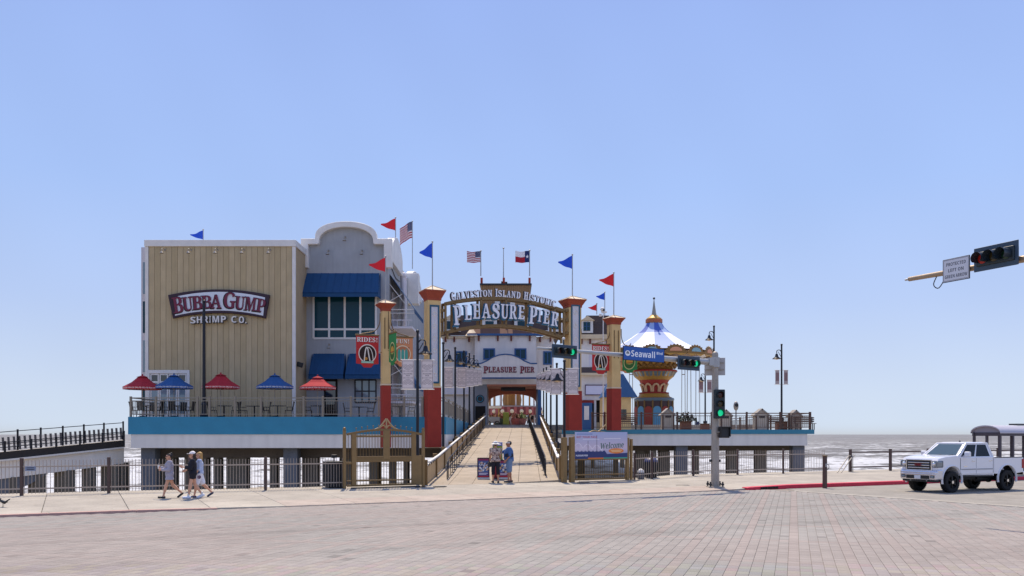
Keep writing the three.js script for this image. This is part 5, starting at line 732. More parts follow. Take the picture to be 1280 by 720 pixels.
{ // furniture of the swing ride deck
  const binMat = std(0xb5aa9c, .7, { mottle: .8 });
  const bin = (px, d, label, w = .88) => { const t = thing('deck_bin', label, 'litter bin', V(PX(px, d), DR, -d), { group: 'gabled bins on the swing ride deck' }), a = .42 * w; part(t, 'body', ext([[-a, 0], [a, 0], [a, 1.0], [0, 1.34], [-a, 1.0]], .8, .02).translate(0, 0, -.4), binMat); part(t, 'roof', [bar(V(-a - .14, .97, 0), V(.03, 1.44, 0), .95, .09), bar(V(a + .14, .97, 0), V(-.03, 1.44, 0), .95, .09)], std(0x9a938c, .8)); part(t, 'corner_post', [[-a, .43], [a, .43]].map(([x, z]) => rbx(x - .05, x + .05, 0, 1.0, z - .02, z + .04, .01, 1)), std(0x4f3b34, .6)); part(t, 'flap', bx(-.2, .2, .82, .98, .425, .44), M.dark); };
  bin(834, 60, 'gabled litter bin in front of the swing ride drum'); bin(950.5, 61, 'gabled litter bin near the end of the deck, left of the last lamp post', .98); bin(906, 63, 'gabled litter bin just right of the signal pole, behind the crossing signal', .84); bin(993, 64, 'narrow gabled bin closest to the right end of the deck', .8);
  const pot = (px, d, label, leaves) => { const t = thing('planter', label, 'planter', V(PX(px, d), DR, -d)); part(t, 'tub', rbx(-.36, .36, 0, .55, -.36, .36, .04, 1), std(0x7a5242, .8, { mottle: .5 })); part(t, 'rim', rbx(-.41, .41, .552, .62, -.41, .41, .02, 1), std(0x60402f, .8)); if (leaves) { const lv = []; for (let i = 0; i < 150; i++) { const a = rnd() * 6.28, r = Math.sqrt(rnd()) * .75, y = .62 + rnd() * .62 * (1.1 - r); lv.push(new THREE.PlaneGeometry(.12, .22).rotateX(rnd() * 2.4 - 1.2).rotateY(a).translate(Math.cos(a) * r, y, Math.sin(a) * r)); } part(t, 'foliage', lv, std(0x39443c, .8), { kind: 'stuff' }); } };
  pot(857, 62, 'square planter with dark shrub beneath the hanging swings', true); pot(881, 76, 'brown planter box at the foot of the lamp post with two brown banners', false); pot(976.5, 63.2, 'brown planter box at the foot of the lamp post with a pale banner', false);
  const v = thing('viewer', 'round coin viewer on a thin post at the deck railing', 'viewer', V(PX(920, 60), DR, -60)); part(v, 'post', rod(V(0, 0, 0), V(0, 1.3, 0), .05), M.steel); part(v, 'head', new THREE.SphereGeometry(.28, 16, 12).scale(.62, 1.15, .6).translate(0, 1.62, 0), M.galv); part(v, 'eyepiece', [new THREE.CylinderGeometry(.12, .12, .1, 12).rotateX(Math.PI / 2).translate(0, 1.68, .16)], M.black);
  for (const [px, l] of [[967, 'brown slatted bench left of the last deck lamp post'], [1006, 'brown slatted bench at the right end of the deck'], [784, 'brown slatted bench before the swing ride, left part of the deck']]) { const b = thing('deck_bench', l, 'bench', V(PX(px, 62), DR, -62), { group: 'benches on the swing ride deck' }), m = std(0x5b4336, .7); for (let k = 0; k < 4; k++) part(b, 'seat_slat', rbx(-.75, .75, .43, .47, -.22 + k * .12, -.13 + k * .12, .01, 1), m); for (let k = 0; k < 3; k++) part(b, 'back_slat', rbx(-.75, .75, .55 + k * .13, .64 + k * .13, -.28, -.25, .01, 1), m); for (const x of [-.6, .6]) part(b, 'leg', [rbx(x - .03, x + .03, 0, .43, -.22, -.16, .01, 1), rbx(x - .03, x + .03, 0, .43, .14, .2, .01, 1), rbx(x - .03, x + .03, .43, .93, -.3, -.25, .01, 1)], M.dark); }
}
// ---------------------------------------------------------------- fences, gates, signals, signs, street furniture
const FS = 6.3, FT = Math.atan(.5), onFence = (px, s = FS) => { const rx = (px - HX) / F, d = (33.05 + s / .8944) / (1 - .5 * rx); return uOf(rx * d, d); };
const groundR = (px, py) => { let lo = 20, hi = 90; for (let i = 0; i < 50; i++) { const m = (lo + hi) / 2; PY(py, m) > Math.max(ground(PX(px, m), m), m > 39.8 ? rampY(m) : 0) ? lo = m : hi = m; } return P(px, py, lo); };
const fenceMat = std(0xa59688, .5), fenceDark = std(0x54423e, .5, { metal: .2 });
function picketFence(label, px0, px1, posts) {
  const u0 = onFence(px0), u1 = onFence(px1), t = thing('picket_fence', label, 'fence', onG(FS, u0), { world: true });
  for (const [y, dy] of [[1.03, 0], [.24, 0]]) { let k = u0; while (k < u1) { const e = Math.min(u1, k + 2.4); part(t, 'rail', bar(onG(FS, k, y), onG(FS, e, y), .06, .045), fenceMat); k = e; } }
  for (const px of posts) { const p = onG(FS, onFence(px)); part(t, 'post', rbx(p.x - .05, p.x + .05, p.y - .02, p.y + 1.34, p.z - .05, p.z + .05, .01, 1), fenceDark); }
  const geo = merged(new THREE.CylinderGeometry(.011, .011, 1.2, 5).translate(0, .66, 0));
  for (let u = u0 + .06; u < u1; u += .118) { const p = onG(FS, u).sub(t.position), m = mesh('picket', geo, fenceMat); m.position.copy(p); t.add(m); }
  return t;
}
picketFence('long brown picket fence along the seawall on the left, ending at the left gate', -75, 428, [-60, 27, 136, 237, 332]);
picketFence('brown picket fence on the right between the bannered gate and the open steps', 792, 1031, [793, 815, 866.5, 922, 979]);
{ const p = onG(FS - .06, onFence(38), .96), t = thing('fence_sign', 'small grey notice plate on the left picket fence', 'sign', p, { turn: FT }); part(t, 'plate', rbx(-.17, .17, -.08, .08, -.01, .01, .005, 1), std(0x7a86a0, .5)); part(t, 'print', [bx(-.12, .12, .02, .045, .011, .013), bx(-.12, .12, -.04, -.015, .011, .013)], M.dark); }
{ // two-rail guard fence further right
  const us = [1063, 1113].map((p) => onFence(p)), step = us[1] - us[0], t = thing('guard_fence', 'dark two-rail guard fence before the surf, behind the pickup truck', 'fence', onG(FS, us[0]), { world: true }), all = []; for (let k = 0; k < 9; k++) all.push(us[0] + k * step);
  all.forEach((u) => { const p = onG(FS, u); part(t, 'post', rbx(p.x - .07, p.x + .07, p.y - .02, p.y + 1.27, p.z - .07, p.z + .07, .015, 1), fenceDark); });
  for (const y of [1.1, .26]) for (let k = 0; k < all.length - 1; k++) part(t, 'rail', bar(onG(FS, all[k], y), onG(FS, all[k + 1], y), .06, .07), fenceDark);
  const h = thing('stair_handrail', 'thin pair of slanted handrails at the top of the beach steps', 'handrail', onG(7.2, onFence(1052)), { world: true });
  for (const o of [0, 5]) { const a = P(1046.5 + o, 591, 48.5), b = P(1061 + o, 570, 49.5), c = b.clone().setY(ground(b.x, -b.z)); part(h, 'rail', [rod(a, b, .028), rod(b, b.clone().add(V(.12, .02, 0)), .028)], M.galv); part(h, 'post', rod(c, b, .024), M.galv); }
}
{ // left gate: brown steel double frame with low arch and ornament
  const u0 = onFence(430.5, FS - .25), u1 = onFence(531, FS - .25), p0 = onG(FS - .25, u0), L = (u1 - u0), t = thing('entrance_gate', 'brown steel gate with arched top and finial left of the ramp', 'gate', p0, { turn: FT }), at = (px) => onFence(px, FS - .25) - u0;
  const hT = (x) => 2.22 + .22 * Math.sin(Math.PI * clamp(x / L, 0, 1)), m = M.bronze, m2 = M.bronze2;
  for (const x of [0, at(529)]) { part(t, 'post', [rbx(x - .06, x + .06, 0, 2.42, -.06, .06, .01, 1), ball(x, 2.47, 0, .07, 10)], m2); }
  const arc = []; for (let i = 0; i <= 16; i++) arc.push(V(lerp(.1, L - .15, i / 16), hT(lerp(.1, L - .15, i / 16)), 0)); part(t, 'arched_rail', arc.slice(1).map((b, i) => bar(arc[i], b, .07, .09)), m);
  const x1 = at(442.5), x2 = at(483), x3 = at(517);
  for (const [x, w] of [[x1, .2], [x2, .28], [x3, .2]]) part(t, 'stile', rbx(x - w / 2, x + w / 2, x === x2 ? 1.2 : .12, hT(x) - .03, -.05, .05, .01, 1), m2);
  part(t, 'cross_rail', [rbx(x1 - .1, x3 + .1, 1.08, 1.32, -.045, .045, .01, 1), rbx(.1, L - .15, .28, .34, -.03, .03, .01, 1), rbx(.1, L - .15, .07, .15, -.03, .03, .01, 1), rbx(x1, x3, 2.12, 2.2, -.04, .04, .01, 1)], m);
  part(t, 'solid_panel', rbx(x3 - .08, at(527), .1, 1.34, -.035, .035, .01, 1), m2);
  part(t, 'lock_box', rbx(x1 - .42, x1 - .1, 1.0, 1.1, -.04, .04, .01, 1), m);
  for (let x = .16; x < L - .2; x += .128) { if (x > x3 - .1 && x < at(527)) continue; part(t, 'picket', rod(V(x, .1, 0), V(x, hT(x) - .02, 0), .013, .013, 5), m); }
  part(t, 'finial_spike', Array.from({ length: 11 }, (_, i) => { const x = lerp(.5, L - .6, i / 10); return [rod(V(x, hT(x), 0), V(x, hT(x) + .16, 0), .01), ball(x, hT(x) + .18, 0, .03, 8)]; }).flat(), m);
  part(t, 'crest', [pipe([[x2 - .55, 2.42, 0], [x2 - .3, 2.55, 0], [x2, 2.9, 0]], .035, 12, 6), pipe([[x2 + .55, 2.42, 0], [x2 + .3, 2.55, 0], [x2, 2.9, 0]], .035, 12, 6), pipe([[x2 - .4, 2.45, 0], [x2 - .12, 2.62, 0], [x2, 2.5, 0], [x2 + .12, 2.62, 0], [x2 + .4, 2.45, 0]], .03, 16, 6), bar(V(x2, 2.4, 0), V(x2, 2.88, 0), .05, .05)], std(0xa98f68, .45, { metal: .3 }));
  const tr = thing('gate_track', 'dark steel foot track below the left gate', 'gate track', onG(FS - .5, u0, .01), { turn: FT }); part(tr, 'rail', rbx(.2, L - .3, 0, .05, -.03, .03, .01, 1), M.dark); part(tr, 'plate', [rbx(at(515), at(527), 0, .02, .0, .3, .005, 1), rbx(L + .2, L + .75, 0, .02, .2, .45, .005, 1)], M.dark);
}
{ // right gate with the welcome banner
  const s = FS - .25, u0 = onFence(705, s), u1 = onFence(790, s), p0 = onG(s, u0), L = u1 - u0, t = thing('entrance_gate', 'brown steel gate right of the ramp, carrying the printed banner', 'gate', p0, { turn: FT }), at = (px) => onFence(px, s) - u0, m = M.bronze, m2 = M.bronze2;
  for (const [x, w, h] of [[0, .22, 2.1], [.42, .22, 2.12], [at(784), .16, 2.08], [at(789), .12, 2.02]]) part(t, 'post', rbx(x - w / 2, x + w / 2, 0, h, -w / 2, w / 2, .015, 1), m2);
  part(t, 'cross_rail', [rbx(.5, at(784), .08, .16, -.03, .03, .01, 1), rbx(.5, at(784), .30, .36, -.03, .03, .01, 1), rbx(.5, at(784), 1.02, 1.1, -.03, .03, .01, 1)], m);
  const arc = []; for (let i = 0; i <= 12; i++) { const x = lerp(.5, at(784), i / 12); arc.push(V(x, 2.1 + .22 * Math.sin(Math.PI * i / 12), 0)); } part(t, 'arched_rail', arc.slice(1).map((b, i) => bar(arc[i], b, .06, .08)), m);
  const xm = (.5 + at(784)) / 2; part(t, 'crest', [pipe([[xm - .5, 2.32, 0], [xm - .1, 2.4, 0], [xm + .3, 2.72, 0]], .03, 12, 6), pipe([[xm - .8, 2.26, 0], [xm - .4, 2.42, 0], [xm, 2.36, 0], [xm + .6, 2.3, 0]], .03, 14, 6)], std(0xa98f68, .45, { metal: .3 }));
  for (let x = .62; x < at(783); x += .125) part(t, 'picket', rod(V(x, .1, 0), V(x, 2.12, 0), .013, .013, 5), m);
  const b0 = at(717.5), b1 = at(783), bn = thing('welcome_banner', 'wide printed banner with Welcome lettering and pier skyline hung on the right gate', 'banner', V(p0.x, p0.y, p0.z), { turn: FT });
  const pr = printed(1024, 520, (g, w, h) => {
    const gr = g.createLinearGradient(0, 0, 0, h); gr.addColorStop(0, '#a8b4d8'); gr.addColorStop(.6, '#d0bfd0'); gr.addColorStop(1, '#7f8bb8'); g.fillStyle = gr; g.fillRect(0, 0, w, h);
    g.fillStyle = '#2d3a70'; g.beginPath(); g.moveTo(0, h); g.lineTo(0, 390); for (let i = 0; i <= 26; i++) g.lineTo(i * 22, 370 + Math.sin(i * 1.9) * 14); g.lineTo(620, 430); g.lineTo(w, 410); g.lineTo(w, h); g.fill();
    g.strokeStyle = '#e9e2ee'; g.lineWidth = 9; g.beginPath(); for (let i = 0; i <= 60; i++) { const x = i * 9; g.lineTo(x, 300 - 90 * Math.abs(Math.sin(i * .16 + .4)) + i); } g.stroke(); g.lineWidth = 4; for (let i = 0; i < 30; i++) { g.beginPath(); g.moveTo(i * 18, 380); g.lineTo(i * 18 + 8, 250 + (i % 5) * 18); g.stroke(); }
    g.strokeStyle = '#3a2f48'; g.lineWidth = 7; for (const x of [250, 420]) { g.beginPath(); g.moveTo(x, 390); g.lineTo(x, x === 420 ? 60 : 170); g.stroke(); }
    g.fillStyle = '#5878b8'; g.fillRect(36, 34, 300, 14); g.fillStyle = '#b0505c'; g.font = 'bold 54px sans-serif'; g.fillText('GET YOUR PASS', 28, 118); g.fillStyle = '#f3f0f4'; g.fillRect(150, 136, 320, 8); g.fillRect(560, 126, 330, 8);
    g.fillStyle = '#e6823c'; g.beginPath(); g.ellipse(800, 370, 150, 52, 0, 0, 7); g.fill(); g.fillStyle = '#f6d9a0'; g.fillRect(690, 352, 220, 12); g.fillRect(710, 378, 180, 10);
    g.save(); g.translate(480, 330); g.rotate(-.06); g.font = 'italic bold 150px serif'; g.fillStyle = '#1d5a4c'; g.fillText('Welcome', 0, 0, 470); g.restore(); g.fillStyle = '#f3f0f4'; g.font = 'bold 44px sans-serif'; g.fillText('PLEASURE PIER', 16, 470, 230);
    g.fillStyle = '#e0762e'; g.fillRect(250, 498, 300, 22); g.fillStyle = '#3fa58c'; g.fillRect(550, 498, 474, 22);
  }, .6);
  const bw = b1 - b0; part(bn, 'print', panel(bw, 1.27, b0 + bw / 2, 1.72, .085), pr, { uv: true }); part(bn, 'cloth_back', rbx(b0, b1, 1.085, 2.355, .07, .083, .004, 1), M.white); part(bn, 'tie', [[b0, 2.33], [b1, 2.33], [b0, 1.11], [b1, 1.11]].map(([x, y]) => rod(V(x, y, .09), V(x + (x === b0 ? -.08 : .08), y + .02, 0), .008)), M.dark);
  const tr = thing('gate_track', 'dark steel foot track below the right gate', 'gate track', onG(FS - .6, u0 + .4, .012), { turn: FT }); part(tr, 'rail', rbx(.2, L - .2, 0, .05, -.03, .03, .01, 1), M.galv); part(tr, 'plate', [rbx(-.1, .5, 0, .02, .3, .5, .005, 1), rbx(1.0, 1.6, 0, .02, .3, .48, .005, 1)], M.dark);
}
// ---- traffic signals
const lit = (hex, k) => new THREE.MeshStandardMaterial({ color: hex, emissive: hex, emissiveIntensity: k, roughness: .4 }), lampGreen = lit(0x12c98a, .75), lampRed = lit(0x8c1a12, .16), lampOff = [std(0x3a1512, .3), std(0x40351a, .3), std(0x10301f, .3)];
const sigBody = std(0x1d2a30, .45), sigPlate = std(0x35485a, .5), sigWhite = std(0xc9c9c9, .5);
function signalHead(name, label, pos, turn, w, h, on, { vertical = false, plate = true, visor = .16, visorMat = sigBody, tilt = 0 } = {}) {
  const t = thing(name, label, 'traffic signal', pos, { turn }), n = 3, L = vertical ? h : w, S = vertical ? w : h, r = plate ? S * .215 : S * .30, sp = plate ? L * .265 : L * .31; t.rotation.z = tilt;
  if (plate) part(t, 'backplate', rbx(-w / 2, w / 2, -h / 2, h / 2, -.02, .02, .015, 1), sigPlate);
  part(t, 'housing', plate ? (vertical ? rbx(-S * .3, S * .3, -L * .43, L * .43, -.16, .07, .03, 2) : rbx(-L * .43, L * .43, -S * .3, S * .3, -.16, .07, .03, 2)) : rbx(-w / 2, w / 2, -h / 2, h / 2, -.16, .07, .03, 2), sigBody);
  for (let k = 0; k < n; k++) {
    const o = (k - 1) * sp, x = vertical ? 0 : o, y = vertical ? -o : 0, l = part(t, 'lens', new THREE.SphereGeometry(r, 20, 8, 0, 6.2832, 0, Math.PI / 2).scale(1, .3, 1).rotateX(Math.PI / 2).translate(x, y, .072), k === on ? (on === 0 ? lampRed : lampGreen) : lampOff[k]);
    part(l, 'visor', new THREE.CylinderGeometry(r * 1.12, r * 1.12, visor, 20, 1, true, Math.PI * 1.25, Math.PI * 1.5).rotateX(Math.PI / 2).rotateZ(Math.PI).translate(x, y, .07 + visor / 2), visorMat);
  }
  return t;
}
{
  const base = G(894, 604.5), pd = -base.z, yA = PY(453, pd), a = V(base.x - .12, yA, base.z), tip = P(671, 435, pd - 4.8), t = thing('signal_pole', 'grey traffic signal pole with long mast arm reaching left over the ramp', 'signal pole', base, { world: true });
  part(t, 'pole', [rod(base, base.clone().setY(PY(443, pd)), .185, .135, 16), ball(base.x, PY(443, pd), base.z, .135, 14)], M.galv);
  part(t, 'mast_arm', rod(a, tip, .14, .055, 12), M.steel);
  part(t, 'arm_clamp', [rod(V(base.x, yA - .22, base.z), V(base.x, yA + .22, base.z), .2, .2, 14), bar(a.clone().add(V(.1, 0, 0)), a.clone().add(V(-.25, .02, .15)), .3, .34)], M.steel);
  part(t, 'base_plate', rbx(base.x - .34, base.x + .34, base.y - .01, base.y + .05, base.z - .34, base.z + .34, .01, 1), M.galv);
  part(t, 'anchor_bolt', [[-1, -1], [1, -1], [-1, 1], [1, 1]].map(([x, z]) => [rod(V(base.x + x * .27, base.y, base.z + z * .27), V(base.x + x * .27, base.y + .26, base.z + z * .27), .035), rod(V(base.x + x * .27, base.y + .1, base.z + z * .27), V(base.x + x * .27, base.y + .18, base.z + z * .27), .065, .065, 6)]).flat(), M.dark);
  part(t, 'push_button', [rbx(base.x - .26, base.x - .17, 1.12 + base.y, 1.24 + base.y, base.z - .06, base.z + .08, .02, 1), rbx(base.x + .16, base.x + .24, 1.12 + base.y, 1.24 + base.y, base.z - .06, base.z + .08, .02, 1)], M.dark);
  const av = tip.clone().sub(a), turn = Math.atan2(av.z, -av.x), onArm = (px) => { let lo = 0, hi = 1; for (let i = 0; i < 40; i++) { const m = (lo + hi) / 2, q = a.clone().addScaledVector(av, m); (HX + F * q.x / -q.z > px) ? lo = m : hi = m; } return a.clone().addScaledVector(av, lo); };
  const front = (px, o = .2) => { const q = onArm(px); return q.add(V(Math.sin(turn) * o, 0, Math.cos(turn) * o)); }, tilt = -Math.asin(clamp(av.y / av.length(), -1, 1));
  const s1 = front(702), s2 = front(857); s1.y = PY(439.5, -s1.z); s2.y = PY(454, -s2.z);
  signalHead('traffic_signal', 'horizontal traffic signal at the far end of the left mast arm, showing green', s1, turn, 33 * -s1.z / F / .87, 17 * -s1.z / F, 2, { tilt }); signalHead('traffic_signal', 'horizontal traffic signal close to the pole on the left mast arm, showing green', s2, turn, 31 * -s2.z / F / .85, 17.5 * -s2.z / F, 2, { tilt });
  const c = thing('arm_sensor', 'small white sensor on a stub above the far traffic signal', 'sensor', onArm(704.5)); part(c, 'stub', rod(V(0, 0, 0), V(0, .42, 0), .03), M.dark); part(c, 'cap', ball(0, .46, 0, .06), M.trim);
  const sp = front(800.5, .22); sp.y = PY(443, -sp.z); const sw = 57 * -sp.z / F / .86, sh = 17.5 * -sp.z / F, ss = thing('street_sign', 'blue street name sign reading Seawall Blvd on the left mast arm', 'sign', sp, { turn }); ss.rotation.z = tilt;
  part(ss, 'plate', rbx(-sw / 2, sw / 2, -sh / 2, sh / 2, -.02, .02, .01, 1), std(0x0f1c38, .5)); part(ss, 'face', panel(sw - .05, sh - .05, 0, 0, .024), printed(640, 190, (g, w, h) => { g.fillStyle = '#1c56a8'; g.fillRect(0, 0, w, h); g.fillStyle = '#f2f4f8'; g.font = 'bold 128px sans-serif'; g.fillText('Seawall', 112, 140, 390); g.font = 'bold 54px sans-serif'; g.fillText('Blvd', 515, 82, 105); g.beginPath(); g.arc(62, 96, 40, 0, 7); g.fill(); g.fillStyle = '#33424c'; g.beginPath(); g.arc(62, 92, 22, Math.PI, 0); g.fill(); g.fillRect(38, 96, 48, 10); }, .45), { uv: true });
  part(ss, 'hanger', [-.5, .5].map((k) => rod(V(k * sw * .6, sh / 2, -.05), V(k * sw * .6, sh / 2 + .14, -.05), .02)), M.steel);
  const v = P(899.5, 505, pd - .35); signalHead('traffic_signal', 'upright three-light traffic signal on the pole, showing green at the bottom', v, .12, 13 * pd / F, 36 * pd / F, 2, { vertical: true, plate: false, visor: .14 });
  const w = P(905, 540, pd - .2), ws = thing('crossing_signal', 'black pedestrian crossing signal below the upright traffic signal', 'crossing signal', w, { turn: .2 }); part(ws, 'housing', rbx(-.22, .22, -.26, .24, -.12, .12, .03, 2), M.black); part(ws, 'face', bx(-.17, .17, -.2, .18, .121, .125), M.dark); part(ws, 'hood', [bx(-.22, .22, .2, .235, .12, .26), bx(-.22, -.19, -.2, .2, .12, .22), bx(.19, .22, -.2, .2, .12, .22)], M.black); part(ws, 'bracket', rod(V(-.3, 0, 0), V(-.1, 0, 0), .04), M.galv);
  const bp = P(893.5, 458, pd + .25), bs = thing('sign_back', 'grey back of a sign plate behind the top of the signal pole', 'sign', bp, { turn: -.25 }); part(bs, 'plate', rbx(-.45, .45, -.4, .38, -.01, .01, .02, 1), std(0xb5b2b0, .5, { metal: .2 })); part(bs, 'bracket', [bar(V(-.4, .15, .03), V(.4, .15, .03), .03, .05), bar(V(-.4, -.15, .03), V(.4, -.15, .03), .03, .05)], M.galv);
}
{ // mast arm entering from the right
  const tip = P(1136.5, 349, 26), dir = V(.4136, 0, .9105), t0 = tip.clone(), end = tip.clone().addScaledVector(dir, 10.2).add(V(0, -.15, 0)), t = thing('signal_pole', 'tan mast arm reaching in from the right edge with sign and red signal', 'signal pole', V(end.x, 0, end.z), { world: true }), turn = -Math.asin(.9105);
  part(t, 'mast_arm', [rod(t0, end, .065, .15, 12)], std(0xb09a80, .5, { metal: .2, stain: 1 })); part(t, 'arm_cap', rod(t0, t0.clone().addScaledVector(dir, -.14), .03), M.steel); part(t, 'pole', rod(V(end.x, 0, end.z), V(end.x, end.y + .5, end.z), .19, .15, 14), M.galv); part(t, 'cable_loop', pipe([t0.clone().addScaledVector(dir, 1.0), t0.clone().addScaledVector(dir, .85).add(V(0, -.3, 0)), t0.clone().addScaledVector(dir, 1.0).add(V(0, -.42, 0)), t0.clone().addScaledVector(dir, 1.2).add(V(0, -.2, 0)), t0.clone().addScaledVector(dir, 1.25)], .015, 20, 5), M.dark);
  const f = (k, o) => t0.clone().addScaledVector(dir, k).add(V(Math.sin(turn) * o, 0, Math.cos(turn) * o));
  const sp = f(1.72, .16); sp.y = PY(336.5, -sp.z); const s = thing('traffic_sign', 'white rectangular sign reading PROTECTED LEFT ON GREEN ARROW on the right mast arm', 'sign', sp, { turn });
  part(s, 'plate', rbx(-.43, .43, -.325, .325, -.012, .012, .01, 1), std(0x35383e, .5)); part(s, 'face', panel(.82, .61, 0, 0, .015), printed(400, 300, (g, w, h) => { g.fillStyle = '#d2d3da'; g.fillRect(0, 0, w, h); g.strokeStyle = '#4a4c55'; g.lineWidth = 5; g.strokeRect(9, 9, w - 18, h - 18); g.fillStyle = '#3a3c46'; g.textAlign = 'center'; g.font = 'bold 62px sans-serif'; g.fillText('PROTECTED', w / 2, 92, 310); g.fillText('LEFT ON', w / 2, 176, 250); g.fillText('GREEN ARROW', w / 2, 258, 350); }, .5), { uv: true }); part(s, 'bracket', [bar(V(-.1, -.2, -.05), V(-.1, .2, -.05), .05, .05), bar(V(.1, -.2, -.05), V(.1, .2, -.05), .05, .05)], M.steel);
  const hp = f(2.95, .2); hp.y = PY(320.5, -hp.z); signalHead('traffic_signal', 'traffic signal with deep visors on the right mast arm, showing red', hp, turn, 1.28, .64, 0, { visor: .27, visorMat: std(0x2a3540, .35) });
  const hb = thing('signal_bracket', 'white clamp band behind the red traffic signal', 'bracket', hp, { turn }); part(hb, 'band', [bar(V(-.3, -.25, -.19), V(-.3, .25, -.19), .06, .05), bar(V(.3, -.25, -.19), V(.3, .25, -.19), .06, .05)], sigWhite);
}
// ---- small street things
{
  const b = thing('litter_bin', 'black slatted litter bin beside the left gate', 'litter bin', G(417.5, 609.5), { turn: FT }), r = .37; part(b, 'liner', rbx(-.33, .33, .05, 1.0, -.33, .33, .03, 1), M.black); for (let k = 0; k < 7; k++) { const x = lerp(-r + .03, r - .03, k / 6); part(b, 'slat', bx(x - .035, x + .035, .06, 1.04, r - .02, r + .01), M.dark); part(b, 'slat', bx(x - .035, x + .035, .06, 1.04, -r - .01, -r + .02), M.dark); } part(b, 'side_slat', [-.22, 0, .22].flatMap((z) => [bx(-r - .01, -r + .02, .06, 1.04, z - .05, z + .05), bx(r - .02, r + .01, .06, 1.04, z - .05, z + .05)]), M.dark); part(b, 'rim', rbx(-r - .03, r + .03, 1.045, 1.1, -r - .03, r + .03, .02, 1), M.black); part(b, 'stand', [rod(V(0, 1.1, 0), V(0, 1.3, 0), .03), rbx(-.12, .12, 1.24, 1.38, -.05, .05, .03, 1)], M.black); part(b, 'foot', rbx(-.3, .3, 0, .05, -.3, .3, .01, 1), M.black);
  const d = thing('litter_bin', 'round black litter bin with blue domed lid behind the right fence', 'litter bin', onG(6.95, onFence(813.5, 6.95))), dl = std(0x2d3566, .5); part(d, 'body', lathe([[0, 0], [.30, 0], [.33, .75], [0, .76]], 22), std(0x1c1d26, .6)); part(d, 'lid', lathe([[.345, .76], [.35, .82], [.26, .95], [0, 1.0]], 22), dl); part(d, 'rib', Array.from({ length: 16 }, (_, i) => { const a = i / 16 * 6.2832; return bar(V(Math.cos(a) * .31, .04, Math.sin(a) * .31), V(Math.cos(a) * .34, .74, Math.sin(a) * .34), .03, .03); }), M.black);
  const h = thing('bollard', 'short grey dome-topped bollard right of the bannered gate', 'bollard', G(801, 599)); part(h, 'body', lathe([[0, 0], [.17, 0], [.16, .34], [0, .35]], 18), std(0x5a5d66, .7)); part(h, 'dome', lathe([[.165, .35], [.15, .44], [.08, .52], [0, .55]], 18), M.trim);
  const p = thing('marker_post', 'square brown post at the red kerb, right of the deck', 'post', G(1031, 605.2), { turn: FT }); part(p, 'shaft', rbx(-.075, .075, 0, 1.42, -.075, .075, .015, 1), fenceDark); part(p, 'cap', rbx(-.09, .09, 1.422, 1.47, -.09, .09, .015, 1), M.bronze); part(p, 'button', rbx(-.05, .05, .95, 1.1, .076, .1, .01, 1), M.steel); part(p, 'hook', new THREE.TorusGeometry(.12, .015, 6, 16).translate(.14, .95, 0), M.dark);
  for (const [px, py, l] of [[853, 601.5, 'round iron manhole lid on the pavement left of the signal pole']]) { const q = thing('manhole_lid', l, 'manhole lid', G(px, py).add(V(0, .003, 0))); part(q, 'lid', new THREE.CylinderGeometry(.36, .38, .014, 28).translate(0, .007, 0), M.galv); part(q, 'rib', [0, 1, 2, 3].map((k) => bar(V(-.3, .017, -.2 + k * .13), V(.3, .017, -.2 + k * .13), .04, .006)), M.dark); }
  const g = G(980, 613), dr = thing('kerb_drain', 'dark storm drain mouth in the red kerb', 'drain', onG(-.17, uOf(g.x, -g.z)), { turn: FT }); part(dr, 'mouth', bx(-.5, .5, .015, .10, -.02, .01), M.hole); part(dr, 'grating', Array.from({ length: 7 }, (_, i) => bx(-.45 + i * .15, -.42 + i * .15, .016, .098, .012, .022)), M.dark);
}
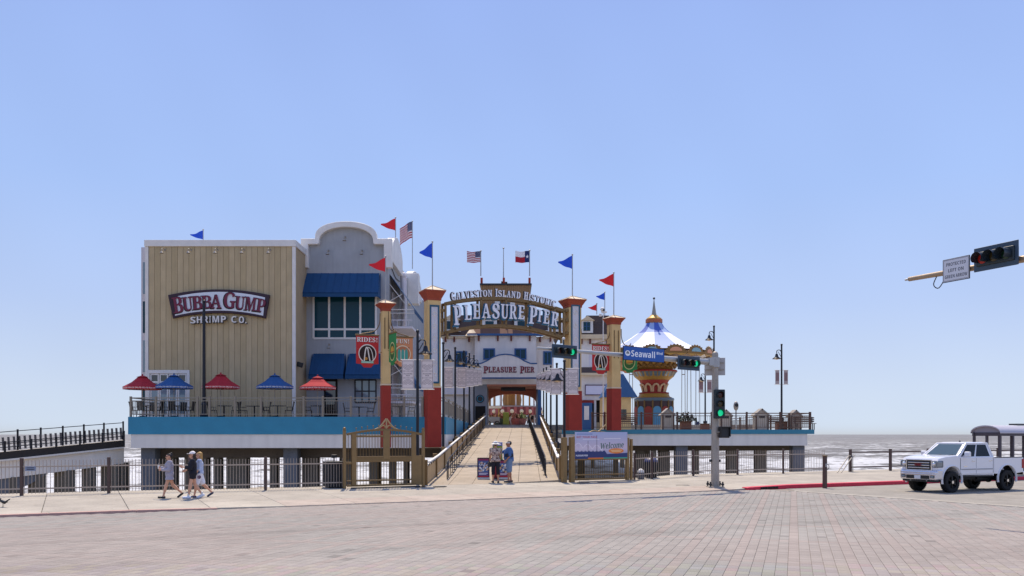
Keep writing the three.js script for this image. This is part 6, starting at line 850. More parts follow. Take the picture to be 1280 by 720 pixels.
{ // display boards at the foot of the ramp
  const poster = (a, b) => printed(220, 420, (g, w, h) => { g.fillStyle = a; g.fillRect(0, 0, w, h); g.fillStyle = '#8c2c50'; g.fillRect(0, 0, w, 46); g.fillStyle = '#4a6a9c'; g.fillRect(14, 70, w - 28, 230); const cs = ['#c9a878', '#e6e2dc', '#7a4a3a', '#b8c4d4', '#3a4468', '#d0b0a0']; for (let i = 0; i < 60; i++) { g.fillStyle = cs[i % 6]; g.beginPath(); g.arc(20 + hash2(i, 1, b) * (w - 40), 90 + hash2(i, 2, b) * 200, 8 + hash2(i, 3, b) * 16, 0, 7); g.fill(); } g.fillStyle = '#eceaf2'; g.fillRect(20, 320, w - 40, 12); g.fillRect(20, 345, w - 70, 10); g.fillStyle = '#c03038'; g.fillRect(0, h - 40, w, 40); });
  const board = (l, px, py, w, h, m) => { const p = groundR(px, py), t = thing('sandwich_board', l, 'display board', p, { turn: .05 }), ti = .12; part(t, 'frame', [bar(V(-w / 2, .06, .22), V(-w / 2, h, .03), .04, .04), bar(V(w / 2, .06, .22), V(w / 2, h, .03), .04, .04), bar(V(-w / 2, h, .03), V(w / 2, h, .03), .04, .05), bar(V(-w / 2, .06, .22), V(w / 2, .06, .22), .04, .05), bar(V(-w / 2, .06, -.22), V(-w / 2, h, -.03), .04, .04), bar(V(w / 2, .06, -.22), V(w / 2, h, -.03), .04, .04)], M.dark); const g = new THREE.PlaneGeometry(w - .04, h - .06); g.rotateX(-Math.atan2(.19, h)); g.translate(0, h / 2 + .03, .13); part(t, 'poster', g, m, { uv: true }); part(t, 'back_panel', quad(V(-w / 2, .07, -.2), V(w / 2, .07, -.2), V(w / 2, h, -.03), V(-w / 2, h, -.03)), M.dark); part(t, 'base', rbx(-w / 2 - .02, w / 2 + .02, 0, .07, -.28, .28, .015, 1), M.trim); };
  board('sandwich board with crowded photo poster, left of the woman in the white hat', 604.2, 598.5, .54, .98, poster('#5a4a78', 3)); board('sandwich board with photo poster, half behind the man in blue', 629.8, 598.5, .48, .88, poster('#7a3050', 8));
  const p = groundR(622, 598.2), t = thing('menu_stand', 'tall narrow stand with green poster behind the two people at the ramp', 'display board', p); part(t, 'poster', panel(.44, 1.0, 0, 1.2, .03), printed(120, 280, (g, w, h) => { g.fillStyle = '#7f8f2c'; g.fillRect(0, 0, w, h); g.fillStyle = '#6a6aa8'; g.fillRect(0, 0, w, 40); g.fillStyle = '#f0eef0'; g.fillRect(14, 12, w - 28, 14); g.fillStyle = '#a8b458'; g.fillRect(24, 90, w - 48, 110); }), { uv: true }); part(t, 'panel', rbx(-.24, .24, .66, 1.74, -.03, .025, .01, 1), M.lilac); part(t, 'stand', rbx(-.2, .2, .04, .655, -.03, .03, .01, 1), std(0xa02838, .6)); part(t, 'foot', rbx(-.25, .25, 0, .04, -.25, .25, .01, 1), M.dark);
}
{ // shelter with barrel roof at the right edge
  const d = 47, X = PX(1250, d), y = ground(X, d), t = thing('street_shelter', 'grey post shelter with pale barrel roof behind the pickup truck', 'shelter', V(X, y, -d), { turn: FT }), L = 6.4, W = 1.5, e = PY(545, d) - y, m = std(0x4b464e, .5, { metal: .2 });
  const arcp = []; for (let i = 0; i <= 12; i++) { const a = Math.PI * i / 12; arcp.push([W / 2 - Math.cos(a) * (W / 2 + .12), e + .2 + Math.sin(a) * .38]); }
  const sh = shape([...arcp, ...arcp.slice().reverse().map(([a, b]) => [a, b - .06])]); part(t, 'roof', ext(sh, L + .3).rotateY(Math.PI / 2).translate(-.15, 0, 0), std(0xb9b6c0, .5, { metal: .2 }));
  part(t, 'eave_beam', [rbx(-.1, L + .1, e, e + .2, -.06, .06, .01, 1), rbx(-.1, L + .1, e, e + .2, -W - .06, -W + .06, .01, 1), rbx(-.06, .06, e, e + .19, -W + .07, -.07, .01, 1), rbx(L - .06, L + .06, e, e + .19, -W + .07, -.07, .01, 1)], m);
  part(t, 'end_panel', ext(arcp.map(([a, b]) => [a, b - .06]), .03).rotateY(Math.PI / 2).translate(-.02, 0, 0), std(0x8d8a94, .5));
  for (let x = 0; x <= L + .01; x += L / 6) for (const z of [0, -W]) part(t, 'post', rbx(x - .06, x + .06, 0, e - .002, z - .06, z + .06, .01, 1), m); part(t, 'post', rbx(-.05, .05, 0, e - .002, -W / 2 - .05, -W / 2 + .05, .01, 1), m);
  part(t, 'low_panel', [bx(.07, L - .07, .15, .7, -W - .02, -W + .02), bx(-.02, .02, .15, .7, -W + .07, -.07)], m); part(t, 'bench', [rbx(.3, L - .3, .42, .47, -W + .15, -W + .55, .01, 1), ...[.6, L / 2, L - .6].map((x) => rbx(x - .03, x + .03, 0, .42, -W + .2, -W + .5, .01, 1))], m); part(t, 'roof_vent', rbx(2.2, 3.4, e + .6, e + .68, -W / 2 - .25, -W / 2 + .25, .01, 1), M.dark);
}
// ---------------------------------------------------------------- white pickup truck
{
  const fl = G(1187.4, 615.8), rl = G(1259, 613.2), dv = fl.clone().sub(rl).setY(0), wb = 3.6, sc = .945, fwd = V(-Math.cos(.44), 0, Math.sin(.44)), turn = Math.atan2(fwd.x, fwd.z), left = V(fwd.z, 0, -fwd.x);   // left side of the truck
  const mid = fl.clone().addScaledVector(fwd, -wb / 2 * sc).addScaledVector(left, -.83 * sc).setY(0);
  const t = thing('pickup_truck', 'white lifted crew cab pickup truck on black wheels at the red kerb', 'pickup truck', mid, { turn }); t.scale.setScalar(sc);
  const paint = new THREE.MeshPhysicalMaterial({ color: 0xe4e4ea, roughness: .32, clearcoat: 1, clearcoatRoughness: .08, side: THREE.DoubleSide }), blk = std(0x14151a, .6), rub = std(0x17171a, .85, { mottle: .3 }), tint = glassy(0x0b1116, { clearcoat: 0, specularIntensity: .45 }), screen = glassy(0x34484c, { roughness: .06 });
  const zf = 1.8, zr = -1.8, R = .5, hw = .95, RW = .46;
  const archPts = (z, r, n = 12) => { const o = []; for (let i = 0; i <= n; i++) { const a = Math.PI * (i / n); o.push([z + Math.cos(a) * r, .5 + Math.sin(a) * r * 1.02 + .06]); } return o; };
  // side profile in (z, y); extruded across the width
  const across = (pts, w, bev = .04) => ext(pts, w - bev * 2, bev, 3).translate(0, 0, -w / 2 + bev).rotateY(-Math.PI / 2);
  const nose = [[2.60, .80], [2.64, .98], [2.63, 1.36], [2.56, 1.46], [2.2, 1.53], [1.5, 1.58], [1.44, 1.55]];
  part(t, 'front_body', across([[1.18, .80], ...archPts(zf, .60).reverse().map(([a, b]) => [a, Math.max(b, .78)]), ...nose, [1.18, 1.5]], hw * 2 - .02, .05), paint);
  part(t, 'cab_body', across([[1.17, .72], [1.17, 1.53], [-.9, 1.53], [-.9, .72]], hw * 2 - .04, .03), paint);
  const hb = part(t, 'hood_bulge', across([[2.5, 1.47], [2.42, 1.53], [1.6, 1.61], [1.5, 1.53]], 1.2, .02), paint);
  // cab: tapered greenhouse
  const lo = [[1.22, .90], [-1.05, .90]], hi = [[.32, .73], [-.82, .73]], yb = 1.53, yt = 2.14, C = (z, x, y, s) => V(s * x, y, z);
  const g4 = (k) => [C(1.46, .90, yb, 1), C(-.88, .90, yb, 1), C(-.88, .90, yb, -1), C(1.46, .90, yb, -1)], T4 = [C(.66, .73, yt, 1), C(-.72, .73, yt, 1), C(-.72, .73, yt, -1), C(.66, .73, yt, -1)], B4 = g4();
  const roofMid = [C(.52, .55, yt + .055, 1), C(-.62, .55, yt + .055, 1), C(-.62, .55, yt + .055, -1), C(.52, .55, yt + .055, -1)], gh = [];
  for (let i = 0; i < 4; i++) { const j = (i + 1) & 3; gh.push(quad(B4[i], B4[j], T4[j], T4[i]), quad(T4[i], T4[j], roofMid[j], roofMid[i])); } gh.push(quad(...roofMid)); part(t, 'roof', gh, paint);
  part(t, 'roof_edge', [0, 1, 2, 3].map((i) => rod(T4[i], T4[(i + 1) & 3], .035, .035, 8)).concat([0, 1, 2, 3].map((i) => rod(B4[i], T4[i], .04, .035, 8))), paint); part(t, 'antenna_fin', [new THREE.ConeGeometry(.05, .1, 4).scale(.5, 1, 1.6).translate(0, yt + .1, .1)], blk);
  const onFace = (i, j, u, v, o) => { const a = B4[i].clone().lerp(B4[j], u), b = T4[i].clone().lerp(T4[j], u), p = a.lerp(b, v), n = B4[j].clone().sub(B4[i]).cross(T4[i].clone().sub(B4[i])).normalize(); return p.addScaledVector(n, o); };
  const outw = (i, j, pts, o) => { const n = B4[j].clone().sub(B4[i]).cross(T4[i].clone().sub(B4[i])).normalize(), c = B4[i].clone().add(B4[j]).multiplyScalar(.5); const s = n.dot(c.setY(0).sub(V(0, 0, .08))) > 0 ? 1 : -1; return pts.map(([u, v]) => onFace(i, j, u, v, o * s)); };
  const pane = (name, i, j, pts, m, o = .012) => { const p = outw(i, j, pts, o), q = outw(i, j, pts, o * .2), g = []; for (let k = 1; k < p.length - 1; k++) { const b = new THREE.BufferGeometry().setFromPoints([p[0], p[k], p[k + 1]]); b.computeVertexNormals(); g.push(b); } for (let k = 0; k < p.length; k++) { const n = (k + 1) % p.length; g.push(quad(p[k], p[n], q[n], q[k])); } return part(t, name, g, m); };
  pane('windscreen', 3, 0, [[.06, .05], [.94, .05], [.90, .93], [.10, .93]], screen);
  for (const [i, j] of [[0, 1], [2, 3]]) { const f = i === 0 ? (u) => u : (u) => 1 - u; const sd = [[f(.10), .06], [f(.47), .06], [f(.47), .90], [f(.09), .90]]; pane('front_side_window', i, j, i ? sd.reverse() : sd, tint); const sr = [[f(.52), .06], [f(.92), .06], [f(.90), .90], [f(.52), .90]]; pane('rear_side_window', i, j, i ? sr.reverse() : sr, tint); }
  pane('rear_window', 1, 2, [[.1, .08], [.9, .08], [.86, .9], [.14, .9]], tint);
  const wip = part(t, 'wiper', [rod(V(-.55, yb + .04, 1.44), V(.05, yb + .12, 1.36), .012), rod(V(.1, yb + .04, 1.44), V(.65, yb + .12, 1.36), .012)], blk);
  for (const s of [1, -1]) {
    const x = s * (hw - .022), dr = (name, z0, z1) => { const d = part(t, name, rbx(Math.min(x, x + s * .022), Math.max(x, x + s * .022), .80, 1.525, z0, z1, .015, 2), paint); part(d, 'handle', rbx(x + s * .02 - .015, x + s * .02 + .025, 1.36, 1.40, z1 > 0 ? z0 + .08 : z0 + .12, (z1 > 0 ? z0 : z0) + .30, .01, 1), M.chrome); part(d, 'moulding', rbx(Math.min(x + s * .02, x + s * .034), Math.max(x + s * .02, x + s * .034), .98, 1.03, z0 + .03, z1 - .03, .006, 1), std(0x9a9aa2, .4)); return d; };
    dr('front_door', .27, 1.26); dr('rear_door', -.84, .255);
    const mr = part(t, 'mirror', [rbx(s * .99, s * 1.26, 1.55, 1.79, .98, 1.13, .06, 3), bar(V(s * .9, 1.58, 1.05), V(s * 1.05, 1.6, 1.06), .06, .05)], paint); part(mr, 'mirror_glass', bx(s * 1.01, s * 1.23, 1.58, 1.76, .976, .979), M.chrome);
    part(t, 'rocker_panel', rbx(Math.min(s * .8, s * .93), Math.max(s * .8, s * .93), .66, .78, -.88, 1.2, .02, 1), blk); part(t, 'badge', bx(s * (hw + .002), s * (hw + .006), 1.12, 1.16, .85, 1.08), M.chrome);
    for (const z of [zf, zr]) { const pts = []; for (let i = 0; i <= 16; i++) { const a = Math.PI * (-.08 + 1.16 * i / 16); pts.push(V(s * (hw + .012), .55 + Math.sin(a) * .625, z + Math.cos(a) * .625)); } part(t, 'fender_flare', [pipe(pts, .024, 30, 8), pipe(pts.map((p) => p.clone().setX(s * (hw - .03))), .04, 30, 8)], paint); }
  }
  // cargo bed
  for (const s of [1, -1]) part(t, 'door_gap_shade', [.2625, 1.272, -.852].map((z) => bx(s * (hw - .024), s * (hw - .006), .82, 1.5, z - .012, z + .012)), blk);  // black strips painted into the door gaps to stand for their shade
  part(t, 'cab_gap', bx(-hw + .06, hw - .06, .8, 1.46, -.945, -.91), blk);  // black block standing for the shade between cab and bed
  for (const s of [1, -1]) part(t, 'bed_side', across([[-.94, .80], ...[[-.95, 1.48], [-2.9, 1.48], [-2.9, .84]], ...archPts(zr, .60).map(([a, b]) => [a, Math.max(b, .79)]).reverse()], .1, .02).translate(s * (hw - .06), 0, 0), paint);
  part(t, 'bed_rail_cap', [rbx(hw - .13, hw + .0, 1.485, 1.52, -2.91, -.95, .012, 1), rbx(-hw, -hw + .13, 1.485, 1.52, -2.91, -.95, .012, 1)], blk); part(t, 'bed_floor', [bx(-hw + .11, hw - .11, .82, .9, -2.85, -.98)], blk); part(t, 'tailgate', rbx(-hw + .1, hw - .1, .84, 1.48, -2.94, -2.87, .02, 2), paint); part(t, 'bed_front', bx(-hw + .1, hw - .1, .84, 1.47, -.99, -.95), paint);
  for (const s of [1, -1]) { part(t, 'tail_light', rbx(s > 0 ? hw - .08 : -hw - .012, s > 0 ? hw + .012 : -hw + .08, 1.0, 1.42, -2.95, -2.8, .02, 1), std(0x9a1520, .25)); }
  part(t, 'rear_bumper', rbx(-hw, hw, .68, .86, -3.08, -2.92, .05, 2), M.chrome);
  // front end
  part(t, 'grille', rbx(-.62, .62, 1.0, 1.40, 2.70, 2.735, .05, 2), blk); part(t, 'grille_bar', [1.06, 1.17, 1.28].map((y) => rbx(-.56, .56, y, y + .045, 2.72, 2.765, .015, 1)), M.chrome); part(t, 'grille_surround', [rbx(-.68, .68, 1.40, 1.45, 2.68, 2.76, .02, 2), rbx(-.68, -.62, .99, 1.41, 2.68, 2.755, .02, 1), rbx(.62, .68, .99, 1.41, 2.68, 2.755, .02, 1), rbx(-.68, .68, .96, 1.0, 2.68, 2.75, .02, 1)], M.chrome);
  part(t, 'grille_emblem', wordGeo('GMC', .36, .11, .02, sansBold).translate(0, 1.165, 2.766), std(0x8a2c36, .35, { metal: .4 }));
  for (const s of [1, -1]) { const h = part(t, 'headlight', rbx(s > 0 ? .69 : -.972, s > 0 ? .972 : -.69, 1.10, 1.40, 2.36, 2.735, .05, 2), std(0x2a2d33, .2)); part(h, 'lens', rbx(s > 0 ? .705 : -.984, s > 0 ? .984 : -.705, 1.115, 1.385, 2.42, 2.75, .05, 2), new THREE.MeshPhysicalMaterial({ color: 0x7d868e, roughness: .1, metalness: .3, clearcoat: 1, side: THREE.DoubleSide })); part(h, 'projector', [new THREE.SphereGeometry(.075, 14, 10).translate(s * .77, 1.25, 2.735), new THREE.TorusGeometry(.09, .014, 6, 18).translate(s * .77, 1.25, 2.752)], M.chrome); const fg = part(t, 'fog_light', rbx(s > 0 ? .64 : -.86, s > 0 ? .86 : -.64, .64, .76, 2.78, 2.815, .03, 2), blk); part(fg, 'lens', rbx(s > 0 ? .67 : -.83, s > 0 ? .83 : -.67, .665, .735, 2.80, 2.825, .02, 1), M.glassPale); part(t, 'tow_hook', rod(V(s * .42, .52, 2.6), V(s * .42, .52, 2.76), .025), M.steel); }
  part(t, 'front_bumper', [rbx(-.97, .97, .55, .97, 2.55, 2.80, .09, 3), rbx(-.985, -.84, .58, 1.02, 2.40, 2.72, .06, 2), rbx(.84, .985, .58, 1.02, 2.40, 2.72, .06, 2), rbx(-.9, .9, .78, .84, 2.70, 2.825, .025, 2)], new THREE.MeshStandardMaterial({ color: 0xd4d4dc, roughness: .22, metalness: .75, side: THREE.DoubleSide })); part(t, 'air_dam', [rbx(-.88, .88, .46, .56, 2.5, 2.72, .03, 2), rbx(-.60, .60, .60, .75, 2.795, 2.808, .008, 1)], blk); part(t, 'number_plate', [rbx(-.16, .16, .60, .75, 2.812, 2.826, .006, 1)], std(0xd0d2da, .5)); 
  // running gear
  part(t, 'chassis', [bx(-.42, .42, .52, .72, -2.9, 2.5), bx(-.75, .75, .72, .78, -1.1, 1.1), rod(V(-.7, .5, zf), V(.7, .5, zf), .06), rod(V(-.7, .5, zr), V(.7, .5, zr), .07), ball(0, .5, zr, .17), rod(V(.35, .55, -1.3), V(.35, .55, -.4), .14)], blk); for (const z of [zf, zr]) for (const s of [1, -1]) part(t, 'wheel_well', new THREE.CylinderGeometry(.6, .6, .5, 22, 1, true, 0, Math.PI).rotateZ(Math.PI / 2).translate(s * .66, .62, z), blk);
  const wheel = (s, z) => {
    const tr = [[.30, -.14], [.42, -.155], [.475, -.14], [.497, -.11], [.5, 0], [.497, .11], [.475, .14], [.42, .155], [.30, .14]], x = s * .83, w = part(t, 'wheel', lathe(tr, 36).rotateZ(Math.PI / 2).scale(1, .92, .92).translate(x, RW, z), rub), lugs = [];
    for (let i = 0; i < 34; i++) { const a = i / 34 * 6.2832; for (const o of [-.1, -.035, .035, .1]) lugs.push(new THREE.BoxGeometry(.05, .022, .05).translate(o, .502, 0).rotateX(a + (o > 0 ? .09 : 0)).scale(1, .92, .92).translate(x, RW, z)); } part(w, 'tread', lugs, rub, { kind: 'stuff' });
    const rim = [lathe([[.0, .02], [.24, .015], [.295, .1], [.31, .1], [.31, -.12]], 28).rotateZ(-s * Math.PI / 2).scale(1, .92, .92).translate(x, RW, z)]; for (let i = 0; i < 6; i++) { const a = i / 6 * 6.2832; rim.push(bar(V(x + s * .10, RW + Math.cos(a) * .05, z + Math.sin(a) * .05), V(x + s * .085, RW + Math.cos(a) * .265, z + Math.sin(a) * .265), .075, .05)); } part(w, 'rim', rim, std(0x1a1b20, .3, { metal: .6 })); part(w, 'hub_cap', new THREE.CylinderGeometry(.055, .065, .06, 16).rotateZ(Math.PI / 2).translate(x + s * .125, RW, z), M.chrome);
  };
  for (const s of [1, -1]) for (const z of [zf, zr]) wheel(s, z);
}
// ---------------------------------------------------------------- people and a bird, meshed from smooth distance fields
function sdfMesh(f, lo, hi, cell) {
  const n = [0, 1, 2].map((k) => Math.ceil((hi[k] - lo[k]) / cell) + 1), val = new Float32Array(n[0] * n[1] * n[2]), at = (i, j, k) => (k * n[1] + j) * n[0] + i;
  for (let k = 0; k < n[2]; k++) for (let j = 0; j < n[1]; j++) for (let i = 0; i < n[0]; i++) val[at(i, j, k)] = f(lo[0] + i * cell, lo[1] + j * cell, lo[2] + k * cell);
  const vid = new Int32Array(val.length).fill(-1), pos = [], idx = [];
  for (let k = 0; k < n[2] - 1; k++) for (let j = 0; j < n[1] - 1; j++) for (let i = 0; i < n[0] - 1; i++) {
    let c = 0, x = 0, y = 0, z = 0; const v = (a, b, d) => val[at(i + a, j + b, k + d)];
    for (const [a, b] of EDGES) { const va = v(...a), vb = v(...b); if ((va < 0) === (vb < 0)) continue; const t = va / (va - vb); c++; x += a[0] + (b[0] - a[0]) * t; y += a[1] + (b[1] - a[1]) * t; z += a[2] + (b[2] - a[2]) * t; }
    if (c) { vid[at(i, j, k)] = pos.length / 3; pos.push(lo[0] + (i + x / c) * cell, lo[1] + (j + y / c) * cell, lo[2] + (k + z / c) * cell); }
  }
  const face = (a, b, c, d, flip) => { if (a < 0 || b < 0 || c < 0 || d < 0) return; flip ? idx.push(a, c, b, a, d, c) : idx.push(a, b, c, a, c, d); };
  for (let k = 1; k < n[2] - 1; k++) for (let j = 1; j < n[1] - 1; j++) for (let i = 1; i < n[0] - 1; i++) {
    const s = val[at(i, j, k)] < 0;
    if (s !== val[at(i + 1, j, k)] < 0) face(vid[at(i, j - 1, k - 1)], vid[at(i, j, k - 1)], vid[at(i, j, k)], vid[at(i, j - 1, k)], !s);
    if (s !== val[at(i, j + 1, k)] < 0) face(vid[at(i - 1, j, k - 1)], vid[at(i - 1, j, k)], vid[at(i, j, k)], vid[at(i, j, k - 1)], !s);
    if (s !== val[at(i, j, k + 1)] < 0) face(vid[at(i - 1, j - 1, k)], vid[at(i, j - 1, k)], vid[at(i, j, k)], vid[at(i - 1, j, k)], !s);
  }
  const g = new THREE.BufferGeometry(); g.setAttribute('position', new THREE.Float32BufferAttribute(pos, 3)); g.setIndex(idx); g.computeVertexNormals(); return g;
}
const EDGES = []; for (const a of [[0, 0, 0], [1, 0, 0], [0, 1, 0], [0, 0, 1], [1, 1, 0], [1, 0, 1], [0, 1, 1]]) for (let k = 0; k < 3; k++) if (!a[k]) { const b = a.slice(); b[k] = 1; EDGES.push([a, b]); }
const smin = (a, b, k) => { const h = Math.max(k - Math.abs(a - b), 0) / k; return Math.min(a, b) - h * h * k * .25; };
function cap(x, y, z, a, b, ra, rb) { const bx_ = b.x - a.x, by = b.y - a.y, bz = b.z - a.z, px = x - a.x, py = y - a.y, pz = z - a.z, L = bx_ * bx_ + by * by + bz * bz, t = L ? clamp((px * bx_ + py * by + pz * bz) / L, 0, 1) : 0, dx = px - bx_ * t, dy = py - by * t, dz = pz - bz * t; return Math.sqrt(dx * dx + dy * dy + dz * dz) - (ra + (rb - ra) * t); }
const field = (bones, k = .04) => (x, y, z) => { let d = 9; for (const [a, b, ra, rb] of bones) d = smin(d, cap(x, y, z, a, b, ra, rb), k); return d; };
const boundsOf = (bones, m) => { const lo = [9, 9, 9], hi = [-9, -9, -9]; for (const [a, b, ra, rb] of bones) for (const [p, r] of [[a, ra], [b, rb]]) [p.x, p.y, p.z].forEach((v, i) => { lo[i] = Math.min(lo[i], v - r - m); hi[i] = Math.max(hi[i], v + r + m); }); return [lo, hi]; };
const blob = (bones, cell, k = .04, cut) => { const f = field(bones, k), [lo, hi] = boundsOf(bones, cell * 3); return sdfMesh(cut ? (x, y, z) => Math.max(f(x, y, z), cut(x, y, z)) : f, lo, hi, cell); };
const skinM = std(0xc08a6c, .6), skinPale = std(0xcf9c80, .6), hairDark = std(0x241a18, .6), hairBlond = std(0xb08a50, .6);
// pose angles in radians; local +z is forward, +x the person's left
function person(label, pos, turn, height, o) {
  const t = thing('person', label, 'person', pos, { turn }), S = height / 1.75; t.scale.setScalar(S);
  const J = {}, w = o.wide || 1, dir = (a, side = 0) => V(Math.sin(side) * Math.cos(a), -Math.cos(a) * Math.cos(side), Math.sin(a));
  J.pel = V(0, .96, 0); J.chest = V(0, 1.30, (o.lean || 0) * .3 + .01); J.neck = V(0, 1.475, (o.lean || 0) * .45); J.head = V(o.headX || 0, 1.63, (o.lean || 0) * .5 + .02);
  for (const [n, s] of [['L', 1], ['R', -1]]) {
    const q = o['leg' + n] || [0, 0], a = o['arm' + n] || [0, .12, .2];
    J['hip' + n] = V(s * .09 * w, .93, 0); J['knee' + n] = J['hip' + n].clone().addScaledVector(dir(q[0], s * .03), .43); J['ank' + n] = J['knee' + n].clone().addScaledVector(dir(q[0] - q[1], s * .0), .42);
    const p = q[2] ?? 0; J['heel' + n] = J['ank' + n].clone().add(V(0, -.045, -.04)); J['toe' + n] = J['ank' + n].clone().add(V(s * .02, -.055 - Math.sin(p) * .17, Math.cos(p) * .17));
    J['sh' + n] = V(s * .175 * w, 1.42, J.neck.z * .8); J['elb' + n] = J['sh' + n].clone().addScaledVector(dir(a[0], s * a[1]), .29); J['wri' + n] = J['elb' + n].clone().addScaledVector(dir(a[0] + a[2], s * (a[3] ?? a[1] * .3)), .25);
  }
  const low = Math.min(J.toeL.y, J.toeR.y, J.heelL.y, J.heelR.y) - .03; for (const k of Object.keys(J)) J[k].y -= low;
  const legs = ['L', 'R'].flatMap((n) => [[J['hip' + n], J['knee' + n], .088 * w, .055], [J['knee' + n].clone().lerp(J['ank' + n], .12), J['knee' + n].clone().lerp(J['ank' + n], .4), .052, .054], [J['knee' + n], J['ank' + n], .05, .036], [J['heel' + n], J['toe' + n], .035, .026]]);
  const arms = ['L', 'R'].flatMap((n) => [[J['sh' + n], J['elb' + n], .048, .038], [J['elb' + n], J['wri' + n], .038, .025]]);
  const b = o.belly || 0, torso = [[V(-.07 * w, J.pel.y, 0), V(.07 * w, J.pel.y, 0), .115, .115], [J.pel, J.chest, .115 + b * .05, .12 + b * .03], [V(-.08 * w, J.chest.y, J.chest.z), V(.08 * w, J.chest.y, J.chest.z), .105, .105], [J.shL, J.shR, .058, .058], [J.chest, J.neck, .09, .055], ...(b ? [[V(0, J.pel.y + .1, .04), V(0, J.pel.y + .22, .06), .13 + b * .03, .12 + b * .03]] : []), ...(o.bust ? [[V(-.07, J.chest.y + .0, J.chest.z + .075), V(.07, J.chest.y, J.chest.z + .075), .06, .06]] : [])];
  const neck = [[J.neck, J.head.clone().add(V(0, -.05, -.01)), .05, .048]];
  const body = blob([...legs, ...arms, ...torso, ...neck], .014, .045);
  // head with jaw, nose, ears, eye hollows, lips
  const h = J.head, hp = (x, y, z) => V(h.x + x, h.y + y, h.z + z), headB = [[hp(0, .03, -.02), hp(0, .02, .02), .092, .086], [hp(0, -.05, .03), hp(0, -.085, .055), .06, .035], [hp(0, .015, .095), hp(0, -.02, .112), .011, .016], [hp(.083, -.01, -.005), hp(.088, .02, -.015), .012, .016], [hp(-.083, -.01, -.005), hp(-.088, .02, -.015), .012, .016], [hp(-.02, -.055, .085), hp(.02, -.055, .085), .012, .012], [hp(-.04, .035, .085), hp(.04, .035, .085), .013, .013], [hp(0, -.1, 0), J.neck, .05, .052]];
  const hf = field(headB, .03), eyes = [hp(.034, .012, .098), hp(-.034, .012, .098)], [hlo, hhi] = boundsOf(headB.slice(0, 7), .02);
  const headG = sdfMesh((x, y, z) => { let d = hf(x, y, z); for (const e of eyes) d = Math.max(d, -(Math.hypot(x - e.x, y - e.y, z - e.z) - .014)); return d; }, hlo, hhi, .006);
  // hands: palm, four fingers of two joints, thumb
  const hands = ['L', 'R'].map((n) => {
    const s = n === 'L' ? 1 : -1, wv = J['wri' + n], f = wv.clone().sub(J['elb' + n]).normalize(), side = V(0, 0, 1).sub(f.clone().multiplyScalar(f.z)); if (side.length() < .2) side.set(0, 1, 0).sub(f.clone().multiplyScalar(f.y)); side.normalize(); const nrm = f.clone().cross(side).multiplyScalar(s), bones = [], pt = (a, c, e) => wv.clone().addScaledVector(f, a).addScaledVector(side, c).addScaledVector(nrm, e);
    const curl = o['grip' + n] ? 1 : .35; for (const c of [-.022, 0, .022]) bones.push([pt(-.01, c * .6, 0), pt(.075, c, 0), .017, .015]);
    [[-.032, .058], [-.011, .074], [.011, .078], [.031, .068]].forEach(([c, l]) => { const a = pt(.08, c, 0), m2 = pt(.08 + l * .5 * (1 - curl * .25), c, l * .35 * curl), e = pt(.08 + l * (1 - curl * .75), c, l * .75 * curl); bones.push([a, m2, .0088, .0084], [m2, e, .0084, .0072]); });
    bones.push([pt(.02, .025, 0), pt(.055, .052, .015 * curl), .012, .0098], [pt(.055, .052, .015 * curl), pt(.088, .050 - .02 * curl, .035 * curl), .0098, .0082]); J['hand' + n] = pt(.09, 0, .025 * curl);
    return blob(bones, .005, .01);
  });
  part(t, 'body', [body, headG, ...hands], o.skin || skinM);
  part(t, 'eye', eyes.map((e) => new THREE.SphereGeometry(.0125, 10, 8).translate(e.x, e.y, e.z - .012)), std(0x2a2020, .2)); part(t, 'lips', [rbx(h.x - .02, h.x + .02, h.y - .06, h.y - .05, h.z + .09, h.z + .0985, .004, 2)], std(0x9c5650, .5));
  const grow = (bones, g) => bones.map(([a, c, ra, rb]) => [a, c, ra + g, rb + g]), lerpB = (a, c, ra, rb, k0, k1) => [a.clone().lerp(c, k0), a.clone().lerp(c, k1), lerp(ra, rb, k0), lerp(ra, rb, k1)];
  if (o.top) { const T = o.top, sl = T.sleeve ?? .5, ar = ['L', 'R'].flatMap((n) => [lerpB(J['sh' + n], J['elb' + n], .052, .044, 0, Math.min(1, sl * 2)), ...(sl > .5 ? [lerpB(J['elb' + n], J['wri' + n], .044, .034, 0, sl * 2 - 1)] : [])]), hem = J.pel.y + (T.hem ?? -.05), skirt = T.flare ? [[V(-.07, J.pel.y, 0), V(-.08, hem, 0), .12, .12 + T.flare], [V(.07, J.pel.y, 0), V(.08, hem, 0), .12, .12 + T.flare]] : [[V(-.07 * w, hem, 0), V(.07 * w, hem, 0), .115, .115]]; part(t, T.name || 'shirt', blob([...grow(torso, .016 + (T.loose || 0)), ...grow(ar, .012 + (T.loose || 0) * .7), ...skirt], .014, .035, (x, y, z) => Math.max(hem - y, y - (J.neck.y + .005) - Math.abs(x) * .1)), T.mat); }
  if (o.legwear) { const W = o.legwear, ln = W.length, lg = ['L', 'R'].flatMap((n) => [lerpB(J['hip' + n], J['knee' + n], .092 * w, .062, 0, Math.min(1, ln * 2)), ...(ln > .5 ? [lerpB(J['knee' + n], J['ank' + n], .062, .046, 0, ln * 2 - 1)] : [])]); part(t, W.name || 'shorts', blob([...grow(lg, .012 + (W.loose || 0)), ...grow(torso.slice(0, 1), .012)], .013, .03, (x, y, z) => y - (J.pel.y + .1)), W.mat); }
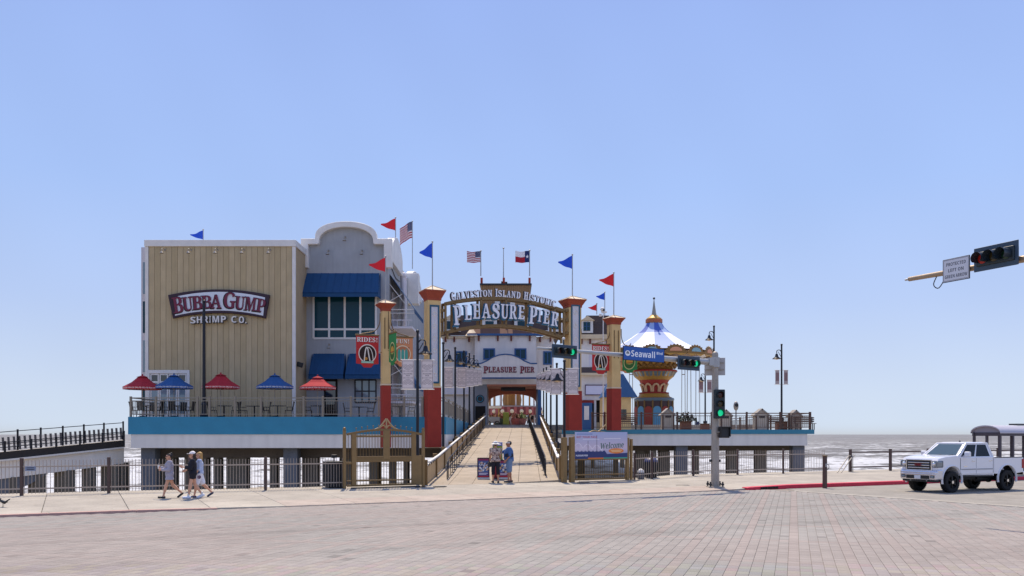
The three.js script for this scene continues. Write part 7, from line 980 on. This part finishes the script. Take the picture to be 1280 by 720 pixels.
  for (const n of ['L', 'R']) { const sh = part(t, 'shoe', blob(grow([[J['heel' + n], J['toe' + n], .038, .032]], .008 + (o.shoeBig || 0)), .01, .02, (x, y, z) => -y - .0), o.shoe || M.dark); if (o.sock) part(sh, 'sock', blob([[J['ank' + n].clone().add(V(0, -.02, 0)), J['ank' + n].clone().add(V(0, .06, 0)), .042, .042]], .012, .02), M.trim); }
  if (o.hair) { const base = [[hp(0, .045, -.03), hp(0, .035, .0), .10, .093]], extra = o.hair.bun ? [[hp(0, .13, -.07), hp(0, .14, -.08), .045, .045]] : o.hair.long ? [[hp(0, 0, -.06), hp(0, -.2, -.09), .075, .04], [hp(.06, 0, -.03), hp(.06, -.15, -.04), .035, .03], [hp(-.06, 0, -.03), hp(-.06, -.15, -.04), .035, .03]] : []; part(t, 'hair', blob([...base, ...extra], .009, .02, (x, y, z) => -Math.max(y - (h.y + .055), -(z - h.z) * 1.0 - .015 + (y - h.y) * .2) - .0), o.hair.mat || hairDark); }
  if (o.glasses) part(t, 'sunglasses', [rbx(h.x - .075, h.x + .075, h.y + .0, h.y + .035, h.z + .095, h.z + .11, .006, 2), bar(hp(.075, .02, .1), hp(.09, .02, -.01), .008, .01), bar(hp(-.075, .02, .1), hp(-.09, .02, -.01), .008, .01)], M.black);
  if (o.cap) { part(t, o.cap.open ? 'visor' : 'cap', [o.cap.open ? new THREE.CylinderGeometry(.106, .106, .04, 24, 1, true).translate(h.x, h.y + .062, h.z - .004) : blob([[hp(0, .06, -.02), hp(0, .055, .01), .104, .098]], .009, .02, (x, y) => h.y + .052 - y), ...(o.cap.brim ? [lathe([[.1, 0], [o.cap.brim, -.035], [o.cap.brim, -.03], [.1, .012]], 26, h.x, h.y + .055, h.z - .005)] : [rbx(h.x - .075, h.x + .075, h.y + .052, h.y + .066, h.z + .07, h.z + .19, .006, 2)])], o.cap.mat); }
  if (o.extra) o.extra(t, J);
  return t;
}
{
  const grey = std(0xa9a5b4, .9, { mottle: .4 }), lt = std(0xb9c4e0, .9, { mottle: .4 }), black = std(0x181824, .9), jean = std(0x4a5f86, .9, { mottle: .3 });
  const floral = new THREE.MeshStandardMaterial({ map: (() => { const t = canvasTex(128, 128, (g, w, h) => { g.fillStyle = '#a8958c'; g.fillRect(0, 0, w, h); for (let i = 0; i < 60; i++) { g.fillStyle = ['#6a5048', '#d8cabd', '#8c7470', '#4a3a40', '#c09a8a'][i % 5]; g.beginPath(); g.arc(hash2(i, 1, 4) * w, hash2(i, 2, 4) * h, 4 + hash2(i, 3, 4) * 7, 0, 7); g.fill(); } }); t.wrapS = t.wrapT = THREE.RepeatWrapping; t.repeat.set(3, 3); return t; })(), roughness: .9 });
  const cup = (t, p) => { part(t, 'cup', [lathe([[0, -.07], [.032, -.07], [.042, .07], [0, .07]], 14, p.x, p.y, p.z), rod(V(p.x, p.y + .07, p.z), V(p.x + .01, p.y + .16, p.z), .005)], std(0xe8e4de, .4)); };
  const A = G(212, 622.5); person('woman in a long loose grey top holding a white cup, walking ahead of two others', A, -1.2, 56 * -A.z / F, { legL: [.30, .06, -.1], legR: [-.28, .55, .8], armL: [.1, .12, 1.5], armR: [.25, .1, 1.6], gripL: 1, gripR: 1, wide: .94, bust: 1, skin: skinPale, top: { mat: grey, name: 'long_top', sleeve: .95, hem: -.22, flare: .05, loose: .022 }, shoe: M.dark, hair: { bun: 1 }, glasses: 1, extra: (t, J) => cup(t, J.handR) });
  const B = G(241, 623.3); person('woman in black top with big white trainers, walking behind the woman in grey', B, -1.25, 58 * -B.z / F, { legL: [.2, .04, -.05], legR: [-.2, .4, .5], armL: [.3, .1, 1.5], armR: [.05, .12, 1.2], wide: .96, bust: 1, skin: skinPale, top: { mat: black, sleeve: .8, hem: -.12, loose: .015 }, legwear: { mat: black, length: .16 }, shoe: std(0xcfd4e2, .6), shoeBig: .014, sock: 1, cap: { mat: std(0xe4dfe0, .8) }, hair: { long: 1 }, glasses: 1 });
  const C = G(249.5, 621.6); person('fair-haired person in pale blue top and white emblem shorts, last of the walkers', C, -1.25, 57 * -C.z / F, { legL: [.25, .05, -.05], legR: [-.3, .5, .7], armL: [.05, .12, .5], armR: [-.1, .12, .4], skin: skinPale, top: { mat: lt, sleeve: .55, hem: -.04, loose: .012 }, legwear: { mat: std(0xdcdce6, .9), length: .42, loose: .02 }, shoe: std(0x39415c, .7), hair: { long: 1, mat: hairBlond }, glasses: 1, extra: (t, J) => { part(t, 'emblem', [new THREE.TorusGeometry(.05, .016, 6, 18).rotateY(1.57).translate(J.hipL.x + .115, J.hipL.y - .12, .01), ball(J.hipL.x + .115, J.hipL.y - .12, .01, .028)], std(0x5a2f5a, .8)); part(t, 'tied_shirt', blob([[V(-.1, J.pel.y + .02, .03), V(.1, J.pel.y + .02, .03), .118, .118]], .015, .03, (x, y) => Math.abs(y - J.pel.y - .03) - .045), jean); } });
  const D = groundR(619.5, 603.4); person('woman seen from behind in white sun hat, patterned top and dark cropped trousers', D, Math.PI + .15, 51 * -D.z / F, { legL: [.05, .02], legR: [-.05, .03], armL: [.12, .16, .3], armR: [.15, .14, .5], bust: 1, top: { mat: floral, sleeve: .3, hem: -.06, loose: .018 }, legwear: { mat: std(0x1c1b26, .9), length: .66, name: 'trousers' }, shoe: M.dark, hair: {}, cap: { mat: std(0xe6e2de, .85), brim: .2 }, gripR: 1, extra: (t, J) => { part(t, 'handbag', [rbx(J.handL.x - .05, J.handL.x + .09, J.handL.y - .16, J.handL.y + .06, J.handL.z - .12, J.handL.z + .12, .04, 3), pipe([J.shL.clone().add(V(.02, .05, 0)), J.elbL.clone().add(V(.04, 0, .07)), J.handL.clone().add(V(.02, .06, .08))], .012, 14, 6)], M.dark); cup(t, J.handR); } });
  const E = groundR(636.5, 602.8); person('stout man in blue shirt, grey shorts and pale visor, reaching toward the woman', E, -1.45, 51 * -E.z / F, { legL: [.06, .02], legR: [-.08, .06], armR: [1.05, .1, .3], armL: [.0, .14, .7], wide: 1.15, belly: 1, skin: std(0xa87058, .6), top: { mat: std(0x4468a0, .9, { mottle: .4 }), sleeve: .46, hem: -.08, loose: .02 }, legwear: { mat: std(0x6f86a8, .9, { mottle: .4 }), length: .5, loose: .03 }, shoe: std(0x33343e, .7), cap: { mat: std(0xdad6d2, .8), open: 1 }, hair: {}, glasses: 1, extra: (t, J) => part(t, 'waist_bag', blob([[V(-.1, J.pel.y + .18, .02), V(.1, J.pel.y + .18, .02), .185, .185]], .015, .03, (x, y) => Math.abs(y - J.pel.y - .2) - .075), std(0x1d2030, .85)) });
  // grackle at the left edge
  const q = G(4, 634), bd = thing('bird', 'black long-tailed bird on the pavement at the left edge', 'bird', q, { turn: -1.9 }), bm = std(0x15161c, .4);
  part(bd, 'body', [blob([[V(0, .15, -.05), V(0, .19, .07), .05, .045], [V(0, .2, .09), V(0, .255, .12), .03, .032], [V(0, .15, -.06), V(0, .26, -.27), .028, .016]], .008, .03)], bm); part(bd, 'beak', new THREE.ConeGeometry(.012, .05, 6).rotateX(Math.PI / 2).translate(0, .255, .17), M.black); part(bd, 'wing', [-1, 1].map((s) => new THREE.SphereGeometry(.05, 10, 8).scale(.25, .6, 1.9).translate(s * .045, .165, -.05)), M.black); part(bd, 'leg', [-.02, .02].map((x) => [rod(V(x, 0, .01), V(x, .12, .0), .005), rod(V(x, .004, .0), V(x, .004, .05), .005)]).flat(), M.black); part(bd, 'eye', [-1, 1].map((s) => ball(s * .027, .265, .13, .006, 8)), std(0xd8c24a, .3));
}
renderer.render(scene, camera);
